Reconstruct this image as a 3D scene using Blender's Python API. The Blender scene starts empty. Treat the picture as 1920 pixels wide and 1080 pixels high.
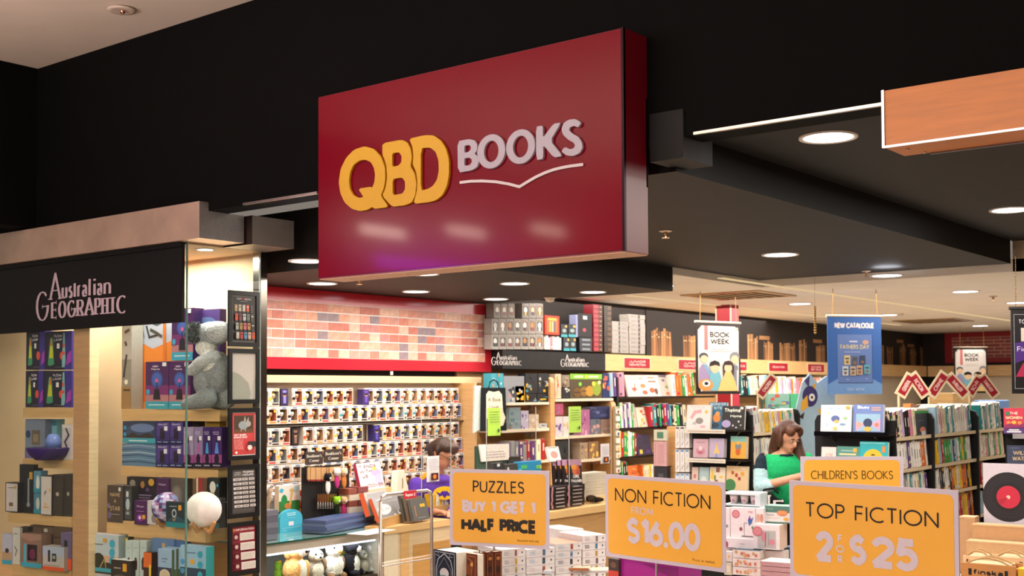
import bpy, bmesh, math, random
from mathutils import Vector, Matrix, Euler
sc = bpy.context.scene
COL = sc.collection
R = math.radians
# ---------------------------------------------------------------- camera
F, YAW, PIT, ROL, SH = 2236.478, .66913749, .03133448, -.00494502, 122.958
CAM = Vector((0, 0, 1.9))
_v = Vector((-math.sin(YAW)*math.cos(PIT), math.cos(YAW)*math.cos(PIT), math.sin(PIT)))
_r = Vector((math.cos(YAW), math.sin(YAW), 0)); _u = _r.cross(_v)
VR = _r*math.cos(ROL)+_u*math.sin(ROL); VU = -_r*math.sin(ROL)+_u*math.cos(ROL)
cd = bpy.data.cameras.new('camera'); cam = bpy.data.objects.new('camera', cd); COL.objects.link(cam)
cam.matrix_world = Matrix(((VR.x, VU.x, -_v.x, CAM.x), (VR.y, VU.y, -_v.y, CAM.y), (VR.z, VU.z, -_v.z, CAM.z), (0, 0, 0, 1)))
cd.sensor_width = 36; cd.lens = F/1920*36; cd.shift_y = SH/1920; cd.clip_start = .05; cd.clip_end = 200
cd.dof.use_dof = True; cd.dof.focus_distance = 5.2; cd.dof.aperture_fstop = 5.6
sc.camera = cam
# ---------------------------------------------------------------- world, exposure, large lights
sc.view_settings.view_transform = 'Standard'; sc.view_settings.look = 'None'
sc.view_settings.gamma = 1; sc.view_settings.exposure = 0.0; sc.view_settings.use_curve_mapping = False
w = bpy.data.worlds.new('world'); sc.world = w; w.use_nodes = True
w.node_tree.nodes['Background'].inputs[0].default_value = (1, .86, .74, 1)
w.node_tree.nodes['Background'].inputs[1].default_value = .22
def area(name, loc, size, power, color, rot=(0, 0, 0), shape='RECTANGLE', sy=None, spread=180):
    l = bpy.data.lights.new(name, 'AREA'); l.shape = shape; l.size = size
    if sy: l.size_y = sy
    l.energy = power; l.color = color; l.spread = R(spread)
    o = bpy.data.objects.new(name, l); COL.objects.link(o); o.location = loc; o.rotation_euler = rot
    return o
# light of the mall concourse in front of the shop
area('mall_light', (-1.5, .6, 4.1), 5, 80, (1, .86, .74), sy=2.5)
area('mall_light', (-3.2, -3.5, 3.9), 6, 470, (1, .88, .80), (R(28), 0, 0), sy=3)
area('mall_cove_light', (-5.2, .2, 2.9), 4, 340, (1, .87, .79), (R(180), 0, 0), sy=2.5)  # added uplight without a fixture, brightens the mall ceiling
# broad area lights just below the shop ceiling, no fixtures modelled
area('shop_light', (-6.0, 11.6, 2.80), 3.0, 240, (1, .92, .83), sy=5.5)
area('shop_light', (-4.0, 13.5, 2.80), 3.5, 310, (1, .92, .83), sy=6)
area('shop_light', (-6.0, 6.6, 2.66), 1.2, 66, (1, .9, .79), sy=2.6)
area('shop_light', (-3.6, 6.6, 2.86), 1.2, 100, (1, .9, .79), sy=3.6)
area('shop_light', (-1.2, 6.8, 3.04), 2.0, 90, (1, .9, .79), sy=3.6)

# added lamps, placed to reflect as purple glow and warm streaks in the sign
area('purple_strip_lamp', (-7.86, -.2, 3.12), 2.0, 26, (.4, .02, 1), (0, R(-90), R(0)), sy=.12).rotation_euler = Euler((R(90), 0, R(-90)))
for _i, (_y, _z) in enumerate(((.7, 3.40), (-.5, 3.52), (-1.9, 3.68))):
    area('wall_washer', (-7.86, _y, _z), .6, 15, (1, .75, .6), sy=.1).rotation_euler = Euler((R(90), 0, R(-90)))

# ---------------------------------------------------------------- helpers
def ray(px, py): return _v + VR*((px-960)/F) + VU*((540+SH-py)/F)
class PL:
    """vertical plane; th = heading of its left-to-right direction"""
    def __init__(s, th, p): s.th = R(th); s.n = Vector((-math.sin(s.th), math.cos(s.th), 0)); s.p = Vector(p); s.e = Vector((math.cos(s.th), math.sin(s.th), 0))
    def at(s, px, py):
        d = ray(px, py); return CAM + d*(s.n.dot(s.p-CAM)/s.n.dot(d))
    def shift(s, k): return PL(math.degrees(s.th), s.p+s.n*k)
def PU(u): return PL(90, (u, 0, 0))
def PV(v): return PL(0, (0, v, 0))
def onZ(px, py, z):
    d = ray(px, py); return CAM+d*((z-CAM.z)/d.z)
def onD(px, py, d): return CAM+ray(px, py)*d
def rect(pl, x0, y0, x1, y1):
    """pixel rectangle on a plane -> base centre, width, height"""
    a = pl.at(x0, y1); b = pl.at(x1, y1); m = (x0+x1)/2
    c = pl.at(m, y1); t = pl.at(m, y0)
    w_ = (b-a).dot(pl.e); mid = (a+b)/2
    return Vector((mid.x, mid.y, c.z)), w_, t.z-c.z
def lin(c): return c/12.92 if c <= .04045 else ((c+.055)/1.055)**2.4
def C(h):
    if not isinstance(h, str): return h
    h = h.lstrip('#'); h = h if len(h) == 6 else ''.join(q*2 for q in h); return tuple(lin(int(h[i:i+2], 16)/255) for i in (0, 2, 4))+(1.,)

class MB:
    def __init__(s): s.v = []; s.f = []; s.c = []; s.sm = []
    def add(s, vs, fs, col, smooth=False):
        n = len(s.v); s.v += [tuple(x) for x in vs]; c = C(col)
        for f in fs: s.f.append([i+n for i in f]); s.c.append(c); s.sm.append(smooth)
        return s
    def box(s, x0, x1, y0, y1, z0, z1, col, top=None, front=None, right=None, left=None, M=None):
        vs = [Vector(p) for p in ((x0, y0, z0), (x1, y0, z0), (x1, y1, z0), (x0, y1, z0), (x0, y0, z1), (x1, y0, z1), (x1, y1, z1), (x0, y1, z1))]
        if M: vs = [M @ v for v in vs]
        fs = [(0, 3, 2, 1), (4, 5, 6, 7), (0, 1, 5, 4), (1, 2, 6, 5), (2, 3, 7, 6), (3, 0, 4, 7)]
        cs = [col, top or col, front or col, right or col, col, left or col]
        n = len(s.v); s.v += [tuple(v) for v in vs]
        for f, c in zip(fs, cs): s.f.append([i+n for i in f]); s.c.append(C(c)); s.sm.append(False)
        return s
    def bbox(s, x0, x1, y0, y1, z0, z1, col, b=.004, **k):
        """box with chamfered vertical and top edges"""
        vs = []; 
        for z, q in ((z0, 0), (z1-b, 0), (z1, b)):
            for (sx, sy) in ((0, 0), (1, 0), (1, 1), (0, 1)):
                X = (x0+q, x1-q)[sx]; Y = (y0+q, y1-q)[sy]
                vs.append((X, Y, z))
        fs = [(3, 2, 1, 0), (8, 9, 10, 11)]
        for r_ in (0, 4):
            for i in range(4): j = (i+1) % 4; fs.append((r_+i, r_+j, r_+4+j, r_+4+i))
        return s.add(vs, fs, col)
    def prism(s, pts, y0, y1, col, side=None):
        """polygon in x,z extruded from y0 (front) to y1"""
        n = len(pts); vs = [(x, y0, z) for x, z in pts]+[(x, y1, z) for x, z in pts]
        ar = sum(pts[i][0]*pts[(i+1) % n][1]-pts[(i+1) % n][0]*pts[i][1] for i in range(n))
        fr = list(range(n)); 
        if ar < 0: fr = fr[::-1]
        s.add(vs, [fr, [i+n for i in fr[::-1]]], col)
        s.add(vs, [((i+1) % n, i, i+n, (i+1) % n+n) if ar > 0 else (i, (i+1) % n, (i+1) % n+n, i+n) for i in range(n)], side or col)
        return s
    def flat(s, pts, y, col):
        ar = sum(pts[i][0]*pts[(i+1) % len(pts)][1]-pts[(i+1) % len(pts)][0]*pts[i][1] for i in range(len(pts)))
        if ar < 0: pts = pts[::-1]
        return s.add([(x, y, z) for x, z in pts], [list(range(len(pts)))], col)
    def ell(s, cx, cz, rx, rz, y, col, n=16):
        return s.flat([(cx+rx*math.cos(2*math.pi*i/n), cz+rz*math.sin(2*math.pi*i/n)) for i in range(n)], y, col)
    def sph(s, c, r, col, nu=10, nv=7, col2=None, cut=2, R_=None):
        rx, ry, rz = r if isinstance(r, (tuple, list)) else (r, r, r); vs = []
        for j in range(nv+1):
            a = math.pi*j/nv-math.pi/2
            for i in range(nu):
                b = 2*math.pi*i/nu; p = Vector((rx*math.cos(a)*math.cos(b), ry*math.cos(a)*math.sin(b), rz*math.sin(a)))
                if R_: p = R_ @ p
                vs.append(p+Vector(c))
        for j in range(nv):
            fs = [(j*nu+i, j*nu+(i+1) % nu, (j+1)*nu+(i+1) % nu, (j+1)*nu+i) for i in range(nu)]
            n = len(s.v)
            cc = col2 if (col2 and j >= nv-cut) else col
            for f in fs: s.f.append([q+n for q in f]); s.c.append(C(cc)); s.sm.append(True)
        s.v += [tuple(p) for p in vs]; return s
    def tube(s, pts, r, col, n=8, caps=True):
        pts = [Vector(p) for p in pts]; rr = r if isinstance(r, (list, tuple)) else [r]*len(pts); base = len(s.v); vs = []
        for k, p in enumerate(pts):
            t = (pts[min(k+1, len(pts)-1)]-pts[max(k-1, 0)]).normalized()
            a = t.cross(Vector((0, 0, 1)) if abs(t.z) < .9 else Vector((1, 0, 0))).normalized(); b = t.cross(a)
            for i in range(n): q = 2*math.pi*i/n; vs.append(p+(a*math.cos(q)+b*math.sin(q))*rr[k])
        fs = [(k*n+i, (k+1)*n+i, (k+1)*n+(i+1) % n, k*n+(i+1) % n) for k in range(len(pts)-1) for i in range(n)]
        s.add(vs, fs, col, True)
        if caps: s.add(vs[:n], [list(range(n))], col); s.add(vs[-n:], [list(range(n))[::-1]], col)
        return s
    def lathe(s, prof, col, n=16, c=(0, 0, 0)):
        vs = [(c[0]+r*math.cos(2*math.pi*i/n), c[1]+r*math.sin(2*math.pi*i/n), c[2]+z) for r, z in prof for i in range(n)]
        fs = [(k*n+i, k*n+(i+1) % n, (k+1)*n+(i+1) % n, (k+1)*n+i) for k in range(len(prof)-1) for i in range(n)]
        return s.add(vs, fs, col, True)
    def mesh(s, name):
        me = bpy.data.meshes.new(name); me.from_pydata(s.v, [], s.f)
        a = me.color_attributes.new('Col', 'FLOAT_COLOR', 'CORNER'); buf = []
        for f, c in zip(s.f, s.c): buf += list(c)*len(f)
        a.data.foreach_set('color', buf); me.polygons.foreach_set('use_smooth', s.sm); me.update(); return me

# ---------------------------------------------------------------- materials (procedural; base tone comes from the mesh's own Col)
def mk(name, rough=.5, metal=0, nscale=40, namt=.06, bump=0, bscale=200, spec=.5, kind=None, coat=0):
    m = bpy.data.materials.new(name); m.use_nodes = True; nt = m.node_tree; N = nt.nodes; L = nt.links; b = N['Principled BSDF']
    at = N.new('ShaderNodeAttribute'); at.attribute_name = 'Col'
    tc = N.new('ShaderNodeTexCoord'); no = N.new('ShaderNodeTexNoise'); no.inputs['Scale'].default_value = nscale; no.inputs['Detail'].default_value = 3
    if kind == 'wood':
        mp = N.new('ShaderNodeMapping'); mp.inputs['Scale'].default_value = (1.2, 1.2, 14); L.new(tc.outputs['Object'], mp.inputs['Vector']); L.new(mp.outputs['Vector'], no.inputs['Vector']); no.inputs['Distortion'].default_value = .6
    else: L.new(tc.outputs['Object'], no.inputs['Vector'])
    mr = N.new('ShaderNodeMapRange'); mr.inputs['From Min'].default_value = .3; mr.inputs['From Max'].default_value = .7
    mr.inputs['To Min'].default_value = 1-namt; mr.inputs['To Max'].default_value = 1+namt; L.new(no.outputs['Fac'], mr.inputs['Value'])
    vm = N.new('ShaderNodeVectorMath'); vm.operation = 'SCALE'; L.new(at.outputs['Color'], vm.inputs[0]); L.new(mr.outputs['Result'], vm.inputs['Scale'])
    L.new(vm.outputs['Vector'], b.inputs['Base Color'])
    b.inputs['Roughness'].default_value = rough; b.inputs['Metallic'].default_value = metal; b.inputs['Specular IOR Level'].default_value = spec; b.inputs['Coat Weight'].default_value = coat
    b.inputs['Coat Roughness'].default_value = .08
    if bump:
        n2 = N.new('ShaderNodeTexNoise'); n2.inputs['Scale'].default_value = bscale; L.new(tc.outputs['Object'], n2.inputs['Vector'])
        bp = N.new('ShaderNodeBump'); bp.inputs['Strength'].default_value = bump; bp.inputs['Distance'].default_value = .01; L.new(n2.outputs['Fac'], bp.inputs['Height']); L.new(bp.outputs['Normal'], b.inputs['Normal'])
    return m
PRINT = mk('printed_card', .38, namt=.03)
CARD = mk('carton', .6, namt=.05)
PAINT = mk('wall_paint', .85, namt=.03, nscale=3)
BLACK = mk('black_paint', .6, namt=.25, nscale=8, spec=.3); MATBLACK = mk('matt_black_paint', .8, namt=.25, nscale=8, spec=.12)
WOOD = mk('maple_laminate', .38, namt=.10, nscale=3.2, kind='wood')
METAL = mk('brushed_steel', .28, 1, namt=.08, nscale=30)
CHROME = mk('bright_metal', .15, 1, namt=.02)
GLOSS = mk('gloss_acrylic_face', .2, namt=.04, nscale=2, coat=.1, spec=.12, bump=.03, bscale=500)
BRICKM = mk('brick_print', .45, namt=.16, nscale=22)
CLOTH = mk('cloth', .9, namt=.12, nscale=60, bump=.3, bscale=90, spec=.2)
FUR = mk('plush', .95, namt=.22, nscale=70, bump=.8, bscale=120, spec=.1)
SKIN = mk('skin', .5, namt=.05, nscale=30)
HAIR = mk('hair', .45, namt=.35, nscale=90, bump=.5, bscale=140)
def emit(name, col, st):
    m = bpy.data.materials.new(name); m.use_nodes = True; nt = m.node_tree; nt.nodes.clear()
    e = nt.nodes.new('ShaderNodeEmission'); e.inputs[0].default_value = C(col); e.inputs[1].default_value = st
    o = nt.nodes.new('ShaderNodeOutputMaterial'); nt.links.new(e.outputs[0], o.inputs[0]); return m
LED = emit('downlight_glow', '#f2f4ff', 9)
WARMLED = emit('recessed_strip_glow', '#ffdca6', .75)
CASELED = emit('case_strip_glow', '#dfe6ff', 5)
def glassm(name, tint, refl, rough=.02):
    m = bpy.data.materials.new(name); m.use_nodes = True; nt = m.node_tree; nt.nodes.clear(); N = nt.nodes
    t = N.new('ShaderNodeBsdfTransparent'); t.inputs[0].default_value = C(tint); g = N.new('ShaderNodeBsdfGlossy'); g.inputs[1].default_value = rough
    fr = N.new('ShaderNodeFresnel'); fr.inputs[0].default_value = 1.45
    mu = N.new('ShaderNodeMath'); mu.operation = 'MULTIPLY'; nt.links.new(fr.outputs[0], mu.inputs[0]); ge = N.new('ShaderNodeNewGeometry'); sb = N.new('ShaderNodeMath'); sb.operation = 'SUBTRACT'; sb.inputs[0].default_value = refl; nt.links.new(ge.outputs['Backfacing'], sb.inputs[1]); nt.links.new(sb.outputs[0], mu.inputs[1])
    mx = N.new('ShaderNodeMixShader'); o = N.new('ShaderNodeOutputMaterial')
    nt.links.new(mu.outputs[0], mx.inputs[0]); nt.links.new(t.outputs[0], mx.inputs[1]); nt.links.new(g.outputs[0], mx.inputs[2]); nt.links.new(mx.outputs[0], o.inputs[0]); return m
GLASS = glassm('shop_glass', '#fbfffc', 1.0); ACRYL = glassm('acrylic', '#f4f4f2', 1.0); GEDGE = mk('glass_edge', .15, namt=.1)

# ---------------------------------------------------------------- object helpers
def put(name, me, mat, parent=None, loc=(0, 0, 0), yaw=0, rot=None):
    o = bpy.data.objects.new(name, me.mesh(name) if isinstance(me, MB) else me)
    if o.data and not o.data.materials: o.data.materials.append(mat)
    COL.objects.link(o); o.parent = parent; o.location = loc
    o.rotation_euler = rot if rot is not None else (0, 0, yaw)
    return o
def tag(o, label, cat, group=None):
    o['label'] = label; o['category'] = cat
    if group: o['group'] = group
    return o
def empty(name, loc, yaw=0, rot=None):
    o = bpy.data.objects.new(name, None); COL.objects.link(o); o.location = loc; o.rotation_euler = rot or (0, 0, yaw); o.empty_display_size = .1; return o
def struct(name, mb, mat, **k):
    o = put(name, mb, mat, **k); o['kind'] = 'structure'; return o
def dup(src, loc, rot, label=None, group=None):
    r_ = src.copy(); COL.objects.link(r_); r_.location = loc; r_.rotation_euler = rot
    if label: r_['label'] = label
    if group: r_['group'] = group
    for ch in src.children:
        c = ch.copy(); COL.objects.link(c); c.parent = r_
    return r_
ORD = 'first second third fourth fifth sixth seventh eighth ninth tenth eleventh twelfth thirteenth fourteenth fifteenth sixteenth seventeenth eighteenth nineteenth twentieth twenty-first twenty-second twenty-third twenty-fourth twenty-fifth twenty-sixth twenty-seventh twenty-eighth twenty-ninth thirtieth'.split()
ORD += ['thirty-'+q for q in ORD[:9]]+['fortieth']+['forty-'+q for q in ORD[:9]]+['fiftieth']

# ---------------------------------------------------------------- stroke lettering
G = {
 'A': (.8, '0,0 .4,1 .8,0|.15,.34 .65,.34'), 'B': (.55, '0,0 0,1 .25,1 @.25,.76,.22,.24,90,-90 0,.52|0,.52 .27,.52 @.27,.26,.28,.26,90,-90 0,0'),
 'C': (.82, '@.5,.5,.5,.5,52,308'), 'D': (.72, '0,0 0,1 .25,1 @.25,.5,.47,.5,90,-90 0,0'), 'E': (.48, '.48,0 0,0 0,1 .48,1|0,.52 .44,.52'),
 'F': (.46, '0,0 0,1 .46,1|0,.52 .42,.52'), 'G': (.95, '@.5,.5,.5,.5,45,360 .52,.48'), 'H': (.68, '0,0 0,1|.68,0 .68,1|0,.52 .68,.52'),
 'I': (.02, '.01,0 .01,1'), 'J': (.35, '.35,1 .35,.25 @.15,.2,.2,.2,0,-150'), 'K': (.62, '0,0 0,1|.56,1 .06,.52 .62,0'), 'L': (.42, '0,1 0,0 .42,0'),
 'M': (.95, '0,0 .14,1 .475,.2 .81,1 .95,0'), 'N': (.72, '0,0 0,1 .72,0 .72,1'), 'O': (1., '@.5,.5,.5,.5,90,450'), 'P': (.5, '0,0 0,1 .25,1 @.25,.74,.25,.26,90,-90 0,.48'),
 'Q': (1., '@.5,.5,.5,.5,90,450|.6,.3 .95,-.05'), 'R': (.55, '0,0 0,1 .25,1 @.25,.75,.25,.25,90,-90 0,.5|.22,.5 .55,0'),
 'S': (.54, '.5,.86 @.27,.75,.24,.25,40,180 @.27,.76,.24,.24,180,250 .35,.5 @.27,.25,.26,.25,70,-150'), 'T': (.56, '0,1 .56,1|.28,1 .28,0'),
 'U': (.64, '0,1 0,.3 @.32,.32,.32,.32,180,360 .64,1'), 'V': (.78, '0,1 .39,0 .78,1'), 'W': (1.15, '0,1 .29,0 .575,.9 .86,0 1.15,1'),
 'X': (.65, '0,0 .65,1|0,1 .65,0'), 'Y': (.68, '0,1 .34,.5 .68,1|.34,.5 .34,0'), 'Z': (.6, '0,1 .6,1 0,0 .6,0'),
 '0': (.6, '@.3,.5,.3,.5,90,450'), '1': (.25, '0,.8 .25,1 .25,0'), '2': (.55, '@.27,.72,.27,.28,170,-30 0,0 .57,0'),
 '3': (.5, '@.24,.75,.22,.25,150,-80 @.24,.26,.26,.27,80,-160'), '5': (.52, '.48,1 .12,1 .04,.56 @.24,.32,.28,.32,130,-150'),
 '6': (.56, '.4,1 .05,.46 @.28,.3,.28,.3,150,510'), '9': (.56, '@.28,.7,.28,.3,-30,330 .16,0'), '4': (.6, '.46,0 .46,1 0,.28 .6,.28'), '7': (.5, '0,1 .5,1 .15,0'), '8': (.5, '@.25,.75,.22,.25,-90,270|@.25,.26,.25,.26,90,450'),
 '$': (.54, '.5,.84 @.27,.73,.24,.22,40,180 @.27,.74,.24,.22,180,250 .35,.5 @.27,.27,.26,.23,70,-150|.27,1.12 .27,.95|.27,.05 .27,-.12'),
 '.': (.06, '.03,0 .03,.08'), "'": (.04, '.02,1 .02,.78'), '-': (.3, '0,.5 .3,.5'), '*': (.2, '.1,.75 .1,1|0,.8 .2,.95|0,.95 .2,.8'),
 'a': (.44, '.04,.55 @.22,.48,.2,.17,130,0 .42,0|@.22,.18,.2,.18,20,340'), 'b': (.46, '0,0 0,1|@.23,.31,.23,.31,90,450'), 'c': (.4, '@.23,.31,.23,.31,50,310'),
 'd': (.46, '.46,0 .46,1|@.23,.31,.23,.31,90,450'), 'e': (.46, '.02,.34 .45,.34 @.23,.31,.22,.31,8,310'), 'f': (.3, '.32,.98 @.22,.85,.1,.13,80,180 .12,0|0,.62 .28,.62'),
 'g': (.46, '@.23,.31,.23,.31,90,450|.46,.62 .46,-.1 @.23,-.1,.23,.18,0,-150'), 'h': (.42, '0,0 0,1|0,.4 @.21,.41,.21,.21,180,0 .42,0'), 'i': (.04, '.02,0 .02,.62|.02,.8 .02,.9'),
 'k': (.4, '0,0 0,1|.36,.62 .04,.3 .4,0'), 'l': (.04, '.02,0 .02,1'), 'm': (.72, '0,0 0,.62|0,.42 @.18,.44,.18,.18,180,0 .36,0|.36,.42 @.54,.44,.18,.18,180,0 .72,0'),
 'n': (.42, '0,0 0,.62|0,.4 @.21,.41,.21,.21,180,0 .42,0'), 'o': (.5, '@.25,.31,.25,.31,90,450'), 'p': (.46, '0,.62 0,-.3|@.23,.31,.23,.31,90,450'), 'r': (.26, '0,0 0,.62|0,.42 @.18,.42,.18,.2,180,60'),
 's': (.36, '@.18,.46,.16,.16,45,200 .26,.32 @.18,.16,.17,.16,50,-150'), 't': (.28, '.12,.9 .12,0|0,.62 .28,.62'), 'u': (.42, '0,.62 0,.2 @.21,.21,.21,.21,180,360 .42,.62|.42,.3 .42,0'),
 'v': (.44, '0,.62 .22,0 .44,.62'), 'w': (.7, '0,.62 .17,0 .35,.6 .53,0 .7,.62'), 'y': (.44, '0,.62 .24,.02|.44,.62 .14,-.3'), ' ': (.3, ''), '!': (.04, '.02,1 .02,.3|.02,.1 .02,0')}
_gc = {}
def strokes(ch):
    if ch in _gc: return _gc[ch]
    out = []
    for p in G[ch][1].split('|'):
        pts = []
        for t in p.split():
            if t[0] == '@':
                cx, cy, rx, ry, a0, a1 = map(float, t[1:].split(',')); n = max(3, int(abs(a1-a0)/24)+1)
                pts += [(cx+rx*math.cos(R(a0+(a1-a0)*i/n)), cy+ry*math.sin(R(a0+(a1-a0)*i/n))) for i in range(n+1)]
            else: pts.append(tuple(map(float, t.split(','))))
        q = []
        for a in pts:
            if not q or math.hypot(a[0]-q[-1][0], a[1]-q[-1][1]) > 1e-3: q.append(a)
        if len(q) > 1: out.append(q)
    _gc[ch] = out; return out
def stroke_mesh(mb, pts, th, tn, y, col, depth=0, serif=False):
    n = len(pts); closed = math.hypot(pts[0][0]-pts[-1][0], pts[0][1]-pts[-1][1]) < 1e-4
    if closed: pts = pts[:-1]; n -= 1
    Lp = []; Rp = []
    def wd(d): return tn+(th-tn)*abs(d.y)**1.5
    for i in range(n):
        p = Vector(pts[i])
        a = (p-Vector(pts[i-1])).normalized() if (i > 0 or closed) else None
        b = (Vector(pts[(i+1) % n])-p).normalized() if (i < n-1 or closed) else None
        if a is None: a = b
        if b is None: b = a
        t = a+b; t = t.normalized() if t.length > .1 else a
        nn = Vector((-t.y, t.x)); k = max(.45, abs(nn.dot(Vector((-a.y, a.x)))))
        w_ = (wd(a)+wd(b))/4/k
        Lp.append(p+nn*w_); Rp.append(p-nn*w_)
    m = n if closed else n-1; vs = []; fs = []
    for l, r_ in zip(Lp, Rp): vs += [(l.x, y, l.y), (r_.x, y, r_.y)]
    for i in range(m): j = (i+1) % n; fs.append((2*i, 2*i+1, 2*j+1, 2*j))
    if depth:
        k = len(vs); vs += [(x, y+depth, z) for x, _, z in vs[:k]]
        for i in range(m):
            j = (i+1) % n; fs += [(2*i, 2*j, k+2*j, k+2*i), (2*i+1, k+2*i+1, k+2*j+1, 2*j+1)]
        if not closed: fs += [(0, k, k+1, 1), (2*n-2, 2*n-1, k+2*n-1, k+2*n-2)]
    mb.add(vs, fs, col)
    if serif and not closed:
        for e, o in ((0, 1), (n-1, n-2)):
            a = pts[e]; d = (Vector(a)-Vector(pts[o])).normalized()
            if abs(d.y) > .7:
                z0, z1 = (a[1], a[1]+tn) if d.y < 0 else (a[1]-tn, a[1])
                mb.flat([(a[0]-th*1.15, z0), (a[0]+th*1.15, z0), (a[0]+th*1.15, z1), (a[0]-th*1.15, z1)], y, col)
            elif abs(d.x) > .9 and len(pts) > 1:
                s_ = th*.9; mb.flat([(a[0]-tn, a[1]-s_*.5), (a[0], a[1]-s_*.5), (a[0], a[1]+s_*.5), (a[0]-tn, a[1]+s_*.5)], y, col)
_sm = stroke_mesh
def stroke_mesh(mb, pts, th, tn, y, col, depth=0, serif=False):
    """flat stroke: one rectangle per segment, discs on gentle bends, squared outer corners"""
    if depth: return _sm(mb, pts, th, tn, y, col, depth, serif)
    P = [Vector(p) for p in pts]; n = len(P); closed = (P[0]-P[-1]).length < 1e-4
    def wd(d): return tn+(th-tn)*abs(d.y)**1.5
    D = [(P[i+1]-P[i]).normalized() for i in range(n-1)]; y0 = y
    for i in range(n-1):
        a, b, d = P[i], P[i+1], D[i]; w_ = wd(d)/2; m = Vector((-d.y, d.x))*w_
        e0 = e1 = 0; y = y0-(len(mb.f) % 9)*4e-5
        if i > 0 or closed:
            q = D[i-1] if i > 0 else D[-1]; c = q.dot(d)
            if c < .72: e0 = wd(q)/2*(1 if c > -.3 else .35)
        if i < n-2 or closed:
            q = D[(i+1) % (n-1)]; c = q.dot(d)
            if c < .72: e1 = wd(q)/2*(1 if c > -.3 else .35)
            elif c < .995: mb.ell(b.x, b.y, (w_+wd(q)/2)/2, (w_+wd(q)/2)/2, y-2e-5, col, 10 if th > .01 else 6)
        a = a-d*e0; b = b+d*e1
        mb.add([(a.x+m.x, y, a.y+m.y), (a.x-m.x, y, a.y-m.y), (b.x-m.x, y, b.y-m.y), (b.x+m.x, y, b.y+m.y)], [(0, 1, 2, 3)], col)
    if serif and not closed:
        for e, o in ((0, 1), (n-1, n-2)):
            y -= 3e-5; a = pts[e]; d = (P[e]-P[o]).normalized()
            if abs(d.y) > .7:
                z0, z1 = (a[1], a[1]+tn) if d.y < 0 else (a[1]-tn, a[1])
                mb.flat([(a[0]-th*1.05, z0), (a[0]+th*1.05, z0), (a[0]+th*1.05, z1), (a[0]-th*1.05, z1)], y, col)
            elif abs(d.x) > .9: s_ = th*.9; mb.flat([(a[0]-tn, a[1]-s_*.5), (a[0], a[1]-s_*.5), (a[0], a[1]+s_*.5), (a[0]-tn, a[1]+s_*.5)], y, col)
def glyph(mb, ch, x0, x1, z0, z1, th, col, y=0, tn=None, serif=False, depth=0):
    """one letter fitted into a rectangle (outer edges)"""
    tn = tn or th; S = strokes(ch); P = [p for s in S for p in s]
    a0, a1 = min(p[0] for p in P), max(p[0] for p in P); b0, b1 = min(p[1] for p in P), max(p[1] for p in P)
    h = th/2
    for s in S:
        q = [((x0+h+(p[0]-a0)/(a1-a0)*(x1-x0-2*h)) if a1-a0 > .05 else (x0+x1)/2, z0+tn/2+(p[1]-b0)/(b1-b0)*(z1-z0-tn)) for p in s]
        stroke_mesh(mb, q, th, tn, y, col, depth, serif)
def text(mb, st, cx, z, h, col, y=0, wt=.12, width=None, sp=.22, serif=False, tn=None, align='c', depth=0):
    """line of lettering; h = cap height; width = fitted width"""
    adv = sum(G[c][0]+sp for c in st)-sp; k = h
    kx = (width-h*wt)/adv if width else h
    x = cx-(adv*kx/2 if align == 'c' else 0); th = wt*h; q = th/2
    for c in st:
        if c == '.': mb.ell(x+.03*kx, z+th*.52, th*.52, th*.52, y, col, 12); x += (G[c][0]+sp)*kx; continue
        for s in strokes(c): stroke_mesh(mb, [(x+p[0]*kx, z+q+p[1]*(k-2*q)) for p in s], th, (tn or wt)*h, y, col, depth, serif)
        x += (G[c][0]+sp)*kx
def art(mb, W, H, items, y=-.0006, step=.0004):
    """flat print on a front face, unit coordinates (0..1, 0..1) of the face"""
    for it in items:
        k = it[0]
        if k == 'r': mb.flat([((it[1]-.5)*W, it[2]*H), ((it[3]-.5)*W, it[2]*H), ((it[3]-.5)*W, it[4]*H), ((it[1]-.5)*W, it[4]*H)], y, it[5])
        elif k == 'e': mb.ell((it[1]-.5)*W, it[2]*H, it[3]*W, it[4]*H, y, it[5])
        elif k == 'c': mb.ell((it[1]-.5)*W, it[2]*H, it[3]*W, it[3]*W, y, it[4], 20)
        elif k == 'p': mb.flat([((a-.5)*W, b*H) for a, b in it[1]], y, it[2])
        elif k == 't': text(mb, it[1], (it[2]-.5)*W, it[3]*H, it[4]*H, it[6], y, it[7] if len(it) > 7 else .16, it[5]*W if it[5] else None)
        elif k == 's': stroke_mesh(mb, [((a-.5)*W, b*H) for a, b in it[1]], it[2]*W, it[2]*W, y, it[3])
        y -= step
    return mb
def scribble(rnd, n, x0, z0, x1, z1, col, lh=.35):
    """rows of tiny illegible print"""
    out = []; dz = (z1-z0)/n
    for i in range(n):
        z = z1-(i+1)*dz; a = x0
        while a < x1-.05:
            b = min(x1, a+rnd.uniform(.06, .2)); out.append(('r', a, z+dz*(.5-lh/2), b, z+dz*(.5+lh/2), col)); a = b+.025
    return out

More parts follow.
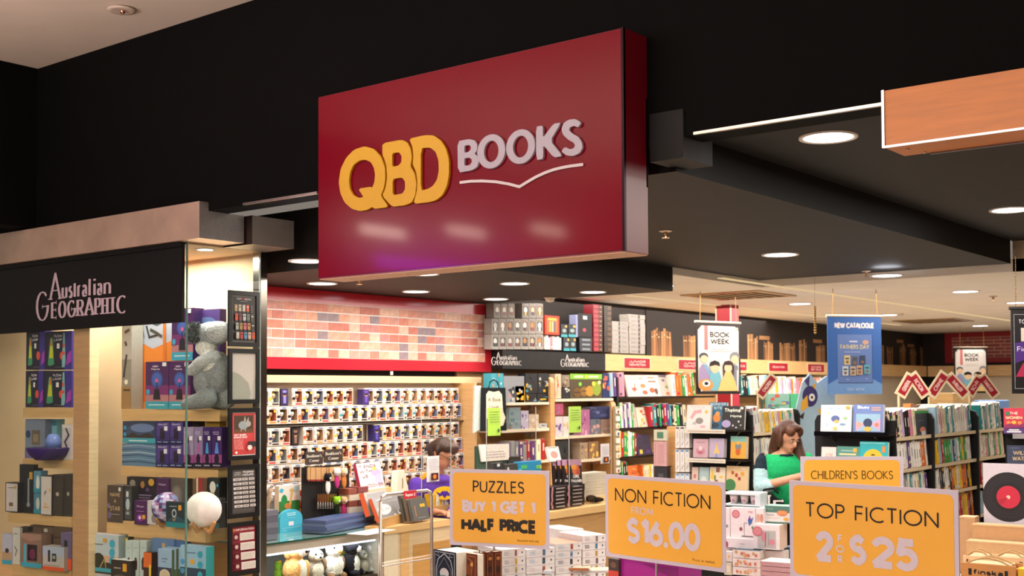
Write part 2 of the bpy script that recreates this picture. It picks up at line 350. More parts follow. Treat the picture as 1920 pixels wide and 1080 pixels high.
# ---------------------------------------------------------------- soft bodies: lumps fused into one surface
def blob(lumps, voxel=.008, smooth=4, seed=0):
    """lumps: (centre, radii, colour[, rotation]) -> one closed mesh, coloured per region"""
    mb = MB()
    for L_ in lumps: mb.sph(L_[0], L_[1], L_[2], 14, 9, R_=(Euler(L_[3]).to_matrix() if len(L_) > 3 else None))
    me = mb.mesh('tmp'); o = bpy.data.objects.new('tmp', me); COL.objects.link(o)
    m = o.modifiers.new('r', 'REMESH'); m.mode = 'VOXEL'; m.voxel_size = voxel
    m2 = o.modifiers.new('s', 'SMOOTH'); m2.iterations = smooth; m2.factor = .5
    dg = bpy.context.evaluated_depsgraph_get(); dg.update(); ev = o.evaluated_get(dg)
    me2 = bpy.data.meshes.new_from_object(ev); bpy.data.objects.remove(o); bpy.data.meshes.remove(me)
    me2.materials.clear()
    for a in list(me2.color_attributes): me2.color_attributes.remove(a)
    at = me2.color_attributes.new('Col', 'FLOAT_COLOR', 'CORNER'); cols = []
    inf = []
    for L_ in lumps:
        r_ = L_[1] if isinstance(L_[1], (tuple, list)) else (L_[1],)*3
        rm = Euler(L_[3]).to_matrix().transposed() if len(L_) > 3 else None
        inf.append((Vector(L_[0]), r_, C(L_[2]), rm))
    for p in me2.polygons:
        c = p.center; bd = 1e9; bc = None
        for ce, r_, cc, rm in inf:
            d = c-ce
            if rm: d = rm @ d
            q = (math.sqrt((d.x/r_[0])**2+(d.y/r_[1])**2+(d.z/r_[2])**2)-1)*min(r_)
            if q < bd-1e-5: bd = q; bc = cc
        cols += list(bc)*len(p.vertices)
    at.data.foreach_set('color', cols); me2.polygons.foreach_set('use_smooth', [True]*len(me2.polygons)); me2.update()
    return me2
def limb(pts, radii, col, step=.5):
    out = []
    for (a, ra), (b, rb) in zip(zip(pts, radii), list(zip(pts, radii))[1:]):
        a = Vector(a); b = Vector(b); L_ = (b-a).length; n = max(1, int(L_/(min(ra, rb)*step)))
        for i in range(n+1): t = i/n; out.append((a.lerp(b, t), ra+(rb-ra)*t, col))
    return out
# ================================================================ SETTING
V0 = 4.54; ZB = 3.01; ZA = 3.08; ZM = 4.22; UB = -4.95; UA = -2.76; ZBs = 2.895; ZC = 2.70; ZW = 2.836; UWALL = -7.1; VEND = 20.2
BK = '#030303'; WD = '#cfa873'; WDL = '#dcb988'; CREAM = '#d9bd97'
struct('floor', MB().box(-14, 6, -6, 24, -.1, 0, '#a2978a'), mk('floor_tile', .25, namt=.05, nscale=2))
struct('ceiling', MB().box(-7.9, 4, -5, V0, ZM, ZM+.1, '#d8c8bb'), PAINT)                           # mall side
struct('wall_front', MB().box(-9, 4, V0, V0+.16, ZB, ZM+.1, BK), MATBLACK)                            # black bulkhead over the shopfront
struct('wall_left', MB().box(-8.1, -7.91, -3, V0, 3.075, ZM+.1, BK), MATBLACK)
struct('ceiling', MB().box(UA, 3.5, V0+.16, 9.96, ZA, ZA+.1, '#15100e').box(UA, 3.5, 9.96, 10.0, ZW, ZA+.1, '#cbb296'), BLACK)
m_ = MB().box(UB, UA, V0+.16, 9.90, ZBs, ZBs+.3, '#120f0e')
struct('ceiling', m_, BLACK)
struct('ceiling', MB().box(-7.6, UB, V0+.73, 8.36, ZC, ZC+.4, '#1b1512'), BLACK)
struct('ceiling', MB().box(-7.6, 4, 9.96, 21, ZW, ZW+.1, '#f0e8dc').box(-7.6, UB, 8.36, 9.97, ZW, ZW+.1, '#f0e8dc'), PAINT)
for (x0, y0, x1, y1) in ((1300, 262, 1655, 210), (455, 387, 594, 371)):
    a = PV(V0-.02).at(x0, y0); b = PV(V0-.02).at(x1, y1)
    struct('trim_1', MB().box(a.x, b.x, V0-.02, V0+.0, ZB-.004, ZB+.008, '#c9bcae'), METAL)
struct('wall_left', MB().box(UWALL-.15, UWALL, 8.36, VEND, 0, ZW, '#241d1a').box(UWALL-.15, UWALL, V0+.6, 8.36, 0, 3.0, '#2a2321'), PAINT)
struct('wall_back', MB().box(UWALL, 4, VEND, VEND+.15, 0, ZW, '#2a2220').box(-6.79, 3.9, VEND-.2, VEND-.001, 0, 2.1, '#d8cdb9'), PAINT)
struct('wall_right', MB().box(3.0, 3.15, V0, VEND, 0, ZA, '#6b5a49'), PAINT)
struct('wall_left', MB().box(-14, -7.6, V0+1.05, V0+1.2, 0, 3.1, CREAM), PAINT)
# linear slots in the pale ceiling
for i, (x0, y0, x1, y1) in enumerate(((1360, 520, 1900, 603), (1190, 553, 1560, 597), (1650, 606, 1690, 609))):
    a = onZ(x0, y0, ZW); b = onZ(x1, y1, ZW); u = (a.x+b.x)/2
    s_ = struct('trim_2', MB().box(u-.03, u+.03, a.y, b.y, ZW-.006, ZW, '#f3e0bf'), WARMLED)
for (px, py) in ((1385, 553), (1750, 601)):
    c = onZ(px, py, ZW); vt = empty('ceiling_vent', (c.x, c.y, ZW-.012)); tag(vt, 'square beige ceiling air vent '+('beside the red column' if px < 1500 else 'right of the blue banner'), 'vent', 'air vents in the pale ceiling')
    put('vent_frame', MB().box(-.42, .42, -.42, -.36, 0, .012, '#b99f7c').box(-.42, .42, .36, .42, 0, .012, '#b99f7c').box(-.42, -.36, -.36, .36, 0, .012, '#b99f7c').box(.36, .42, -.36, .36, 0, .012, '#b99f7c').box(-.36, .36, -.36, .36, .008, .012, '#4a3a28'), METAL, vt)
    for k in range(6): put('slat', MB().box(-.34+.113*k, -.29+.113*k, -.34, .34, 0, .008, '#a98d68'), CARD, vt)
# downlights
def downlight(px, py, z, r, label, power):
    c = onZ(px, py, z-.004)
    t = empty('downlight', (c.x, c.y, z)); tag(t, label, 'ceiling light', 'recessed round downlights')
    put('trim_ring', MB().lathe([(r*1.18, 0), (r*1.17, -.008), (r, -.006), (r, 0)], '#e6ddd2', 28), CARD, t)
    put('lens', MB().add([(r*math.cos(2*math.pi*i/28), r*math.sin(2*math.pi*i/28), -.004) for i in range(28)], [list(range(28))[::-1]], '#ffffff'), LED, t)
    l = bpy.data.lights.new('lamp', 'SPOT'); l.energy = power; l.spot_size = R(125); l.spot_blend = .6; l.shadow_soft_size = r*.8; l.color = (1, .92, .85)
    o = bpy.data.objects.new('lamp', l); COL.objects.link(o); o.parent = t; o.location = (0, 0, -.03)
RB = .115
for (px, py, z, r, lb, pw) in (
    (1553, 258, ZA, RB, 'large white downlight nearest the orange wooden sign box', 45),
    (1895, 394, ZA, RB, 'white downlight at the right edge in the black ceiling', 45),
    (1463, 478, ZBs, RB, 'lone white downlight in the middle of the lower black ceiling', 45),
    (575, 490, ZC, .095, 'downlight half hidden behind the lower left corner of the dark red sign', 30),
    (793, 514, ZC, .095, 'downlight just under the bottom edge of the dark red sign', 30),
    (965, 532, ZC, .095, 'downlight in the black ceiling right of centre below the red sign', 30),
    (1112, 548, ZC, .095, 'downlight at the back right corner of the low black ceiling', 30),
    (604, 532, ZC, .095, 'downlight above the left part of the brick print panel', 32),
    (780, 547, ZC, .095, 'downlight above the middle of the brick print panel', 32),
    (930, 561, ZC, .095, 'downlight above the right end of the brick print panel', 32),
    (1663, 517, ZW, .115, 'downlight touching the back edge of the black ceiling', 22),
    (1810, 547, ZW, .115, 'pale ceiling downlight at the far right of the picture', 22),
    (1500, 570, ZW, .115, 'pale ceiling downlight left of the blue hanging banner', 22),
    (1665, 591, ZW, .11, 'pale ceiling downlight at the top right corner of the blue banner', 16),
    (1838, 611, ZW, .11, 'farthest downlight above the distant hanging poster', 16),
    (1908, 568, ZW, .11, 'pale ceiling downlight cut by the right edge above the black banner', 16),
    (1256, 536, ZW, .04, 'small spot lamp beside the corner of the low black ceiling', 4)):
    downlight(px, py, z, r, lb, pw)
# sprinklers
for (px, py, z, s_, lb) in ((1248, 436, ZBs, 1, 'brass sprinkler head right of the dark red sign'), (674, 526, ZC, .9, 'brass sprinkler head under the bottom left of the dark red sign'),
                        (1031, 561, ZC, 1.2, 'white smoke detector at the back edge of the low black ceiling'), (1624, 512, ZBs, .9, 'sprinkler head at the back edge of the black ceiling'),
                        (1862, 559, ZW, 1., 'sprinkler head in the pale ceiling at the far right'), (1690, 592, ZW, .8, 'tiny ceiling sensor right of the blue banner')):
    c = onZ(px, py-4, z); t = empty('sprinkler' if 'sprinkler' in lb else 'smoke_detector', (c.x, c.y, z)); tag(t, lb, 'sprinkler' if 'sprinkler' in lb else 'detector')
    t.scale = (s_,)*3
    put('plate', MB().lathe([(.0, -.001), (.042, -.001), (.042, -.006), (.03, -.01), (0, -.01)], '#cdbba6'), CARD, t)
    if 'sprinkler' in lb: put('nozzle', MB().lathe([(.011, -.008), (.011, -.03), (.004, -.035), (.004, -.045), (.022, -.047), (.022, -.05), (0, -.05)], '#b08a66', 12), METAL, t)
    else: put('dome', MB().lathe([(.036, -.008), (.03, -.03), (.015, -.036), (0, -.036)], '#e2d8c8', 14), CARD, t)
c = onZ(228, 19, ZM-.01); t = empty('recessed_lamp', (c.x, c.y, ZM-.008)); tag(t, 'small unlit round ceiling lamp in the white mall ceiling', 'ceiling light')
put('trim_ring', MB().lathe([(.0, .0), (.085, .0), (.085, -.006), (.06, -.01), (.03, -.006), (0, -.006)], '#c5b3a5', 24), CARD, t)
put('bulb', MB().sph((.01, 0, -.01), .018, '#e0a890', 8, 5), CHROME, t)

# ---------------------------------------------------------------- projecting shop sign
VS = 4.35
pS = PV(VS); uR = pS.at(1172, 470).x; uL = pS.at(596, 522).x; zb = pS.at(1172, 470).z; zt = pS.at(1165, 52).z
cx = (uL+uR)/2; SW = uR-uL; SD = V0-VS
sg = empty('shop_sign', (cx, VS, zb)); tag(sg, 'large dark red projecting shop sign box with yellow and white raised letters', 'sign')
hgt = zt-zb; RD = '#8c0420'
bm_ = MB().box(-SW/2, SW/2, .006, SD, 0, hgt, '#7d0a20', right='#7d0a20')
put('sign_box', bm_, mk('painted_metal', .32, namt=.05, nscale=3, coat=.2), sg)
put('face_panel', MB().box(-SW/2+.004, SW/2-.012, 0, .008, .006, hgt-.003, '#76001a'), GLOSS, sg)
put('edge_trim', MB().box(SW/2-.012, SW/2+.001, -.003, .012, -.001, hgt+.001, '#2a1c22'), METAL, sg)
put('bottom_panel', MB().box(-SW/2+.004, SW/2-.004, .012, SD-.002, -.006, 0, '#d0a488'), CARD, sg)
for i in range(5): put('screw', MB().lathe([(0, -.003), (.005, -.003), (.006, 0), (0, 0)], '#cfc4b8', 8), CHROME, sg, loc=(-SW/2+.15+i*(SW-.3)/4, SD*.55, -.006))
def sp(x, y):
    q = pS.at(600+x/3.6923, 220+y/3.6923); return (q.x-cx, q.z-zb)
def solid(name, polys, depth, col, mat, parent, y):
    cu = bpy.data.curves.new(name, 'CURVE'); cu.dimensions = '2D'; cu.fill_mode = 'BOTH'; cu.extrude = depth/2; cu.bevel_depth = .0015
    for poly in polys:
        # round the traced corners slightly (one Chaikin pass)
        q = []; n = len(poly)
        for i in range(n):
            a = poly[i]; b = poly[(i+1) % n]; q += [(a[0]*.85+b[0]*.15, a[1]*.85+b[1]*.15), (a[0]*.15+b[0]*.85, a[1]*.15+b[1]*.85)]
        s = cu.splines.new('POLY'); s.points.add(len(q)-1); s.use_cyclic_u = True
        for p, z in zip(s.points, q): p.co = (z[0], z[1], 0, 1)
    o = bpy.data.objects.new(name, cu); COL.objects.link(o); dg = bpy.context.evaluated_depsgraph_get(); dg.update()
    me = bpy.data.meshes.new_from_object(o.evaluated_get(dg)); bpy.data.objects.remove(o)
    at = me.color_attributes.new('Col', 'FLOAT_COLOR', 'CORNER'); at.data.foreach_set('color', list(C(col))*len(at.data)); me.materials.clear()
    return put(name, me, mat, parent, loc=(0, y-depth/2, 0), rot=(R(90), 0, 0))
Q1 = [(145, 450), (158, 360), (195, 285), (250, 228), (320, 205), (385, 222), (435, 275), (462, 350), (465, 420), (455, 490), (432, 545), (487, 622), (390, 635), (376, 620), (340, 642), (290, 650), (235, 635), (185, 590), (155, 525)]
Q2 = [(397, 400), (392, 450), (376, 493), (365, 485), (280, 498), (318, 555), (285, 562), (245, 543), (220, 500), (213, 440), (222, 380), (245, 330), (285, 300), (325, 294), (365, 310), (388, 350)]
B1 = [(447, 184), (575, 160), (615, 175), (640, 220), (648, 280), (638, 345), (668, 390), (680, 460), (672, 540), (648, 590), (600, 610), (512, 620), (447, 545), (470, 490), (480, 420), (475, 340), (460, 290), (447, 262)]
B2 = [(512, 250), (560, 242), (580, 270), (578, 315), (555, 340), (512, 346)]
B3 = [(515, 428), (580, 417), (604, 445), (604, 500), (585, 532), (515, 544)]
D1 = [(633, 152), (740, 128), (800, 130), (850, 165), (885, 220), (905, 300), (905, 400), (890, 480), (860, 540), (815, 575), (770, 588), (662, 600), (685, 520), (690, 440), (680, 380), (657, 330), (662, 270), (655, 210)]
D2 = [(710, 215), (775, 210), (815, 240), (835, 300), (838, 370), (825, 435), (795, 480), (760, 500), (710, 512)]
YL = mk('yellow_acrylic', .45, namt=.02); WL = mk('white_acrylic', .5, namt=.02)
for pol in ([Q1, Q2], [B1, B2, B3], [D1, D2]): solid('letter', [[sp(*p) for p in q] for q in pol], .012, '#d6a400', YL, sg, -.002)
def oval(cx_, cy_, rx, ry): return [(cx_+rx*math.cos(2*math.pi*i/22), cy_+ry*math.sin(2*math.pi*i/22)-.13*rx*math.cos(2*math.pi*i/22)) for i in range(22)]
BB = [[(967, 170), (1045, 155), (1085, 165), (1102, 195), (1098, 235), (1080, 255), (1105, 275), (1113, 310), (1100, 345), (1065, 368), (970, 384)], [(1012, 198), (1045, 192), (1060, 205), (1058, 228), (1040, 245), (1012, 250)], [(1012, 285), (1048, 280), (1065, 292), (1066, 315), (1050, 335), (1012, 342)]]
KK = [[(1510, 70), (1555, 62), (1555, 150), (1630, 50), (1680, 42), (1605, 165), (1690, 270), (1632, 280), (1557, 190), (1557, 290), (1512, 297)]]
SS = [[(1820, 40), (1800, 72), (1770, 60), (1742, 72), (1736, 95), (1760, 118), (1800, 140), (1825, 178), (1829, 215), (1808, 250), (1765, 270), (1720, 265), (1685, 240), (1708, 210), (1740, 226), (1768, 221), (1781, 200), (1770, 178), (1730, 155), (1696, 122), (1686, 85), (1700, 45), (1735, 22), (1780, 17)]]
for pol in (BB, [oval(1199, 239, 96, 117), oval(1199, 239, 52, 76)], [oval(1402, 206, 99, 118), oval(1402, 206, 54, 77)], KK, SS): solid('letter', [[sp(*p) for p in q] for q in pol], .012, '#b4aebc', WL, sg, -.002)
mb = MB(); stroke_mesh(mb, [sp(*p) for p in ((975, 453), (1050, 444), (1130, 442), (1220, 447), (1310, 462), (1388, 482), (1440, 450), (1500, 415), (1560, 387), (1620, 365), (1680, 350), (1740, 339), (1828, 328))], .013, .013, 0, '#d8d0d4', .008)
put('swoosh', mb, WL, sg, loc=(0, -.009, 0))
# arm that carries the sign from the bulkhead
put('bracket', MB().box(SW/2-.02, SW/2+.0, SD-.01, SD+.005, .3, .7, '#1a1210'), BLACK, sg)
# black return block right of the sign and the soffit band
a = PV(V0-.01).at(1212, 320); b = PV(V0-.01).at(1246, 318)
struct('trim_3', MB().box(a.x+.02, a.x+.19, V0-.012, V0+.25, 2.915, ZB+.12, '#0e0d0d', right='#3a3836'), BLACK)

# orange wooden sign box on the right
pW = PV(VS); a = pW.at(1656, 276); tz = pW.at(1656, 170).z; Wl = 2.2
ws = empty('wooden_sign_box', (a.x, VS, a.z)); tag(ws, 'orange wood-veneer sign box with pale metal edges at upper right', 'sign')
put('box_body', MB().box(0, Wl, .004, .22, 0, tz-a.z, '#cf7a2c'), WOOD, ws)
put('edge_trim', MB().box(-.004, .006, -.002, .008, -.003, tz-a.z+.002, '#c9bfc6'), CHROME, ws)
put('edge_trim', MB().box(0, Wl, -.003, .006, -.004, .004, '#cfc4c6'), CHROME, ws)
put('edge_trim', MB().box(.1, Wl, .215, .228, -.006, .004, '#8f8a90'), METAL, ws)
for i in range(2): put('screw', MB().lathe([(0, -.006), (.006, -.005), (.006, 0), (0, 0)], '#cfc4b8', 8), CHROME, ws, loc=(.06+.03*i, .09+.1*i, 0))

# ---------------------------------------------------------------- steel header band, fascia, glass case
VB = 4.47; pB = PV(VB); a = pB.at(373, 446); z1 = pB.at(373, 377).z; z0 = a.z; uE = a.x
STEEL = mk('brushed_header_steel', .42, .45, namt=.12, nscale=5)
STEEL2 = mk('satin_steel', .36, .85, namt=.08)
hb = empty('steel_header_band', (0, 0, 0)); tag(hb, 'long brushed steel header beam above the left shop window', 'beam')
put('beam', MB().box(-10, uE, VB, V0-.002, z0, z1, '#c8ad9a').box(-7.5, uE, V0-.002, V0+.27, z0, ZB-.003, '#b89a86'), STEEL, hb)
put('end_cap', MB().box(uE, uE+.004, VB, V0-.002, z0, z1, '#d8d2cc').box(uE, uE+.004, V0-.002, V0+.27, z0, ZB-.003, '#d8d2cc'), STEEL2, hb)
b2 = PU(uE+.07); p = b2.at(468, 457); q = b2.at(551, 465); zt2 = b2.at(468, 392).z
tag(put('steel_corner_box', MB().box(uE-.25, uE+.07, V0+.28, q.y, p.z, ZB-.004, '#8f8378', front='#2a1712'), STEEL), 'dark mirror steel box end behind the header beam corner', 'beam')
UG = -6.16; pG = PU(UG); vg0 = V0; vg1 = pG.at(487, 800).y
zg = z0+.0
# fascia
pF = PV(V0-.03); a = pF.at(341, 604); ft = z0-.002
fa = empty('black_fascia_sign', (a.x, V0-.03, a.z)); tag(fa, 'black fascia panel with white serif lettering under the steel beam', 'sign')
put('panel', MB().box(-3.4, 0, 0, .02, 0, ft-a.z, '#0d0a0b').box(-3.4, 0, -.012, 0, ft-a.z-.03, ft-a.z, '#050505'), mk('black_vinyl', .5, namt=.2, nscale=30, spec=.3), fa)
def ag_logo(mb, x0, W, z0, col, y=0, V=None):
    V = V or W
    def X(v): return x0+(v-150)/1410*W
    def Z(v): return z0+v*V
    th = .027*W; tn = .011*V
    for ch, a_, b_, zz, zh in (('G', 150, 372, -.02, .31), ('E', 402, 512, 0, .178), ('O', 518, 655, -.004, .182), ('G', 662, 808, -.004, .182), ('R', 812, 935, 0, .18), ('A', 930, 1090, 0, .19), ('P', 1085, 1190, 0, .18), ('H', 1192, 1300, 0, .18), ('I', 1325, 1395, 0, .18), ('C', 1412, 1560, -.004, .184)):
        glyph(mb, ch, X(a_), X(b_), Z(zz), Z(zh), th, col, y, tn, True)
    for ch, a_, b_, zz, zh in (('A', 372, 570, .205, .50), ('u', 572, 668, .212, .335), ('s', 683, 752, .21, .337), ('t', 758, 808, .212, .37), ('r', 820, 885, .212, .337), ('a', 893, 975, .21, .337), ('l', 990, 1035, .212, .40), ('i', 1066, 1110, .212, .395), ('a', 1122, 1205, .21, .337), ('n', 1222, 1335, .212, .337)):
        glyph(mb, ch, X(a_), X(b_), Z(zz), Z(zh), th*.95, col, y, tn, ch == 'A')
lx0 = pF.at(68, 575).x-a.x; lx1 = pF.at(238, 570).x-a.x
mb = MB(); ag_logo(mb, lx0, lx1-lx0, pF.at(98, 597).z-a.z, '#c2aebb', -.003, V=(pF.at(150, 500).z-pF.at(150, 600).z)*1.72); put('lettering', mb, PRINT, fa)
# glass of the case
cs = 'window_1'
struct('window_1', MB().box(-10, UG-.008, V0, V0+.01, .35, zg, '#ffffff'), GLASS)
struct('window_2', MB().box(UG-.01, UG, V0, vg1, .35, zg, '#ffffff'), GLASS)
struct('trim_4', MB().box(UG-.009, UG+.0005, V0-.0008, V0+.009, .35, zg, '#5f8078'), GEDGE)
struct('trim_5', MB().box(UG-.011, UG+.001, vg1, vg1+.006, .35, zg, '#aab8b4'), GEDGE)
st_ = struct('trim_6', MB().box(UG-.08, UG+.0, vg1+.008, vg1+.06, 0, zg, '#a39b92'), CHROME)
# case interior: base, top, back
struct('wall_case_back', MB().box(-10, UG-.085, V0+.62, V0+.66, 0, zg+.1, CREAM), PAINT)
struct('ceiling', MB().box(-10, UG, V0+.01, V0+.62, zg-.012, zg, '#cdb190'), PAINT)
tag(put('case_plinth', MB().box(-10, UG-.015, V0+.015, V0+.61, 0, .42, WD), WOOD), 'long maple plinth under the glass display case', 'plinth')
area('case_light', (UG-.6, V0+.3, zg-.03), .8, 26, (1, .93, .84), sy=.3)
area('case_light', (UG-2.0, V0+.3, zg-.03), .8, 26, (1, .87, .74), sy=.3)
c = onZ(385, 468, zg-.014); t = empty('case_downlight', (c.x, c.y, zg-.013)); tag(t, 'bright downlight inside the top of the glass display case', 'ceiling light')
put('lens', MB().add([(.05*math.cos(2*math.pi*i/20), .05*math.sin(2*math.pi*i/20), -.003) for i in range(20)], [list(range(20))[::-1]], '#fff'), LED, t)
put('trim_ring', MB().lathe([(.06, 0), (.06, -.004), (.05, -.004), (.05, 0)], '#ddd', 20), CARD, t)
# ================================================================ BUILDERS FOR STOCK
rnd = random.Random(7)
def carton(name, label, cat, pl, box, col, depth=.08, items=(), top=None, right=None, left=None, group=None, mat=None, lift=0, tilt=0):
    """printed box whose front face covers the given pixel rectangle on plane pl"""
    b, w_, h_ = rect(pl, *box)
    mb = MB().box(-w_/2, w_/2, 0, depth, 0, h_, col, top=top, right=right, left=left)
    o = put(name, mb, mat or CARD, loc=b, rot=(tilt, 0, pl.th)); tag(o, label, cat, group)
    if items:
        m2 = MB(); art(m2, w_, h_, items); put('front_print', m2, PRINT, o)
    return o, w_, h_
def cover(name, label, cat, pl, box, col, items=(), th=.02, lean=-8, group=None, spine=None, page='#e9e2d2'):
    """face-out book: boards, page block, printed cover; leaning back"""
    b, w_, h_ = rect(pl, *box)
    mb = MB().box(-w_/2, w_/2, 0, .002, 0, h_, col).box(-w_/2, w_/2, th-.002, th, 0, h_, col).box(-w_/2, -w_/2+.003, 0, th, 0, h_, spine or col)
    o = put(name, mb, PRINT, loc=b, rot=(R(lean), 0, pl.th)); tag(o, label, cat, group)
    put('pages', MB().box(-w_/2+.003, w_/2-.003, .002, th-.002, .003, h_-.003, page), CARD, o)
    if items: m2 = MB(); art(m2, w_, h_, items); put('cover_print', m2, PRINT, o)
    return o
PAL = [('white', '#e8e4dc'), ('cream', '#e3d3ae'), ('pale blue', '#9dbdd0'), ('navy', '#1c2a4a'), ('red', '#b3202c'), ('dark green', '#1f4a35'), ('bright green', '#2f9a4c'), ('yellow', '#e8b82c'), ('orange', '#dd6f2c'),
       ('pink', '#d98aa0'), ('purple', '#5b3a78'), ('teal', '#2f8f94'), ('black', '#18161a'), ('grey', '#8d8f96'), ('brown', '#7a4a2c'), ('lilac', '#b9a3cc')]
P_PALE = [0, 1, 0, 2, 0, 1, 15, 0, 9, 13, 0, 4]; P_MIX = list(range(16)); P_KID = [0, 7, 8, 9, 2, 6, 4, 11, 0, 1]; P_DARK = [12, 3, 10, 4, 14, 5, 0, 13]
def bookrow(pl, x0, x1, yb, yt, where, group, pal, seed, lean=0, tmin=.022, tmax=.04, depth=.13, stop=40, hv=.14):
    tmin *= 1.5; tmax *= 1.5
    """spine-out books standing on a shelf from pixel x0 to x1; yt = pixel height of the tallest at x0"""
    r_ = random.Random(seed); a = pl.at(x0, yb); b = pl.at(x1, yb); L_ = (b-a).dot(pl.e); H = pl.at(x0, yt).z-a.z
    la = R(lean); x = 0; k = 0; res = []
    if lean: x = H*math.sin(la)*.0
    n = 0
    while x < L_-tmin and n < stop:
        t = r_.uniform(tmin, tmax)
        if x+t > L_: t = L_-x
        h = H*r_.uniform(1-hv, 1)/max(.8, math.cos(la)); ci = r_.choice(pal); cn, hx = PAL[ci]
        c = C(hx); f = r_.uniform(.9, 1.2); c = (min(1, c[0]*f), min(1, c[1]*f), min(1, c[2]*f), 1)
        s2 = PAL[r_.choice(pal)][1]; mb = MB()
        q = t*.18
        mb.add([(0, q*.6, 0), (q, 0, 0), (t-q, 0, 0), (t, q*.6, 0), (t, depth, 0), (0, depth, 0)]+[(0, q*.6, h), (q, 0, h), (t-q, 0, h), (t, q*.6, h), (t, depth, h), (0, depth, h)],
               [(0, 1, 7, 6), (1, 2, 8, 7), (2, 3, 9, 8), (3, 4, 10, 9), (4, 5, 11, 10), (5, 0, 6, 11), (5, 4, 3, 2, 1, 0)], c)
        mb.add([(0, q*.6, h), (q, 0, h), (t-q, 0, h), (t, q*.6, h), (t, depth, h), (0, depth, h)], [(0, 1, 2, 3, 4, 5)], '#d8cfbb')
        tc = '#f0ead8' if sum(c[:3]) < .9 else r_.choice(['#8a8a92', '#b08078', '#7a98a8', '#a09a8c', '#c0a060', '#5a5a60'])
        z0 = r_.uniform(.3, .5); mb.flat([(t*.36, h*z0), (t*.6, h*z0), (t*.6, h*(z0+.35)), (t*.36, h*(z0+.35))], -.0006, tc)
        if r_.random() < .5: z = r_.uniform(.05, .16); mb.flat([(q, h*z), (t-q, h*z), (t-q, h*(z+.1)), (q, h*(z+.1))], -.0006, s2)
        if r_.random() < .35: mb.flat([(q, h*.86), (t-q, h*.86), (t-q, h*.97), (q, h*.97)], -.0006, s2)
        s_ = t/math.cos(la) if la else t
        p = a+pl.e*(x+(t*math.sin(la)*0)); zz = a.z+(t*math.sin(-la) if la < 0 else 0)*1.0
        if la < 0: p = a+pl.e*x; zz = a.z+.0005+abs(t*math.sin(la))*0
        o = put('book', mb, PRINT, loc=(p.x, p.y, zz+.0006+(abs(math.sin(la))*t if la > 0 else 0)), rot=Matrix.Rotation(pl.th, 3, 'Z').to_4x4().to_3x3().to_euler() if not la else (Matrix.Rotation(pl.th, 3, 'Z') @ Matrix.Rotation(la, 3, 'Y')).to_euler())
        res.append((o, cn)); x += s_+.0008; n += 1
    for i, (o, cn) in enumerate(res):
        od = ORD[min(i, 49)]
        tag(o, f'{cn} spine, {od} from left on {where}', 'book', group)
    return res
def stackbooks(pl, x0, x1, yb, yt, n, where, group, cols, depth=.15, jit=.006, name='book', word='book', page='#ddd6c8', art_=None):
    """flat pile; front faces in the pixel rectangle"""
    b, w_, h_ = rect(pl, x0, yt, x1, yb); t = h_/n; r_ = random.Random(int(x0)*31+n); out = []
    for i in range(n):
        cn, c = cols[i % len(cols)]; mb = MB().box(-w_/2, w_/2, 0, depth, 0, t-.001, c); mb.box(-w_/2+.003, w_/2+.0005, .003, depth, t*.12, t*.86, page)
        if art_: art(mb, w_, t, art_(i, r_))
        d = pl.e*r_.uniform(-jit, jit)
        o = put(name, mb, PRINT, loc=(b.x+d.x, b.y+d.y, b.z+i*t), yaw=pl.th+r_.uniform(-.03, .03))
        tag(o, f'{cn} {word}, {ORD[i]} from bottom, {where[4:] if where.startswith("the ") else where}', 'book' if word == 'book' else word.split()[-1], group); out.append(o)
    return out
def shelfcase(label, cat, pl, name='shelf_unit', group=None):
    o = empty(name, pl.p); tag(o, label, cat, group); o['_'] = 0; del o['_']; return o

# ================================================================ GLASS CASE CONTENTS
S1 = PL(7, PV(V0+.27).at(300, 780)); S2 = S1.shift(-.0); S3 = S1.shift(-.07); S4 = S1.shift(-.1)
SK = '#b58a5c'
def shelf(pl, x0, x1, yt, yb, depth, name, label, col=WD, cat='shelf', side=None):
    a = pl.at(x0, yb); b = pl.at(x1, yb); m = (x0+x1)/2; zb_ = pl.at(m, yb).z; zt_ = pl.at(m, yt).z; L_ = (b-a).dot(pl.e)
    o = put(name, MB().box(0, L_, 0, depth, zb_-a.z, zt_-a.z, col), WOOD, loc=a, yaw=pl.th); tag(o, label, cat); return zt_
shelf(S1, 228, 412, 768, 789, .16, 'shelf', 'thick oak shelf under the stuffed koala and purple boxes')
shelf(S1, 227, 409, 877, 895, .16, 'shelf', 'thick oak shelf under the tall purple lava lamp boxes')
shelf(S3, 200, 386, 981, 1010, .2, 'shelf', 'thick oak shelf under the white moon lamp')
shelf(S4, 165, 384, 1092, 1120, .22, 'shelf', 'lowest oak shelf at the bottom of the case')
shelf(S1, 43, 137, 765, 783, .16, 'shelf', 'thick oak shelf under the rainbow lamp boxes at left')
shelf(S1, 43, 137, 861, 878, .16, 'shelf', 'oak shelf at far left under the bowl and blue box')
shelf(S3, 15, 134, 965, 984, .2, 'shelf', 'oak shelf at far left under the white fronted boxes')
shelf(S4, -10, 134, 1062, 1085, .22, 'shelf', 'lowest visible oak shelf at far left under the small gadget boxes')
pp = PV(V0+.03); a = pp.at(136, 1000); b = pp.at(166, 1000)
tag(put('case_post', MB().box(a.x, b.x, V0+.03, V0+.1, .42, zg-.014, '#c0946a', right='#e3c9a0'), WOOD), 'upright oak post inside the glass display case', 'post')
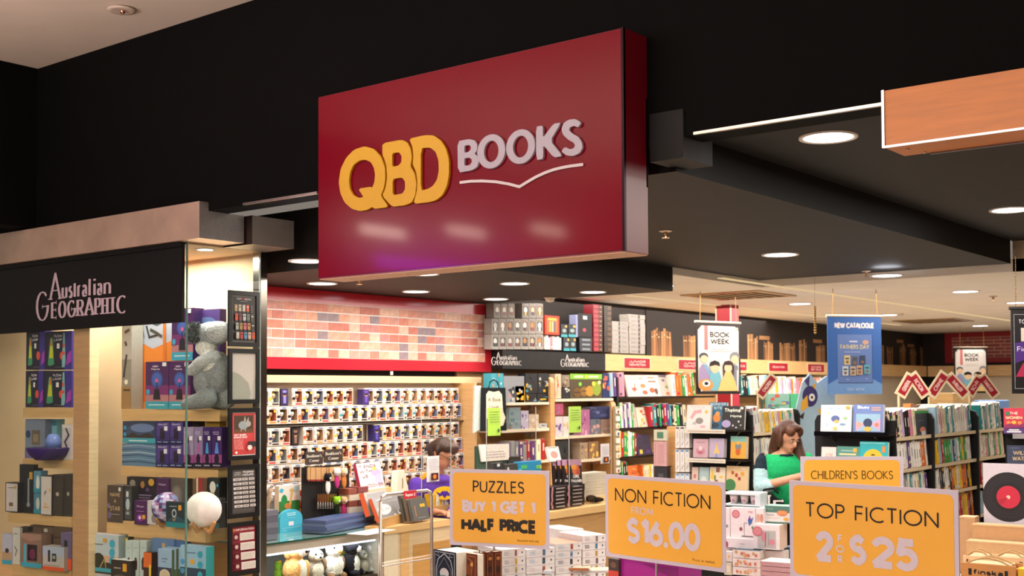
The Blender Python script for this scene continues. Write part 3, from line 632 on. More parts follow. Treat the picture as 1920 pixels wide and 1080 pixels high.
LAV = lambda c1, c2: [('r', 0, 0, 1, 1, '#1d1630'), ('r', .72, 0, 1, 1, '#3a2a8a'), ('p', [(.1, .12), (.2, .1), (.34, .14), (.3, .8), (.24, .85), (.18, .8)], '#3f8f6a'), ('p', [(.15, .3), (.31, .3), (.28, .62), (.19, .62)], '#c7c92c'), ('p', [(.19, .62), (.28, .62), (.25, .82), (.22, .82)], '#d8742c'),
    ('e', .66, .36, .1, .11, c1), ('p', [(.8, .1), (1, .2), (1, .5), (.86, .4)], c2), ('t', 'FLOW', .5, .84, .07, .3, '#cfc6d8', .22), ('t', 'LAMP', .5, .74, .07, .3, '#cfc6d8', .22), ('r', .46, .55, .56, .68, '#e8e6ea'), ('r', .4, .06, .75, .07, '#777')]
LB = [('top left', (49, 621, 84, 693)), ('top right', (85, 621, 134, 693)), ('lower left', (48, 695, 81, 764)), ('lower right', (82, 695, 134, 764))]
for k, (nm, bx) in enumerate(LB):
    it = LAV('#d8503c', '#a03ab0')
    if 'right' in nm: it = it+[('p', [(.66, .06), (.76, .06), (.8, .2), (.76, .95), (.7, .95), (.66, .2)], '#7fb3bd'), ('e', .72, .42, .05, .05, '#d8503c'), ('e', .72, .62, .04, .06, '#d8503c')]
    carton('lamp_box', f'{nm} dark rainbow lava lamp box of four on the far left shelf', 'box', S1.shift(.02), bx, '#1d1630', .1, it, group='rainbow lamp boxes', right='#3a2a8a')
OB = [('r', 0, 0, 1, 1, '#e5822c'), ('p', [(0, .78), (.1, .72), (.5, .62), (.95, .7), (1, .8), (1, 1), (0, 1)], '#b9bccb'), ('p', [(.3, 1), (.35, .9), (.6, .85), (.92, .92), (.97, 1)], '#4d5d62'),
      ('s', [(.35, .86), (.42, .74), (.62, .76)], .04, '#35302c'), ('s', [(.44, .82), (.6, .78), (.72, .74)], .05, '#4a4438'), ('s', [(.12, .95), (.22, .72)], .02, '#555'), ('s', [(.2, .97), (.3, .74)], .015, '#666'),
      ('r', .14, .08, .24, .48, '#d2602a'), ('r', .3, .08, .42, .48, '#c9571f'), ('r', .12, .6, .2, .68, '#f0c39a'), ('r', .75, 0, .82, 1, '#d2702c')]
carton('telescope_box', 'large orange box with a white moon picture on the right case shelf', 'box', S1.shift(.14), (247, 585, 326, 767), '#d9752a', .1, OB)
a, w_, h_ = rect(S1.shift(.03), 228, 598, 246, 767)
o = put('gadget_box', MB().box(-w_/2, w_/2, .0, .1, 0, h_, '#8f8a80', top='#aaa'), CARD, loc=a, yaw=S1.th); tag(o, 'tall grey patterned box at the left of the orange box', 'box')
m2 = MB(); art(m2, w_, h_, [('r', 0, .55, 1, 1, '#b8b3ad'), ('s', [(.2, .35), (.5, .6), (.4, .5)], .2, '#3c3a38'), ('s', [(.3, .85), (.8, .88)], .2, '#4a4038'), ('s', [(.35, .75), (.5, .7)], .2, '#4a4038'), ('r', 0, 0, 1, .25, '#9a7a50'), ('r', .2, .2, .9, .22, '#3a3020'), ('c', .5, .3, .18, '#efe8d8')]); put('front_print', m2, PRINT, o)
PLB = [('r', 0, 0, 1, 1, '#4a2358'), ('r', 0, .15, 1, .3, '#b57a80'), ('r', 0, .3, 1, .5, '#7c2f6e'), ('c', .5, .62, .26, '#3a4f9c'), ('c', .5, .62, .2, '#4a63ae'), ('r', .48, .38, .52, .62, '#221a2a'), ('e', .5, .6, .07, .04, '#d85a9a'),
       ('p', [(.34, .2), (.66, .2), (.6, .42), (.4, .42)], '#231f28'), ('e', .12, .36, .08, .06, '#3c9fc4'), ('r', 0, 0, 1, .16, '#3f9fb5'), ('r', .15, .08, .85, .1, '#d0e2e8'), ('r', .75, .9, .92, .98, '#e6e6ea'), ('t', 'Plasma', .45, .82, .045, .36, '#d8d0e0', .2), ('e', .45, .9, .14, .02, '#b5a8c0')]
carton('plasma_ball_box', 'purple plasma ball box stacked highest, behind the glass corner', 'box', S1.shift(.06), (322, 578, 362, 676), '#3f2050', .1, PLB, right='#40245c')
carton('plasma_ball_box', 'lower left purple plasma ball box beside the orange box', 'box', S1.shift(.01), (273, 678, 316, 767), '#3f2050', .1, PLB, right='#40245c')
carton('plasma_ball_box', 'lower purple plasma ball box nearest the stuffed koala', 'box', S1.shift(.01), (317, 678, 357, 767), '#3f2050', .1, PLB, right='#40245c')
carton('gadget_box', 'dark purple box largely hidden behind the koala', 'box', S1.shift(.14), (363, 580, 412, 676), '#452a6c', .06, [('r', 0, 0, .5, .16, '#3f9fb5'), ('e', .5, .7, .4, .15, '#5c6f9c')])
# koala (lying, head up at left)
kb = rect(S1.shift(-.02), 355, 592, 428, 768); kp, kw, kh = kb
G1, G2, G3 = '#8f9498', '#a9adb0', '#e6e4e0'
kl = [((.0, .02, kh*.80), (.105, .08, .085), G2), ((.05, .02, kh*.82), (.1, .08, .075), '#c9ccd0'), ((-.02, .0, kh*.66), (.07, .06, .06), G3), ((-.06, -.01, kh*.70), (.022, .03, .03), '#3a3a3c'),
      ((-.075, -.03, kh*.82), (.062, .045, .066), G1), ((.11, .03, kh*.84), (.05, .035, .055), G1), ((.03, .04, kh*.38), (.11, .09, .15), '#8b8f93'), ((-.03, -.02, kh*.3), (.06, .05, .1), '#8c9094'),
      ((.03, .07, kh*.14), (.13, .06, .09), G1), ((.02, -.02, kh*.52), (.06, .05, .08), G3)]
kl += limb([(.06, -.02, kh*.56), (0, -.06, kh*.5), (-.09, -.06, kh*.41)], [.045, .045, .03], '#b3b7ba')+limb([(.03, -.04, .07), (-.05, -.07, .05), (-.1, -.08, .035)], [.06, .05, .035], '#84898c')
ko = put('plush_koala', blob(kl, .007, 4), FUR, loc=(kp.x, kp.y, kp.z), yaw=S1.th); ko.scale = (kw/.30,)*1+(1, 1); tag(ko, 'grey stuffed koala sitting on the upper shelf in the glass case', 'soft toy')
mb = MB(); r_ = random.Random(3)
for i in range(700):
    a = r_.uniform(0, 6.28); b_ = r_.uniform(-1.2, 1.2); n_ = Vector((math.cos(a)*math.cos(b_)*.058, -abs(math.sin(a)*math.cos(b_))*.045, math.sin(b_)*.064)); c_ = Vector((-.075, -.03, kh*.82))+n_
    t_ = n_.normalized()*.02; s_ = Vector((r_.uniform(-.004, .004), 0, r_.uniform(-.004, .004)))+Vector((.003, 0, .003))
    mb.add([c_-s_, c_+s_, c_+t_], [(0, 1, 2)], r_.choice(['#6e7276', '#9a9ea2', '#b5b9bc', '#54585c']))
ef = put('ear_fur', mb, FUR, ko); ef['kind'] = 'stuff'
# row 2
OC = [('r', 0, 0, 1, 1, '#5d7fa0')]+[('p', [(.0, z), (.5, z+.06), (1, z-.02), (1, z-.06), (.5, z+.02), (0, z-.05)], c) for z, c in ((.9, '#8fa9c0'), (.75, '#3d5f84'), (.6, '#a5bccd'), (.48, '#35557a'), (.33, '#7b9ab6'), (.2, '#2f4e70'))]
carton('night_light_box', 'dark boxed night lamp with a teal strip stacked above the ocean box', 'box', S1.shift(.02), (230, 790, 292, 831), '#33415f', .1, [('r', 0, 0, 1, 1, '#33415f'), ('e', .5, .55, .4, .35, '#3a5078'), ('e', .6, .7, .36, .2, '#6a80b0'), ('p', [(0, .2), (.3, .5), (.5, .35), (.8, .5), (1, .2)], '#3a2f30'), ('r', 0, 0, 1, .24, '#3fa0b8'), ('r', .2, .09, .75, .14, '#cfe4ea'), ('e', .08, .7, .05, .1, '#3f8fc0'), ('e', .08, .4, .05, .1, '#3f8fc0')])
carton('night_light_box', 'wide blue box printed with ocean waves on the middle shelf', 'box', S1.shift(.02), (229, 832, 292, 875), '#44617f', .1, OC)
GX = lambda: [('r', 0, 0, 1, 1, '#3d2b72'), ('p', [(0, .3), (1, .6), (1, 1), (0, .8)], '#4d3a86'), ('r', .3, .2, .65, .62, '#1b1426'), ('e', .48, .62, .2, .1, '#2a1c38'), ('r', .6, .6, .85, .8, '#eae6ee'), ('r', 0, 0, 1, .16, '#1c2050'), ('t', 'GALAXY', .5, .84, .09, .7, '#cfc6e2', .2), ('r', .1, .06, .42, .1, '#9aa0d0'), ('r', .55, .06, .9, .1, '#9aa0d0')]
for nm, bx in (('upper left', (293, 791, 318, 832)), ('upper right', (319, 791, 343, 832)), ('lower left', (293, 833, 317, 876)), ('lower right', (318, 833, 343, 876))):
    carton('galaxy_light_box', f'{nm} of four small purple galaxy light boxes', 'box', S1.shift(.0), bx, '#33246a', .09, GX(), group='purple galaxy light boxes')
for i, (x0, x1, c1, c2) in enumerate(((344, 363, '#9c8fb0', '#6b5a8a'), (364, 380, '#8a7aa5', '#b060a0'), (381, 396, '#3a2468', '#4a9ad0'), (397, 416, '#43246a', '#5a8fe0'))):
    carton('lava_lamp_box', f'tall purple boxed lava lamp, {ORD[i]} from the left below the koala', 'box', S1.shift(-.02), (x0, 801, x1, 877), c1, .08,
        [('r', 0, 0, 1, 1, c1), ('r', 0, .12, 1, .32, '#9a4a8a'), ('p', [(.3, .35), (.7, .35), (.58, .62), (.42, .62)], c2), ('p', [(.3, .12), (.7, .12), (.75, .25), (.6, .34), (.4, .34), (.25, .25)], '#221a30'), ('p', [(.42, .62), (.58, .62), (.53, .76), (.47, .76)], '#251c34'), ('r', 0, 0, 1, .12, '#1a1428'), ('r', .15, .04, .85, .07, '#a8a0b8'), ('r', .6, .68, .9, .78, '#eeeaf2'), ('t', 'LAVA', .45, .86, .04, .6, '#d8d0e4', .2), ('r', .2, .82, .75, .84, '#b8b0c8')], group='tall lava lamp boxes')
carton('gadget_box', 'dark box with small red picture lying across behind the lava lamps', 'box', S1.shift(.08), (344, 789, 372, 800), '#2a2220', .06)
carton('gadget_box', 'flat yellow box lying at the back right of the middle shelf', 'box', S1.shift(.08), (386, 789, 412, 800), '#c49a2c', .06)
# row 3
carton('name_a_star_box', 'brown box lettered NAME A STAR at the left of the third shelf', 'box', S3, (201, 910, 231, 980), '#4a3d38', .1, [('r', 0, 0, 1, 1, '#4a3d38'), ('e', .15, .2, .12, .1, '#6a5a80'), ('e', .1, .45, .08, .07, '#7d6a90'), ('t', 'NAME', .5, .7, .1, .62, '#d9b98c', .13), ('t', 'A', .5, .53, .1, 0, '#d9b98c', .13), ('t', 'STAR', .5, .32, .12, .64, '#d9b98c', .13), ('r', .25, .22, .8, .23, '#c8c0b0'), ('r', .72, .85, .86, .95, '#dcdcdc')], right='#2b2426')
carton('telescope_kit_box', 'open dark window box showing a clear gadget, beside NAME A STAR', 'box', S3.shift(.01), (232, 911, 247, 980), '#33302f', .08, [('r', .1, .1, .9, .9, '#474b50'), ('e', .5, .5, .25, .16, '#b5c4cc'), ('r', .3, .7, .6, .85, '#d8d8d8'), ('r', .3, .22, .7, .3, '#9aa4aa')])
carton('galaxy_projector_box', 'large black box with tiny purple writing on the third shelf', 'box', S3.shift(.07), (248, 909, 296, 983), '#1c1522', .08, [('r', 0, 0, 1, 1, '#241a28'), ('r', .15, .72, .75, .75, '#8a7a98'), ('r', .2, .66, .7, .68, '#8a7a98'), ('e', .6, .88, .08, .05, '#5a4470')])
carton('mood_light_box', 'small purple box with a white side in front of the black box', 'box', S3.shift(-.02), (252, 939, 275, 984), '#4b1c56', .08, [('r', 0, 0, 1, 1, '#4b1c56'), ('e', .5, .3, .3, .15, '#8a2f90'), ('c', .45, .3, .1, '#e8d0f0'), ('r', .65, .25, .9, .42, '#e0a02c'), ('t', 'Moon', .5, .72, .1, .6, '#c8a8d0', .2), ('r', .2, .55, .8, .58, '#9a6aa8')])
carton('mood_light_box', 'white sided carton with a stone pattern beside the purple globe', 'box', S3.shift(-.015), (276, 939, 292, 983), '#c9c4cc', .08, [('e', .8, .25, .3, .2, '#8a7c7a')])
carton('mood_light_box', 'tall purple box with gold sticker standing behind the globe', 'box', S3.shift(.03), (293, 897, 316, 942), '#43184c', .07, [('e', .5, .25, .32, .15, '#7a2a84'), ('c', .5, .2, .1, '#d8c0e8'), ('r', .7, .1, .95, .35, '#e0a02c'), ('t', 'Moon', .5, .7, .1, .6, '#c8a8d0', .2)])
carton('star_map_box', 'black box with gold planet picture at the back of the third shelf', 'box', S3.shift(.06), (238, 895, 292, 912), '#211b1c', .05, [('e', .2, .3, .1, .4, '#8d8578'), ('e', .55, .2, .07, .4, '#a87840'), ('e', .85, .5, .1, .4, '#c89a3c')])
carton('astronaut_lamp_box', 'dark teal box with an astronaut picture behind the glass corner', 'box', S3.shift(-.07), (311, 941, 346, 989), '#1e2a33', .035, [('r', 0, 0, 1, .2, '#1f7f88'), ('p', [(0, .2), (.5, .5), (1, .3), (1, .2)], '#2a4a5a'), ('e', .45, .55, .13, .17, '#aebcc4'), ('e', .45, .55, .08, .1, '#1a2430'), ('r', .68, .68, .84, .88, '#e0a02c'), ('r', .2, .8, .6, .84, '#8d99a0'), ('s', [(.4, .35), (.46, .25), (.55, .38)], .03, '#c9a060')], right='#1f7f88')
carton('stone_lamp_box', 'textured brown carton standing tall behind the globe and moon lamp', 'box', S3.shift(.05), (317, 897, 346, 960), '#5a5048', .07, [('e', .5, .5, .35, .3, '#74695e'), ('e', .5, .55, .2, .18, '#857a6c'), ('e', .45, .25, .25, .12, '#695f54')])
carton('rolled_map_box', 'narrow carton in red and cream at the back of the third shelf', 'box', S3.shift(.06), (366, 896, 388, 940), '#6b4a38', .05, [('r', .3, 0, .6, 1, '#a8323c'), ('r', .1, .2, .25, 1, '#ddc9a8')])
carton('moon_lamp_box', 'dark box with teal base printed with a white moon lamp', 'box', S3.shift(.03), (389, 896, 411, 942), '#1d2226', .07, [('r', 0, 0, 1, .2, '#1f7f88'), ('e', .45, .62, .26, .24, '#d8d4cc'), ('s', [(.3, .4), (.45, .3), (.6, .4)], .06, '#c99a5a'), ('e', .85, .7, .08, .07, '#3f9fc0')])
carton('moon_lamp_box', 'lower dark moon lamp box with teal base half hidden by the white globe', 'box', S3.shift(.04), (388, 943, 411, 990), '#1d2226', .07, [('r', 0, 0, 1, .22, '#1f7f88'), ('e', .5, .65, .2, .2, '#c8c4bc'), ('r', .3, .85, .8, .95, '#d8b8b8')])
def globe(pl, px, py, rpx, col, label, seed):
    c = pl.at(px, py); e = pl.at(px+rpx, py); r = (e-c).dot(pl.e); t = empty('globe_lamp', (c.x, c.y, c.z-r*1.28), pl.th); tag(t, label, 'lamp')
    m_ = mk('globe_'+str(seed), .55, namt=.1, nscale=14)
    if seed == 1:
        mb = MB().sph((0, 0, r*1.28), r, col, 24, 16)
    else:
        mb = MB().sph((0, 0, r*1.28), r, col, 24, 16); q = random.Random(5)
        for i in range(len(mb.c)): mb.c[i] = C(('#b8a8cf', '#d8cfe6', '#7a5a9c', '#a05a8c', '#8f9fce', '#3a2a60')[int(3+3*math.sin(mb.v[mb.f[i][0]][0]*60+mb.v[mb.f[i][0]][2]*45)) % 6])
    put('globe', mb, m_, t)
    for s_ in (-1, 1):
        f = MB().tube([(s_*r*.95, 0, r*.62), (s_*r*.62, 0, .004), (s_*r*.5, 0, .004), (-s_*r*.05, 0, r*.4)], r*.11, '#c08a50', 6)
        put('leg', f, WOOD, t, loc=(0, -r*.1*s_, 0))
    put('leg', MB().tube([(0, -r*.9, r*.6), (0, -r*.5, .006), (0, r*.6, r*.3)], r*.1, '#c08a50', 6), WOOD, t)
globe(S3.shift(-.09), 382, 955, 24, '#e9e4e0', 'white moon globe lamp on a crossed wooden stand', 1)
globe(S3.shift(.02), 313, 951, 20, '#a99ccf', 'purple galaxy globe lamp on a wooden stand behind the teal box', 2)
# row 4
carton('gadget_box', 'pale sky coloured box with three blue circles on the bottom shelf', 'box', S4.shift(-.03), (165, 1002, 222, 1092), '#b8b2b8', .08, [('r', 0, .55, 1, 1, '#b9c6d2'), ('r', 0, .3, 1, .56, '#d8a890'), ('r', 0, .18, 1, .42, '#3c342c'), ('e', .35, .45, .2, .16, '#2c3024'), ('s', [(.4, .3), (.55, .5), (.6, .3)], .03, '#a89a60'), ('r', 0, .22, 1, .3, '#3fa0b8'), ('c', .8, .82, .09, '#3fa8c8'), ('c', .8, .64, .09, '#3fa8c8'), ('c', .8, .48, .09, '#3fa8c8'), ('r', .5, .84, .62, .92, '#e0a02c'), ('r', .2, .78, .5, .8, '#777')], right='#9aa')
carton('book_light_box', 'olive picture box behind the pale sky coloured box', 'box', S4.shift(.03), (223, 1001, 240, 1092), '#5d5a48', .05, [('e', .4, .55, .4, .15, '#2c3024'), ('r', .6, .82, .95, .92, '#e0b83c')])
carton('rock_kit_box', 'dark tilted box with pale grey top at the front of the bottom shelf', 'box', S4.shift(-.06), (208, 1050, 245, 1092), '#352c28', .09, [('r', 0, 0, 1, 1, '#352c28'), ('r', .6, .5, .8, .85, '#e0a02c'), ('r', .15, .6, .5, .66, '#9a948a'), ('e', .5, .2, .4, .15, '#6a6058')], top='#d6d8d6', right='#26201e')
for i, x in enumerate((235, 248, 262)):
    carton('slim_torch_box', f'slim pale box with a dark oval window, {ORD[i]} of three', 'box', S4.shift(-.02), (x, 1014, x+12.5, 1092), '#b7c6c6', .08, [('p', [(.3, .3), (.7, .3), (.75, .5), (.6, .6), (.4, .6), (.25, .5)], '#4a2a28'), ('r', .2, .82, .8, .84, '#99a8a8')], group='slim pale torch boxes')
carton('gadget_box', 'small orange and black box leaning on the slim pale boxes', 'box', S4.shift(-.05), (269, 1036, 284, 1092), '#3c2018', .05, [('r', 0, .5, 1, 1, '#d86a2c'), ('r', .7, .2, .95, .6, '#e8c83c')])
carton('gadget_box', 'plain mid blue box behind the stack of dial boxes', 'box', S4.shift(.01), (285, 1010, 326, 1092), '#5f7fae', .08, [('r', .45, .8, .6, .9, '#c0a070'), ('r', .1, .2, .3, .6, '#4a6494')])
carton('gadget_box', 'blue box with a dark picture next to the plain blue box', 'box', S4.shift(.03), (327, 1012, 345, 1092), '#4d70a8', .06, [('r', .2, .6, .6, .8, '#2c3038')])
for i in range(3):
    carton('dial_box', ('front pale blue box printed with a round dial', 'second pale blue box edge behind the dial box', 'third pale blue box edge behind the dial box')[i], 'box', S4.shift(-.07+.022*i), (296+i*8, 1030-i*2, 322+i*8, 1092), '#93b0cf', .02, [('r', 0, 0, 1, .45, '#3a4258'), ('e', .5, .22, .38, .18, '#d8c8b0'), ('e', .5, .22, .3, .14, '#c8b89c'), ('r', .3, .7, .7, .73, '#5a6a80'), ('r', .3, .62, .6, .64, '#5a6a80')] if i == 0 else [('r', 0, 0, 1, .4, '#4a6a5a')], right='#6f7f58')
carton('gadget_box', 'pale blue box with teal circles at the bottom right of the case', 'box', S4.shift(-.07), (338, 1024, 386, 1092), '#8fb6d4', .07, [('r', 0, 0, 1, .4, '#2c4258'), ('c', .78, .78, .1, '#2fa0b8'), ('c', .78, .5, .1, '#2fa0b8'), ('c', .78, .22, .1, '#2fa0b8'), ('r', .4, .5, .55, .64, '#e0a02c'), ('c', .1, .55, .08, '#4f90c8'), ('c', .1, .3, .08, '#4f90c8'), ('r', .2, .8, .6, .83, '#5a7a98')], right='#1f8f98')
# far left rows
carton('gadget_box', 'grey blue box with a dome picture at far left, second shelf', 'box', S1.shift(.03), (47, 786, 84, 860), '#77839c', .08, [('e', .15, .62, .12, .1, '#1c3c6c'), ('r', .35, .35, .75, .72, '#6b5c4c'), ('r', .42, .42, .68, .62, '#8d7c66'), ('r', 0, 0, 1, .25, '#4a8fb8'), ('p', [(0, .2), (.5, .32), (1, .2), (1, 0), (0, 0)], '#6a64a0')])
carton('gadget_box', 'pair of turquoise jar pictures on a box above the dark bowl', 'box', S1.shift(.09), (85, 786, 108, 836), '#5f9fb5', .06, [('r', .1, .2, .45, .8, '#9fd8d8'), ('r', .55, .2, .9, .8, '#7fb8c8'), ('r', .1, .75, .9, .95, '#3f7f98')])
carton('gadget_box', 'black and white patterned box beside the post on the second shelf', 'box', S1.shift(.0), (116, 796, 134, 862), '#c8bfc0', .06, [('s', [(.2, .1), (.6, .3), (.3, .5), (.7, .7), (.4, .9)], .16, '#33303c'), ('r', 0, .9, 1, 1, '#d8d0cc')])
bp, bw, bh = rect(S1.shift(-.03), 66, 836, 124, 862)
tag(put('dark_bowl', MB().lathe([(0, 0), (bw*.3, 0), (bw*.42, bh*.35), (bw*.5, bh*.8), (bw*.5, bh*.9), (bw*.36, bh*.9), (0, bh*.8)], '#3a2c66', 20), GLOSS, loc=bp), 'round dark purple bowl shaped gadget on the far left second shelf', 'gadget')
tag(put('blue_lens', MB().lathe([(0, 0), (bw*.16, 0), (bw*.16, bh*.5), (bw*.1, bh*.9), (0, bh)], '#6f86c8', 16), GLOSS, loc=bp+Vector((bw*.1, 0, bh*.92))), 'pale blue lens cap shape sitting on the dark bowl', 'gadget')
WB = [('r', 0, 0, 1, 1, '#1d1a1c'), ('r', .06, .03, .94, .97, '#cdc4c6'), ('r', .3, .2, .6, .32, '#7a5c3c'), ('r', .2, .82, .7, .84, '#5a5458'), ('r', .7, .8, .85, .9, '#c89a3c')]
carton('watch_box', 'small white fronted black box at the extreme left', 'box', S3.shift(-.01), (10, 905, 34, 960), '#1b1718', .08, WB)
carton('thermometer_box', 'tall black box with a glass tube picture at far left', 'box', S3.shift(.03), (36, 871, 62, 962), '#17151a', .08, [('s', [(.66, .2), (.66, .72)], .12, '#8d95a0'), ('c', .66, .18, .12, '#8d95a0'), ('r', .72, .7, .95, .85, '#c89a3c')])
carton('bottle_box', 'upper blue bottle picture box beside the tall black box', 'box', S3.shift(.02), (63, 883, 76, 924), '#5a8fb0', .06, [('e', .6, .45, .25, .35, '#d8dcd8'), ('r', 0, 0, 1, .2, '#2f8fa8')])
carton('bottle_box', 'lower blue bottle picture box beside the tall black box', 'box', S3.shift(.02), (63, 925, 76, 963), '#4a7f9c', .06, [('e', .6, .5, .25, .3, '#c8ccc8'), ('r', 0, 0, 1, .22, '#2f8fa8')])
carton('microscope_box', 'white fronted dark box with orange print at far left third shelf', 'box', S3.shift(-.02), (76, 892, 97, 966), '#2c2622', .09, [('r', .04, .02, .96, .98, '#d2cac8'), ('s', [(.3, .55), (.5, .62), (.35, .5)], .06, '#6a6468'), ('r', .25, .18, .75, .23, '#d8a070'), ('r', .3, .27, .6, .3, '#d8a070'), ('r', .75, .6, .9, .68, '#e0b060')])
carton('microscope_box', 'plain dark brown side turned box with a small round logo', 'box', S3.shift(-.01), (98, 890, 117, 966), '#3b332c', .08, [('e', .5, .52, .16, .05, '#b8b0a4')])
carton('microscope_box', 'second dark brown box beside the oak post', 'box', S3.shift(0), (118, 889, 134, 966), '#352e28', .08, [('e', .6, .52, .16, .05, '#a8a094')])
carton('gadget_box', 'pale box with teal foot at the extreme lower left', 'box', S4.shift(0), (4, 1001, 22, 1058), '#a9b4c4', .06, [('r', 0, .12, 1, .4, '#b09878'), ('e', .5, .45, .2, .08, '#4a3c34'), ('r', 0, 0, 1, .14, '#3fa0b8')])
carton('gadget_box', 'white and black tall box at the lower left of the case', 'box', S4.shift(.01), (23, 989, 37, 1060), '#d2ccc8', .06, [('r', .2, .82, .7, .84, '#555'), ('s', [(.3, .5), (.6, .4), (.4, .25)], .1, '#4a4444')])
carton('gadget_box', 'black side panel box behind the brown stone box', 'box', S4.shift(.03), (38, 988, 52, 1055), '#26211f', .05)
carton('stone_box', 'brown stone patterned box with a dark window and teal foot', 'box', S4.shift(-.03), (40, 1001, 78, 1064), '#87695a', .08, [('r', 0, 0, 1, .14, '#3fa0b8'), ('r', .12, .14, .25, .7, '#4fa8c0'), ('r', .3, .2, .78, .68, '#2a1a24'), ('e', .55, .4, .15, .16, '#6a2a4c'), ('p', [(0, .86), (.5, .78), (1, .86), (1, 1), (0, 1)], '#9a7c6c')])
carton('stone_box', 'larger brown stone patterned box behind the first', 'box', S4.shift(.07), (56, 986, 100, 1062), '#6d5642', .06, [('s', [(0, .5), (.4, .55), (1, .5)], .02, '#3c2c20'), ('s', [(.5, 0), (.55, .5), (.5, 1)], .02, '#3c2c20'), ('r', .6, .86, .75, .94, '#cfc8bc')])
carton('stone_box', 'brown brick patterned box beside the oak post, lower left', 'box', S4.shift(.04), (101, 988, 134, 1030), '#5c4735', .06, [('s', [(0, .5), (1, .55)], .03, '#2f2218')])
carton('walkie_talkie_box', 'grey and orange box with a picture of two handsets', 'box', S4.shift(-.05), (80, 1025, 120, 1070), '#b7b0ae', .08, [('r', 0, 0, 1, .16, '#d8552c'), ('r', 0, .6, 1, 1, '#a9b4cc'), ('r', .25, .36, .36, .84, '#2a2a2c'), ('r', .44, .38, .64, .72, '#3a3c3e'), ('r', .48, .5, .6, .62, '#9aa89a'), ('r', .1, .2, .8, .23, '#8a8480')])
carton('walkie_talkie_box', 'purple and orange box half hidden by the oak post', 'box', S4.shift(-.02), (114, 999, 134, 1068), '#6a5c84', .06, [('r', 0, 0, 1, .3, '#d8552c'), ('r', .3, .4, .6, .8, '#2a2a2c')])
# ---------------------------------------------------------------- poster frames on the return glass
def frame(bx, label, items, back='#d8d4cc'):
    pl = PU(UG+.004); b, w_, h_ = rect(pl, *bx); t = empty('poster_frame', b, pl.th); tag(t, label, 'framed poster', 'frames on the shop window return')
    e = .028; t.location = b; F_ = MB().box(-w_/2, w_/2, 0, .003, 0, h_, '#0a0a0a')
    put('backing', F_, CARD, t)
    for q in ((-w_/2, -w_/2+e, 0, h_), (w_/2-e, w_/2, 0, h_), (-w_/2+e, w_/2-e, 0, e), (-w_/2+e, w_/2-e, h_-e, h_)): put('frame_bar', MB().box(q[0], q[1], -.012, .0, q[2], q[3], '#08080a'), mk('frame_black', .35) if 'frame_black' not in bpy.data.materials else bpy.data.materials['frame_black'], t)
    W2, H2 = w_-2*e, h_-2*e; m2 = MB(); art(m2, W2, H2, [('r', 0, 0, 1, 1, back)]+items, -.001); put('poster_print', m2, PRINT, t, loc=(0, 0, e))
r_ = random.Random(11); it = [('r', .04, .02, .96, .98, '#5a5650'), ('r', .08, .04, .92, .96, '#231f1e'), ('t', 'TOP', .3, .905, .035, .2, '#ddd', .2), ('t', '100', .47, .905, .04, .14, '#c83a3a', .25), ('t', 'BOOKS', .68, .905, .035, .26, '#ddd', .2), ('r', .35, .87, .65, .88, '#999')]
bc = ['#b89a5a', '#c8c0b0', '#cfc8b8', '#d8643c', '#4a4a50', '#d8543c', '#7a4a50', '#c0ccc8', '#7a7a68', '#4a5048', '#a8aca0', '#a88a4a', '#c86a7a', '#b8863c', '#33343a', '#b5b0a4', '#b5402c', '#5a8fb8', '#c8a890', '#c8502c']
for j in range(4):
    for i in range(5): x = .12+i*.158; z = .66-j*.195; it += [('r', x, z, x+.12, z+.14, bc[j*5+i]), ('r', x+.02, z+.08, x+.1, z+.1, r_.choice(['#222', '#ddd', '#555'])), ('r', x+.03, z-.02, x+.09, z-.012, '#999')]
frame((427, 546, 485, 650), 'framed dark poster of twenty book covers, highest of five frames', it, '#6f6a64')
frame((427, 654, 485, 757), 'empty grey framed sheet second from the top in the column of frames', [('p', [(0, .55), (.15, .62), (.4, .5), (.7, .35), (.8, .12), (.75, 0), (0, 0)], '#8f9184'), ('p', [(.0, 1), (1, 1), (1, .5), (.8, .2), (.7, .36), (.4, .52), (0, .62)], '#b4ada4')], '#a9a59c')
frame((427, 765, 485, 862), 'red framed poster with a small long-eared animal photo', [('r', 0, 0, 1, 1, '#d8cfc8'), ('r', .03, .02, .97, .98, '#c94444'), ('r', .1, .52, .9, .93, '#4a3a2c'), ('r', .1, .52, .9, .6, '#6b4a34'), ('e', .48, .7, .2, .1, '#8f9a9c'), ('e', .68, .73, .12, .07, '#a5a09a'), ('p', [(.5, .8), (.54, .92), (.6, .8)], '#a8a49c'), ('p', [(.62, .8), (.7, .9), (.7, .78)], '#a8a49c'), ('s', [(.4, .62), (.38, .56)], .03, '#b8a89a'), ('s', [(.55, .62), (.56, .56)], .03, '#b8a89a'),
    ('t', 'HELP BILBIES', .34, .455, .045, .52, '#f2e4e0', .22), ('t', 'BOUNCE BACK', .36, .4, .045, .56, '#f2e4e0', .22)]+scribble(random.Random(1), 10, .08, .14, .46, .38, '#e0a8a4')+[('r', .62, .2, .95, .32, '#2c2a2a'), ('e', .7, .18, .1, .06, '#d8d4cc'), ('r', .1, .05, .18, .1, '#efe6e0')], '#d8cfc8')
it = [('t', 'QBD', .25, .905, .035, .26, '#c8c2c0', .2), ('t', 'BOOKS', .25, .86, .03, .26, '#c8c2c0', .2), ('t', 'TRADING', .68, .905, .05, .46, '#e2dedc', .22), ('t', 'HOURS', .68, .84, .05, .46, '#e2dedc', .22)]
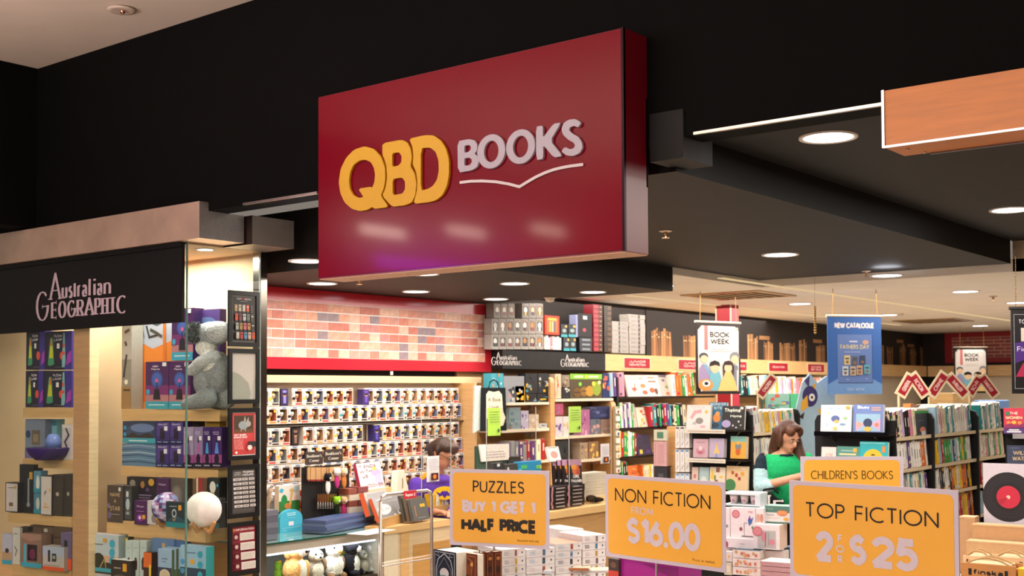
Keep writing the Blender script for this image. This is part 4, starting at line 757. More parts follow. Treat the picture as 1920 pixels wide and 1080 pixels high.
for j in range(7):
    z = .74-j*.1; it += [('r', .06, z, .4, z+.055, '#cfc8c4'), ('r', .43, z, .66, z+.055, '#cfc8c4'), ('r', .71, z, .94, z+.055, '#cfc8c4'), ('r', .14, z+.02, .32, z+.035, '#6b6460'), ('r', .47, z+.02, .62, z+.035, '#6b6460'), ('r', .75, z+.02, .9, z+.035, '#6b6460')]
frame((427, 871, 485, 970), 'grey framed trading hours notice with seven rows of times', it, '#55504e')
it = [('t', 'INFORMATION', .56, .9, .05, .76, '#e8d8d4', .24), ('r', .06, .9, .16, .95, '#d8843c')]
for j in range(4):
    z = .68-j*.215; it += [('r', .07, z, .3, z+.17, '#5a1420'), ('r', .34, z, .94, z+.17, '#d8cfc6'), ('e', .185, z+.085, .07, .045, '#c9a8a4')]+scribble(random.Random(j), 3, .38, z+.03, .9, z+.14, '#a89a94', .2)
frame((427, 978, 485, 1078), 'maroon framed information notice with four white panels, lowest frame', it, '#8a2434')
# ================================================================ BRICK PANEL AND FIGURINE WALL
a = onZ(488, 535, ZC-.002); b = onZ(921, 571, ZC-.002); UBR = (a.x+b.x)/2-.005; pb_ = PU(UBR)
va = V0+.68; vb = pb_.at(921, 620).y; zB = pb_.at(700, 694).z; BH = ZC-.004-zB; BL = vb-va
bp_ = empty('brick_print_panel', (UBR, va, zB), R(90)); tag(bp_, 'long brick patterned panel in a red surround above the figurine wall', 'panel')
put('backing', MB().box(0, BL, .004, .05, 0, BH, '#b01a2c'), PRINT, bp_)
y0_, y1_ = BH*.145, BH*.84; RR = '#c0202f'
gl = mk('red_gloss', .22, namt=.04, coat=.3)
put('border', MB().box(0, BL, 0, .004, 0, y0_, RR), gl, bp_); put('border', MB().box(0, BL, 0, .004, y1_, BH, RR), gl, bp_); put('border', MB().box(BL-.09, BL, 0, .004, y0_, y1_, RR), gl, bp_)
put('mortar', MB().box(0, BL-.09, .001, .004, y0_, y1_, '#e9ddd6'), PRINT, bp_)
r_ = random.Random(4); bc = ['#d48a76', '#cc7c66', '#dd9c86', '#c07060', '#deb09a', '#c98c7e', '#bd7c76', '#d89a80']
bm = {}
rh = (y1_-y0_)/6
for j in range(6):
    x = 0; ww = .115; n = 0
    while x < BL-.09:
        lw = ww if j % 2 == 0 else (.115 if n % 3 == 0 else .23)
        if j % 2 == 1 and n % 4 == 1: lw = .115
        lw = min(lw, BL-.09-x); 
        if lw < .02: break
        k = (round(lw, 3), r_.choice(bc) if r_.random() > .06 else '#8f7a80')
        if k not in bm: bm[k] = MB().bbox(.004, lw-.004, 0, .004, .005, rh-.005, k[1], .0015).mesh('brick'); bm[k].materials.append(BRICKM)
        put('brick', bm[k], BRICKM, bp_, loc=(x, -.0028, y0_+j*rh)); x += lw; n += 1
tag(put('ceiling_hook', MB().box(-.012, .012, 0, .01, 0, .03, '#d8d4cc'), CARD, loc=pb_.shift(-.0).at(735, 703), yaw=R(90)), 'tiny white hook on the black strip under the brick panel', 'hook')
# canopy, back board, end panel
UF = -6.95
pc = PU(UBR-.0); zc0 = pc.at(500, 717).z; zc1 = pc.at(500, 703).z
vend = PU(-7.04).at(856, 800).y
cab = empty('figurine_cabinet', (0, 0, 0)); tag(cab, 'wall cabinet of maple boards holding rows of boxed figurines', 'cabinet')
put('canopy', MB().box(-7.09, UBR, va-.02, vend+.28, zc0, zc1, '#e3c295'), WOOD, cab)
put('back_panel', MB().box(-7.095, -7.07, va-.02, vend, .3, zc0, '#b9a795'), CARD, cab)
q = PV(vend).at(890, 800)
put('end_panel', MB().box(-7.09, q.x, vend, vend+.03, .0, zc0, '#d8ae78'), WOOD, cab)
put('base', MB().box(-7.09, -6.9, va, vend, 0, .5, WD), WOOD, cab)
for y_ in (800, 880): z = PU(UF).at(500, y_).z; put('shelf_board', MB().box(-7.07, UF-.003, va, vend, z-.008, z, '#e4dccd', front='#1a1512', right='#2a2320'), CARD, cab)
# boxed figurines: a few kinds, copied
FW, FH, FD = .104, .133, .085
SKN = ['#e2b48c', '#d8a078', '#c98a5c', '#efe6da', '#e8c39a']; HR = ['#2a1a14', '#5a3420', '#c9542c', '#e0b040', '#dcdcd8', '#3a2c5a', '#2c8fa0', '#8a2a2a', '#1c1c20', '#b06a30']
BG = ['#b8705a', '#7a829a', '#a5866c', '#6c6670', '#b8946c', '#9ca4a6', '#c88a64', '#8a7a98']
def figbox_kind(i):
    r_ = random.Random(100+i); wc = '#d9cbbc'
    mb = MB(); x0, x1, z0, z1 = -.2*FW, .45*FW, .18*FH, .83*FH; h = FW/2
    mb.add([(-h, 0, 0), (h, 0, 0), (h, FD, 0), (-h, FD, 0), (-h, 0, FH), (h, 0, FH), (h, FD, FH), (-h, FD, FH)], [(0, 3, 2, 1), (4, 5, 6, 7), (1, 2, 6, 5), (2, 3, 7, 6), (3, 0, 4, 7)], wc)
    for (a, b, c, d) in ((-h, x0, 0, FH), (x1, h, 0, FH), (x0, x1, 0, z0), (x0, x1, z1, FH)): mb.flat([(a, c), (b, c), (b, d), (a, d)], 0, wc)
    bg = BG[i % 8]; D_ = .06
    mb.add([(x0, 0, z0), (x1, 0, z0), (x1, 0, z1), (x0, 0, z1), (x0, D_, z0), (x1, D_, z0), (x1, D_, z1), (x0, D_, z1)], [(4, 5, 6, 7), (0, 1, 5, 4), (2, 3, 7, 6), (0, 4, 7, 3), (1, 2, 6, 5)], bg)
    o = put('figurine_box', mb, CARD, loc=(0, 0, -50))
    sk = SKN[r_.randrange(5)]; hr = HR[i % 10]; bd = r_.choice(['#2c2c3a', '#8a2a2a', '#3c5a8a', '#d8b040', '#4a6a4a', '#dcd8d0', '#5a3a7a'])
    f = MB(); cx_ = -.0+.006; cy = .03
    f.sph((cx_, cy, z0+.052), (.028, .022, .025), sk, 8, 6, hr, 2); f.sph((cx_, cy+.006, z0+.058), (.0295, .022, .023), hr, 8, 5)
    f.lathe([(.0, .0), (.012, .001), (.009, .02), (.006, .034)], bd, 8, (cx_, cy, z0+.001)); f.box(cx_-.012, cx_-.004, cy-.02, cy-.016, z0+.046, z0+.053, '#1a1210').box(cx_+.004, cx_+.012, cy-.02, cy-.016, z0+.046, z0+.053, '#1a1210')
    put('figurine', f, CARD, o)
    p = MB(); art(p, FW, FH, [('r', .1, .86, .45, .95, '#f4efe8'), ('r', .5, .87, .9, .94, r_.choice(['#c8503c', '#4a62a8', '#e0a040', '#a8a0a8', '#5a7ab8'])), ('r', .34, .05, .94, .14, r_.choice(['#2a2422', '#d8843c', '#b8a898', '#c83c3c', '#3a3a44'])),
        ('e', .17, .33, .16, .13, sk), ('e', .16, .41, .165, .09, hr), ('r', .06, .1, .22, .22, bd), ('r', .04, .55, .08, .8, '#3a62a8')] + ([('r', .72, .66, .9, .8, '#e8b030')] if i % 3 == 0 else []))
    put('box_print', p, PRINT, o); return o
kinds = [figbox_kind(i) for i in range(14)]
def narrow_box(pl, x0, x1, y0, y1, c1, c2, label):
    carton('narrow_figure_box', label, 'box', pl, (x0, y0, x1, y1), c1, .07, [('r', .1, .05, .9, .95, c1), ('e', .5, .84, .3, .08, c2), ('e', .5, .62, .28, .07, '#d8a070'), ('r', .3, .15, .7, .55, c2), ('e', .5, .66, .3, .05, '#2a1c18')])
pf = PU(UF); RZ = [pf.at(500, y_).z for y_ in (761.5, 796, 837, 872, 907, 942, 977)]
rname = ['top row', 'second row', 'third row', 'fourth row', 'fifth row', 'sixth row', 'seventh row']
vst = pf.at(483, 800).y
gaps = {0: {2, 9}, 2: {3, 10}}
cnt = 0
for j, z in enumerate(RZ):
    v = vst-(.03 if j % 2 else .0); i = 0; vis = 0
    while v+FW < vend-.002:
        if i in gaps.get(j, ()):
            xx = 0
            v += .125; i += 1; continue
        if j < 6 or i < 3:
            k = kinds[rnd.randrange(14)]; vis += 1
            lab = f'figurine in white window box, {ORD[min(vis-1, 29)]} from left, {rname[j]} of figurine wall'
            dup(k, (UF+rnd.uniform(-.004, .0), v+FW/2, z+.0005), (0, 0, R(90)+rnd.uniform(-.03, .03)), lab, 'boxed figurines on the wall'); cnt += 1
        v += FW+rnd.uniform(.001, .004); i += 1
for k in kinds:
    for ch in list(k.children): bpy.data.objects.remove(ch)
    bpy.data.objects.remove(k)
def vx(j, g): return None
narrow_box(pf, 527, 540, 729, 761, '#2c2450', '#8a7ac0', 'narrow dark blue toy box in the gap of the top row')
narrow_box(pf, 681, 692, 730, 759, '#3c2a6c', '#6a4aa8', 'narrow purple toy box in the right gap of the top row')
narrow_box(pf, 548, 560, 804, 836, '#2a1c20', '#8a6a5a', 'narrow dark toy box in the gap of the third row')
narrow_box(pf, 701, 712, 797, 829, '#2a2060', '#5a4aa0', 'narrow deep blue toy box in the right gap of the third row')

# ================================================================ HEADER BOARDS AND WALL ABOVE
UHD = -6.85; ph = PU(UHD); h0 = ph.at(921, 691).z; h1 = ph.at(921, 655.5).z
v0_ = vb+.004; v1_ = ph.at(1135, 680).y; v2_ = VEND-.5
hd = empty('black_header_board', (UHD, v0_, h0), R(90)); tag(hd, 'black header board with two white serif wordmarks above the science toys', 'sign')
put('board', MB().box(0, v1_-v0_, 0, .24, 0, h1-h0, '#1c1a1c'), BLACK, hd)
for x0, x1 in ((921, 978), (1051, 1104)):
    a = ph.at(x0, 680).y-v0_; b = ph.at(x1, 680).y-v0_; mb = MB(); ag_logo(mb, a, b-a, (h1-h0)*.2, '#c9c2c0', -.001, V=(h1-h0)*1.35); put('lettering', mb, PRINT, hd)
hw = empty('maple_header_board', (UHD, v1_, h0), R(90)); tag(hw, 'long pale maple header board carrying small red category signs', 'sign')
nb = 7; L_ = (v2_-v1_)/nb
for i in range(nb): put('panel', MB().box(i*L_+.001, (i+1)*L_-.001, 0, .24, 0, h1-h0, '#d9af77'), WOOD, hw)
def catsign(x0, x1, lines):
    a = ph.at(x0, 680).y-v1_; b = ph.at(x1, 680).y-v1_; H = h1-h0
    s = put('category_sign', MB().box(a, b, -.006, 0, H*.14, H*.86, '#dcc9a8'), CARD, hw)
    put('sign_face', MB().box(a+.02, b-.02, -.009, -.006, H*.2, H*.8, '#a01c2c'), PRINT, s)
    mb = MB()
    for i, t_ in enumerate(lines): text(mb, t_, (a+b)/2, H*(.52-.2*i if len(lines) > 1 else .43), H*.15, '#e8c8c0', -.0095, .24, (b-a)*.6)
    put('lettering', mb, PRINT, s)
catsign(1168, 1219, ['JUNIOR', 'NON-FICTION']); catsign(1270, 1322, ['JUNIOR', 'NON-FICTION']); catsign(1376, 1400, ['KIDS']); catsign(1440, 1477, ['EDUCATION']); catsign(1513, 1545, ['AWARD', 'BEST SELLER'])
# far end wall: header continues, brick print
pe = PV(VEND-.45); a = pe.at(1734, 690); 
struct('trim_7', MB().box(UHD, 2.5, VEND-.45, VEND-.2, h0, h1, '#d9b381'), WOOD)
pe2 = PV(VEND-.01); a = pe2.at(1772, 675); b = pe2.at(1905, 620)
bw_ = empty('far_brick_panel', (a.x, VEND-.012, pe2.at(1840, 680).z)); tag(bw_, 'distant dim red brick patterned panel behind the far hanging poster', 'panel')
hh = ZW-.003-bw_.location.z; ww_ = 3.4
put('backing', MB().box(0, ww_, 0, .01, 0, hh, '#a3202c'), PRINT, bw_)
put('mortar', MB().box(.12, ww_, -.004, 0, hh*.16, hh*.84, '#c9a8a0'), PRINT, bw_)
for j in range(6):
    x = .12
    while x < ww_-.1:
        l = (.26 if (j % 2) else .17); k = ('far', l, r_.choice(['#a8433c', '#9c4a48', '#b0544a']))
        if k not in bm: bm[k] = MB().box(.008, l-.008, 0, .004, .008, hh*.113-.008, k[2]).mesh('brick'); bm[k].materials.append(BRICKM)
        put('brick', bm[k], BRICKM, bw_, loc=(x, -.009, hh*.16+j*hh*.113)); x += l
# printed mural of old books above the header
pm = PU(UWALL+.014); a = pm.at(1212, 620); b = pm.at(1745, 640)
mu = put('book_mural', MB().box(0, b.y-a.y, 0, .012, 0, ZW-.002-h1, '#201815'), PAINT, loc=(UWALL+.014, a.y, h1), yaw=R(90)); tag(mu, 'dark wall mural printed with rows of old brown books above the maple header', 'mural')
r_ = random.Random(9); mb = MB(); x = .1; Lm = b.y-a.y
while x < Lm-.1:
    n = r_.randrange(5, 9); hh_ = r_.uniform(.26, .38)
    for _ in range(n):
        t = r_.uniform(.035, .07); h = hh_*r_.uniform(.85, 1); c = r_.choice(['#a5784f', '#8f6540', '#b88a60', '#6a4830', '#9c7048', '#7c5636'])
        ln = r_.choice([0, 0, 0, .02]); mb.flat([(x, .005), (x+t, .005), (x+t-ln, h), (x-ln, h)], -.001, c); mb.flat([(x+t*.2-ln, h*.75), (x+t*.8-ln, h*.75), (x+t*.8-ln, h*.8), (x+t*.2-ln, h*.8)], -.0018, '#c9a070'); x += t+.004
    if r_.random() < .5: mb.flat([(x-.4, hh_+.01), (x-.1, hh_+.01), (x-.1, hh_+.06), (x-.4, hh_+.06)], -.001, '#9c7048')
    x += r_.uniform(.1, .3)
put('printed_spines', mb, PAINT, mu)['kind'] = 'stuff'
# stock standing on the black header
pt = PU(UHD-.01)
def rowboxes(y0, y1, xs, group, nm):
    for i, (x0, x1, c, k) in enumerate(xs):
        its = [('r', .18, .2, .9, .8, r_.choice(['#4a423c', '#6a625a', '#3a3634', '#7a5a4a'])), ('e', .5, .55, .25, .2, r_.choice(['#d8b090', '#c8c4c0', '#e8e4dc', '#b8803c'])), ('r', .35, .2, .65, .42, r_.choice(['#8a3a3a', '#dcdce0', '#3c3c4c', '#c8b060'])), ('r', .15, .84, .8, .92, '#8a8078')]
        carton('boxed_toy', f'{k} window box, {ORD[i]} from left, {nm} above black header', 'box', pt.shift(.0), (x0, y0, x1, y1), c, .09, its, group=group)
def xs(x0, x1, n, c, k): return [(x0+(x1-x0)*i/n, x0+(x1-x0)*(i+1)/n-.8, c, k) for i in range(n)]
rowboxes(627, 655, xs(922, 1019, 7, '#a8a29c', 'grey white'), 'boxed toys above the header', 'lowest row')
rowboxes(597.5, 626, xs(922, 1019, 7, '#9a948e', 'grey white'), 'boxed toys above the header', 'middle row')
rowboxes(569, 596.5, [q for i, q in enumerate(xs(926, 1019, 7, '#8f8a86', 'grey')) if i not in (3,)], 'boxed toys above the header', 'highest row')
carton('boxed_toy', 'bright orange and red flat toy box above the header', 'box', pt, (1022, 592, 1049, 627.5), '#c8381c', .06, [('r', .12, .1, .88, .85, '#d8602c'), ('r', .2, .75, .8, .88, '#f0a830'), ('r', .3, .15, .42, .7, '#e0a840'), ('r', .48, .15, .56, .7, '#c8c0a0'), ('r', .62, .15, .72, .7, '#3c5a6a')])
bookrow(pt, 1021, 1054, 655, 629, 'row under the orange toy box', 'books on the black header', [0, 15, 2, 0, 9], 31, tmin=.02, tmax=.03)
for i, (x0, x1, y0, y1) in enumerate(((1052, 1064, 608, 632), (1066, 1080, 608, 632), (1057, 1068, 633, 658), (1069, 1080, 633, 658))):
    carton('kit_box', f'small dark kit box with teal foot, {["upper left", "upper right", "lower left", "lower right"][i]} of four beside the orange box', 'box', pt, (x0, y0, x1, y1), '#2a3038', .07, [('r', 0, 0, 1, .2, '#2a9aa8'), ('e', .5, .5, .3, .15, '#8a9a9c'), ('r', .6, .75, .95, .92, '#d8a03c')])
carton('game_box', 'tall black box with a small pink figure above the header', 'box', pt, (1084, 588, 1110, 632), '#111013', .1, [('r', .35, .75, .65, .9, '#c8c0c8'), ('e', .45, .3, .12, .08, '#c0304c')])
carton('game_box', 'slim box with blue and red edge beside the tall black box', 'box', pt, (1080, 590, 1083.5, 632), '#8a90b8', .08)
stackbooks(pt, 1087, 1110, 659, 633, 3, 'the dark pile beside the kit boxes', 'book piles above the header', [('dark grey', '#26282e')], .12, 0, art_=lambda i, r_: [('r', .2, .3, .85, .7, '#7a8490')], name='box_set', word='box set')
stackbooks(pt, 1113, 1130, 659, 571, 10, 'the tall red pile above the header', 'book piles above the header', [('red and black', '#7a1420')], .12, 0, page='#a01c24', art_=lambda i, r_: [('r', .08, .2, .55, .8, '#c03040'), ('r', .55, .1, 1, .9, '#1c1416'), ('r', .65, .35, .9, .6, '#a07840')], name='box_set', word='box set')
stackbooks(pt, 1133, 1147, 660, 573, 9, 'the brown pile above the header', 'book piles above the header', [('dark brown', '#2c2018')], .12, 0, page='#4a3628', art_=lambda i, r_: [('r', .5, .2, .95, .8, '#5a4028')], name='box_set', word='box set')
stackbooks(pt, 1148, 1178, 662, 603, 7, 'the left pale grey pile above the header', 'book piles above the header', [('pale grey', '#9c9690')], .12, .003, page='#a8a29c', art_=lambda i, r_: [('r', .4, .1, .5, .9, '#4a4644'), ('r', .6, .3, .9, .7, '#8a8480')], name='box_set', word='box set')
stackbooks(pt, 1180, 1210, 663, 590, 9, 'the right pale grey pile above the header', 'book piles above the header', [('pale grey', '#a09a94')], .12, .003, page='#aca6a0', art_=lambda i, r_: [('r', .55, .1, .68, .9, '#4a4644'), ('r', .1, .3, .45, .7, '#8a8480')], name='box_set', word='box set')

# ================================================================ WALL SHELVING
PSH = PU(-6.80)
struct('trim_8', MB().box(-7.098, -7.07, vend+.04, 15.4, 0, h0, '#b98d5a'), WOOD)
struct('trim_9', MB().box(-7.098, -7.06, 15.4, VEND-.21, 0, h0, '#cdbfa9'), PAINT)
def wshelf(x0, x1, yt, yb, col, label, pl=PSH, th=None):
    a = pl.at(x0, yb); b = pl.at(x1, yb); z1_ = pl.at(x0, yt).z
    o = put('wall_shelf', MB().box(-7.068, pl.p.x, a.y, b.y, a.z, z1_, col), WOOD if col[1] in 'cde' else METAL); tag(o, label, 'shelf'); return z1_
def upright(x0, x1, yt, label, col='#cfa26c', pl=PSH, y1=1000):
    a = pl.at(x0, yt); b = pl.at(x1, yt); o = put('shelf_upright', MB().prism([(-.0, 0), (.24, 0), (.24, a.z), (.03, a.z), (.008, a.z-.02), (0, a.z-.05)], 0, b.y-a.y, col), WOOD, loc=(pl.p.x+.005, b.y, 0), yaw=R(180)); tag(o, label, 'upright')
wshelf(952, 1030, 755, 760, '#e2d4bd', 'pale shelf under the yellow and black science kits')
wshelf(940, 1030, 806, 812, '#e2d4bd', 'pale shelf under the clear wrapped packs, left bay')
wshelf(940, 1030, 868, 874, '#e2d4bd', 'pale shelf under the purple and red spines, left bay')
wshelf(1041, 1150, 748, 753, '#e2d4bd', 'pale shelf under the green topped dinosaur kit')
wshelf(1041, 1150, 819, 824, '#e2d4bd', 'pale shelf in the middle of the right science bay')
wshelf(1041, 1150, 866, 871, '#e2d4bd', 'lowest pale shelf of the right science bay')
upright(1031, 1039, 707, 'maple upright with rounded top between the two science bays')
upright(1146, 1154, 752, 'maple upright at the right end of the science bays', '#c79a64')
def blur_art(seed, cols, n=9):
    r_ = random.Random(seed); o = [('r', 0, 0, 1, 1, cols[0])]
    for _ in range(n):
        x, z = r_.uniform(.05, .8), r_.uniform(.05, .8); k = r_.choice('rree'); c = r_.choice(cols)
        o.append(('r', x, z, min(1, x+r_.uniform(.1, .35)), min(1, z+r_.uniform(.06, .25)), c) if k == 'r' else ('e', x, z, min(r_.uniform(.06, .16), x, 1-x), min(r_.uniform(.05, .13), z, 1-z), c))
    return o
def items(pl, lst, cat='box', name='boxed_kit', depth=.09):
    for k, (x0, y0, x1, y1, cols, lb) in enumerate(lst):
        carton(name, lb, cat, pl, (x0, y0, x1, y1), cols[0], depth, blur_art(x0*7+k, cols))
q = PSH.shift(.02)
items(q, [(921, 700, 931, 730, ['#3f9fb0', '#e08a3c', '#cfe0e0'], 'small turquoise box with an orange figure, left'), (932, 700, 944, 730, ['#3f9fb0', '#e08a3c', '#cfe0e0'], 'small turquoise box with an orange figure, right'),
 (945, 705, 983, 755, ['#8f9298', '#2a2c34', '#d8d8d8', '#3c3c44'], 'grey kit box with a dark window at the left bay'), (966, 724, 984, 755, ['#e2a418', '#c8c4bc', '#e8b830'], 'yellow box standing beside the black kits'),
 (952, 729, 965, 755, ['#3c6a8c', '#d88a80', '#e0d8d0'], 'small blue and pink kit below the grey kit'),
 (985, 700, 1008, 737, ['#1c1c20', '#2f8a90', '#e0b020', '#8a8a90'], 'black and yellow science kit, upper left of four'), (1009, 700, 1030, 737, ['#1c1c20', '#e0b020', '#5a5a60', '#c8c8cc'], 'black and yellow science kit, upper right of four'),
 (985, 738, 1006, 755, ['#17161a', '#e8b418', '#6a8aa0'], 'black and yellow science kit, lower left of four'), (1007, 738, 1029, 755, ['#17161a', '#e8b418', '#4a8aa0'], 'black and yellow science kit, lower right of four'),
 (955, 764, 976, 806, ['#7f9098', '#5a7a88', '#b8c0c0', '#a06a5c'], 'shiny wrapped blue grey pack on the left bay'), (977, 770, 991, 806, ['#b8b0c8', '#6a4a90', '#d8d4e0'], 'white and purple narrow pack on the left bay'),
 (992, 777, 1010, 806, ['#cbb5a0', '#e0d4c4', '#b89a80'], 'beige tub of small items on the left bay'), (1011, 794, 1026, 806, ['#b8b8b8', '#4a4a50', '#e0e0e0'], 'small white toy car shape box on the left bay')])
items(q, [(1041, 701, 1052, 747, ['#d8c0a8', '#c8484c', '#e8a83c'], 'narrow pack with red fruit print at the right bay'), (1053, 703, 1068, 726, ['#8a7a68', '#5a3c28', '#a89880'], 'grey brown animal model box in the right bay'), (1053, 727, 1068, 747, ['#17161a', '#3a3a40', '#c8c4bc'], 'black box under the animal model box'),
 (1130, 700, 1147, 747, ['#1c2a5a', '#d8c82c', '#3c5aa8', '#d8604c'], 'dark blue box with a yellow corner beside the dinosaur kit'),
 (1041, 757, 1056, 778, ['#b04a70', '#d8d4d8', '#8a8a98'], 'pink and grey small box in the middle right bay'), (1041, 781, 1055, 818, ['#c8c0c8', '#6a4a90', '#e0b040'], 'white box with purple pictures in the right bay'), (1056, 781, 1067, 818, ['#d0c8c4', '#e0a83c', '#8a5a9c'], 'white box with yellow picture in the right bay'),
 (1089, 768, 1106, 818, ['#b06a98', '#8a4a80', '#d8a0c0'], 'stack of magenta striped packs in the right bay'), (1107, 762, 1145, 785, ['#2c3460', '#4a5080', '#6a6aa0'], 'wide navy box in the right bay'), (1107, 786, 1125, 818, ['#6a7080', '#c89a98', '#4a5a70'], 'grey picture pack in the right bay'), (1126, 786, 1146, 818, ['#8a7068', '#d8a878', '#5a5a6a'], 'brown picture pack in the right bay'),
 (1041, 826, 1068, 866, ['#25282c', '#3c4044', '#1a1a1c'], 'black box on the low shelf of the right bay'), (1088, 830, 1102, 866, ['#a89078', '#e0c070', '#6a5a50'], 'round tub pack on the low shelf'), (1104, 828, 1122, 866, ['#8a6a4a', '#e8c060', '#c89a50'], 'golden faced pack on the low shelf')])
o, w_, h_ = carton('dinosaur_kit_box', 'big fossil kit box with a bright green top band', 'box', q, (1069, 701, 1129, 747), '#4a3c20', .1, [('r', 0, .78, 1, 1, '#7cb82c'), ('r', .12, .84, .4, .93, '#d8f0b0'), ('e', .5, .88, .05, .07, '#e8d830'), ('r', .56, .84, .88, .93, '#d8f0b0'), ('e', .22, .25, .13, .2, '#6a4a20'), ('e', .42, .28, .12, .2, '#8a6428'), ('e', .6, .3, .14, .22, '#b88a30'), ('e', .82, .4, .14, .3, '#8a9a30'), ('e', .3, .58, .05, .08, '#7cc83c'), ('e', .72, .6, .06, .1, '#d8c83c'),
   ('s', [(.12, .25), (.32, .25)], .012, '#2a1c10'), ('s', [(.34, .3), (.5, .3)], .012, '#3a2810'), ('e', .9, .65, .05, .08, '#c8d8a0')])
bookrow(PSH, 950, 1028, 868, 826, 'the lower shelf of the left science bay', 'books in the left science bay', [13, 1, 10, 4, 11, 2, 4, 13, 10], 41, tmin=.03, tmax=.06)
# gadget column with hanging key rings
a = PSH.at(1146, 900); kc = empty('keyring_stand', (PSH.p.x+.05, a.y, a.z), R(90)); tag(kc, 'narrow rack of small hanging key rings at the end of the science bays', 'rack')
hh_ = PSH.at(1146, 762).z-a.z
put('post', MB().box(0, .07, 0, .02, -.6, hh_, '#a8987c'), CARD, kc)
for i in range(10):
    z = hh_-(i+.6)*hh_/10; put('key_ring_card', MB().box(.005, .065, -.02, -.004, z-.03, z+.02, '#e6dfd4').ell(.035, z-.01, .018, .018, -.021, r_.choice(['#b89a70', '#e8e4e0', '#7a3a3a', '#3a4a7a', '#c8a060'])), PRINT, kc)
# dark metal book shelves along the wall
for (x0, x1, yt, yb, lb) in ((1160, 1340, 744, 748, 'long grey metal shelf under the upper leaning picture books'), (1160, 1290, 803, 808, 'grey metal shelf under the second line of leaning books'), (1160, 1290, 857, 861, 'grey metal shelf under the third line of books'), (1160, 1290, 903, 908, 'grey metal shelf under the orange books'), (1387, 1560, 741, 745, 'grey metal shelf behind the hanging red category sign')):
    wshelf(x0, x1, yt, yb, '#5a5650', lb)
upright(1156, 1159, 700, 'dark end of the wall book shelves beside the science bays', '#1a1614')
bookrow(PSH, 1146, 1176, 744, 697, 'upper wall shelf beside the dinosaur kit', 'books on the wall shelves', [3, 2, 8, 9, 10, 9], 51, tmin=.03, tmax=.05, lean=-4)
for i, (x0, x1, c, lb, its) in enumerate(((1178, 1201, '#d8cbb8', 'cream picture book with red marks, first face-out on the upper wall shelf', [('t', 'ART', .4, .75, .1, .4, '#b8a890'), ('e', .6, .35, .2, .08, '#c8543c'), ('s', [(.6, .2), (.7, .6)], .06, '#b83c2c')]),
      (1199, 1219, '#dccfc0', 'cream picture book with an orange flower beside it', [('e', .5, .5, .25, .1, '#d87a4a'), ('e', .6, .2, .25, .1, '#c85a3c'), ('r', .2, .8, .6, .86, '#b89a80')]), (1215, 1240, '#e2d8c8', 'white picture book with brown animals', [('r', .2, .66, .8, .74, '#8a6a50'), ('e', .4, .3, .2, .12, '#a8502c'), ('e', .7, .25, .12, .15, '#5a3020'), ('r', .2, .85, .7, .9, '#c87a50')]),
      (1240, 1262, '#b0a498', 'large grey book with small round pictures', [('e', .4, .75, .12, .06, '#5a4a6a'), ('e', .6, .45, .12, .06, '#6a7a3c'), ('e', .6, .15, .16, .07, '#c8643c'), ('r', .1, .9, .9, 1, '#3c3450')]))):
    cover('picture_book', lb, 'book', PSH.shift(.03), (x0, 702, x1, 744), c, its, lean=-12)
bookrow(PSH, 1262, 1304, 744, 698, 'upper wall shelf left of the hanging poster', 'books on the wall shelves', [4, 1, 2, 8, 6, 0], 52, tmin=.03, tmax=.055, lean=-8)
bookrow(PSH, 1162, 1190, 803, 755, 'left of the second wall shelf', 'books on the wall shelves', [0, 10, 7, 6, 4, 0], 53, lean=-5, tmin=.02, tmax=.03)
cover('picture_book', 'pale grey patterned book face-out on the second wall shelf', 'book', PSH.shift(.03), (1180, 756, 1196, 803), '#b8aca0', blur_art(3, ['#b8aca0', '#8a8078', '#c8604c']), lean=-10)
cover('picture_book', 'colourful creature book face-out on the second wall shelf', 'book', PSH.shift(.03), (1197, 763, 1219, 803), '#d8c8b0', blur_art(4, ['#d8c8b0', '#c8543c', '#5a3a6a', '#e0b040', '#c8604c']), lean=-10)
bookrow(PSH, 1220, 1290, 803, 757, 'the second wall shelf, right part', 'books on the wall shelves', [12, 12, 5, 11, 1, 6, 0, 10, 4, 1], 54, lean=-6, tmin=.025, tmax=.05)
bookrow(PSH, 1162, 1196, 857, 808, 'the third wall shelf', 'books on the wall shelves', [6, 7, 0, 0, 4, 6, 5], 55, tmin=.02, tmax=.035)
cover('picture_book', 'dark purple adventure book face-out on the third wall shelf', 'book', PSH.shift(.03), (1196, 814, 1224, 857), '#2c2038', blur_art(5, ['#2c2038', '#4a2a6a', '#e0c040', '#1c1828', '#3a6a4a']), lean=-10)
bookrow(PSH, 1162, 1180, 903, 864, 'the fourth wall shelf', 'books on the wall shelves', [6, 4, 7, 12], 56, tmin=.02, tmax=.03, lean=-4)
cover('picture_book', 'orange covered book face-out on the fourth wall shelf', 'book', PSH.shift(.03), (1180, 872, 1204, 903), '#d8702c', blur_art(6, ['#d8702c', '#e09050', '#c85a24']), lean=-10)
bookrow(PSH, 1205, 1226, 903, 870, 'right of the fourth wall shelf', 'books on the wall shelves', [8, 1, 7, 0], 57, tmin=.02, tmax=.04)
bookrow(PSH, 1386, 1446, 741, 703, 'wall shelf right of the hanging poster', 'books on the wall shelves', [3, 11, 12, 0, 1, 8, 2, 0], 58, tmin=.025, tmax=.05, lean=-9)
bookrow(PSH, 1447, 1556, 741, 706, 'wall shelf behind the clear packs', 'books on the wall shelves', [0, 7, 2, 9, 0, 6, 8, 1, 0, 8, 15], 59, tmin=.03, tmax=.06, lean=-5)

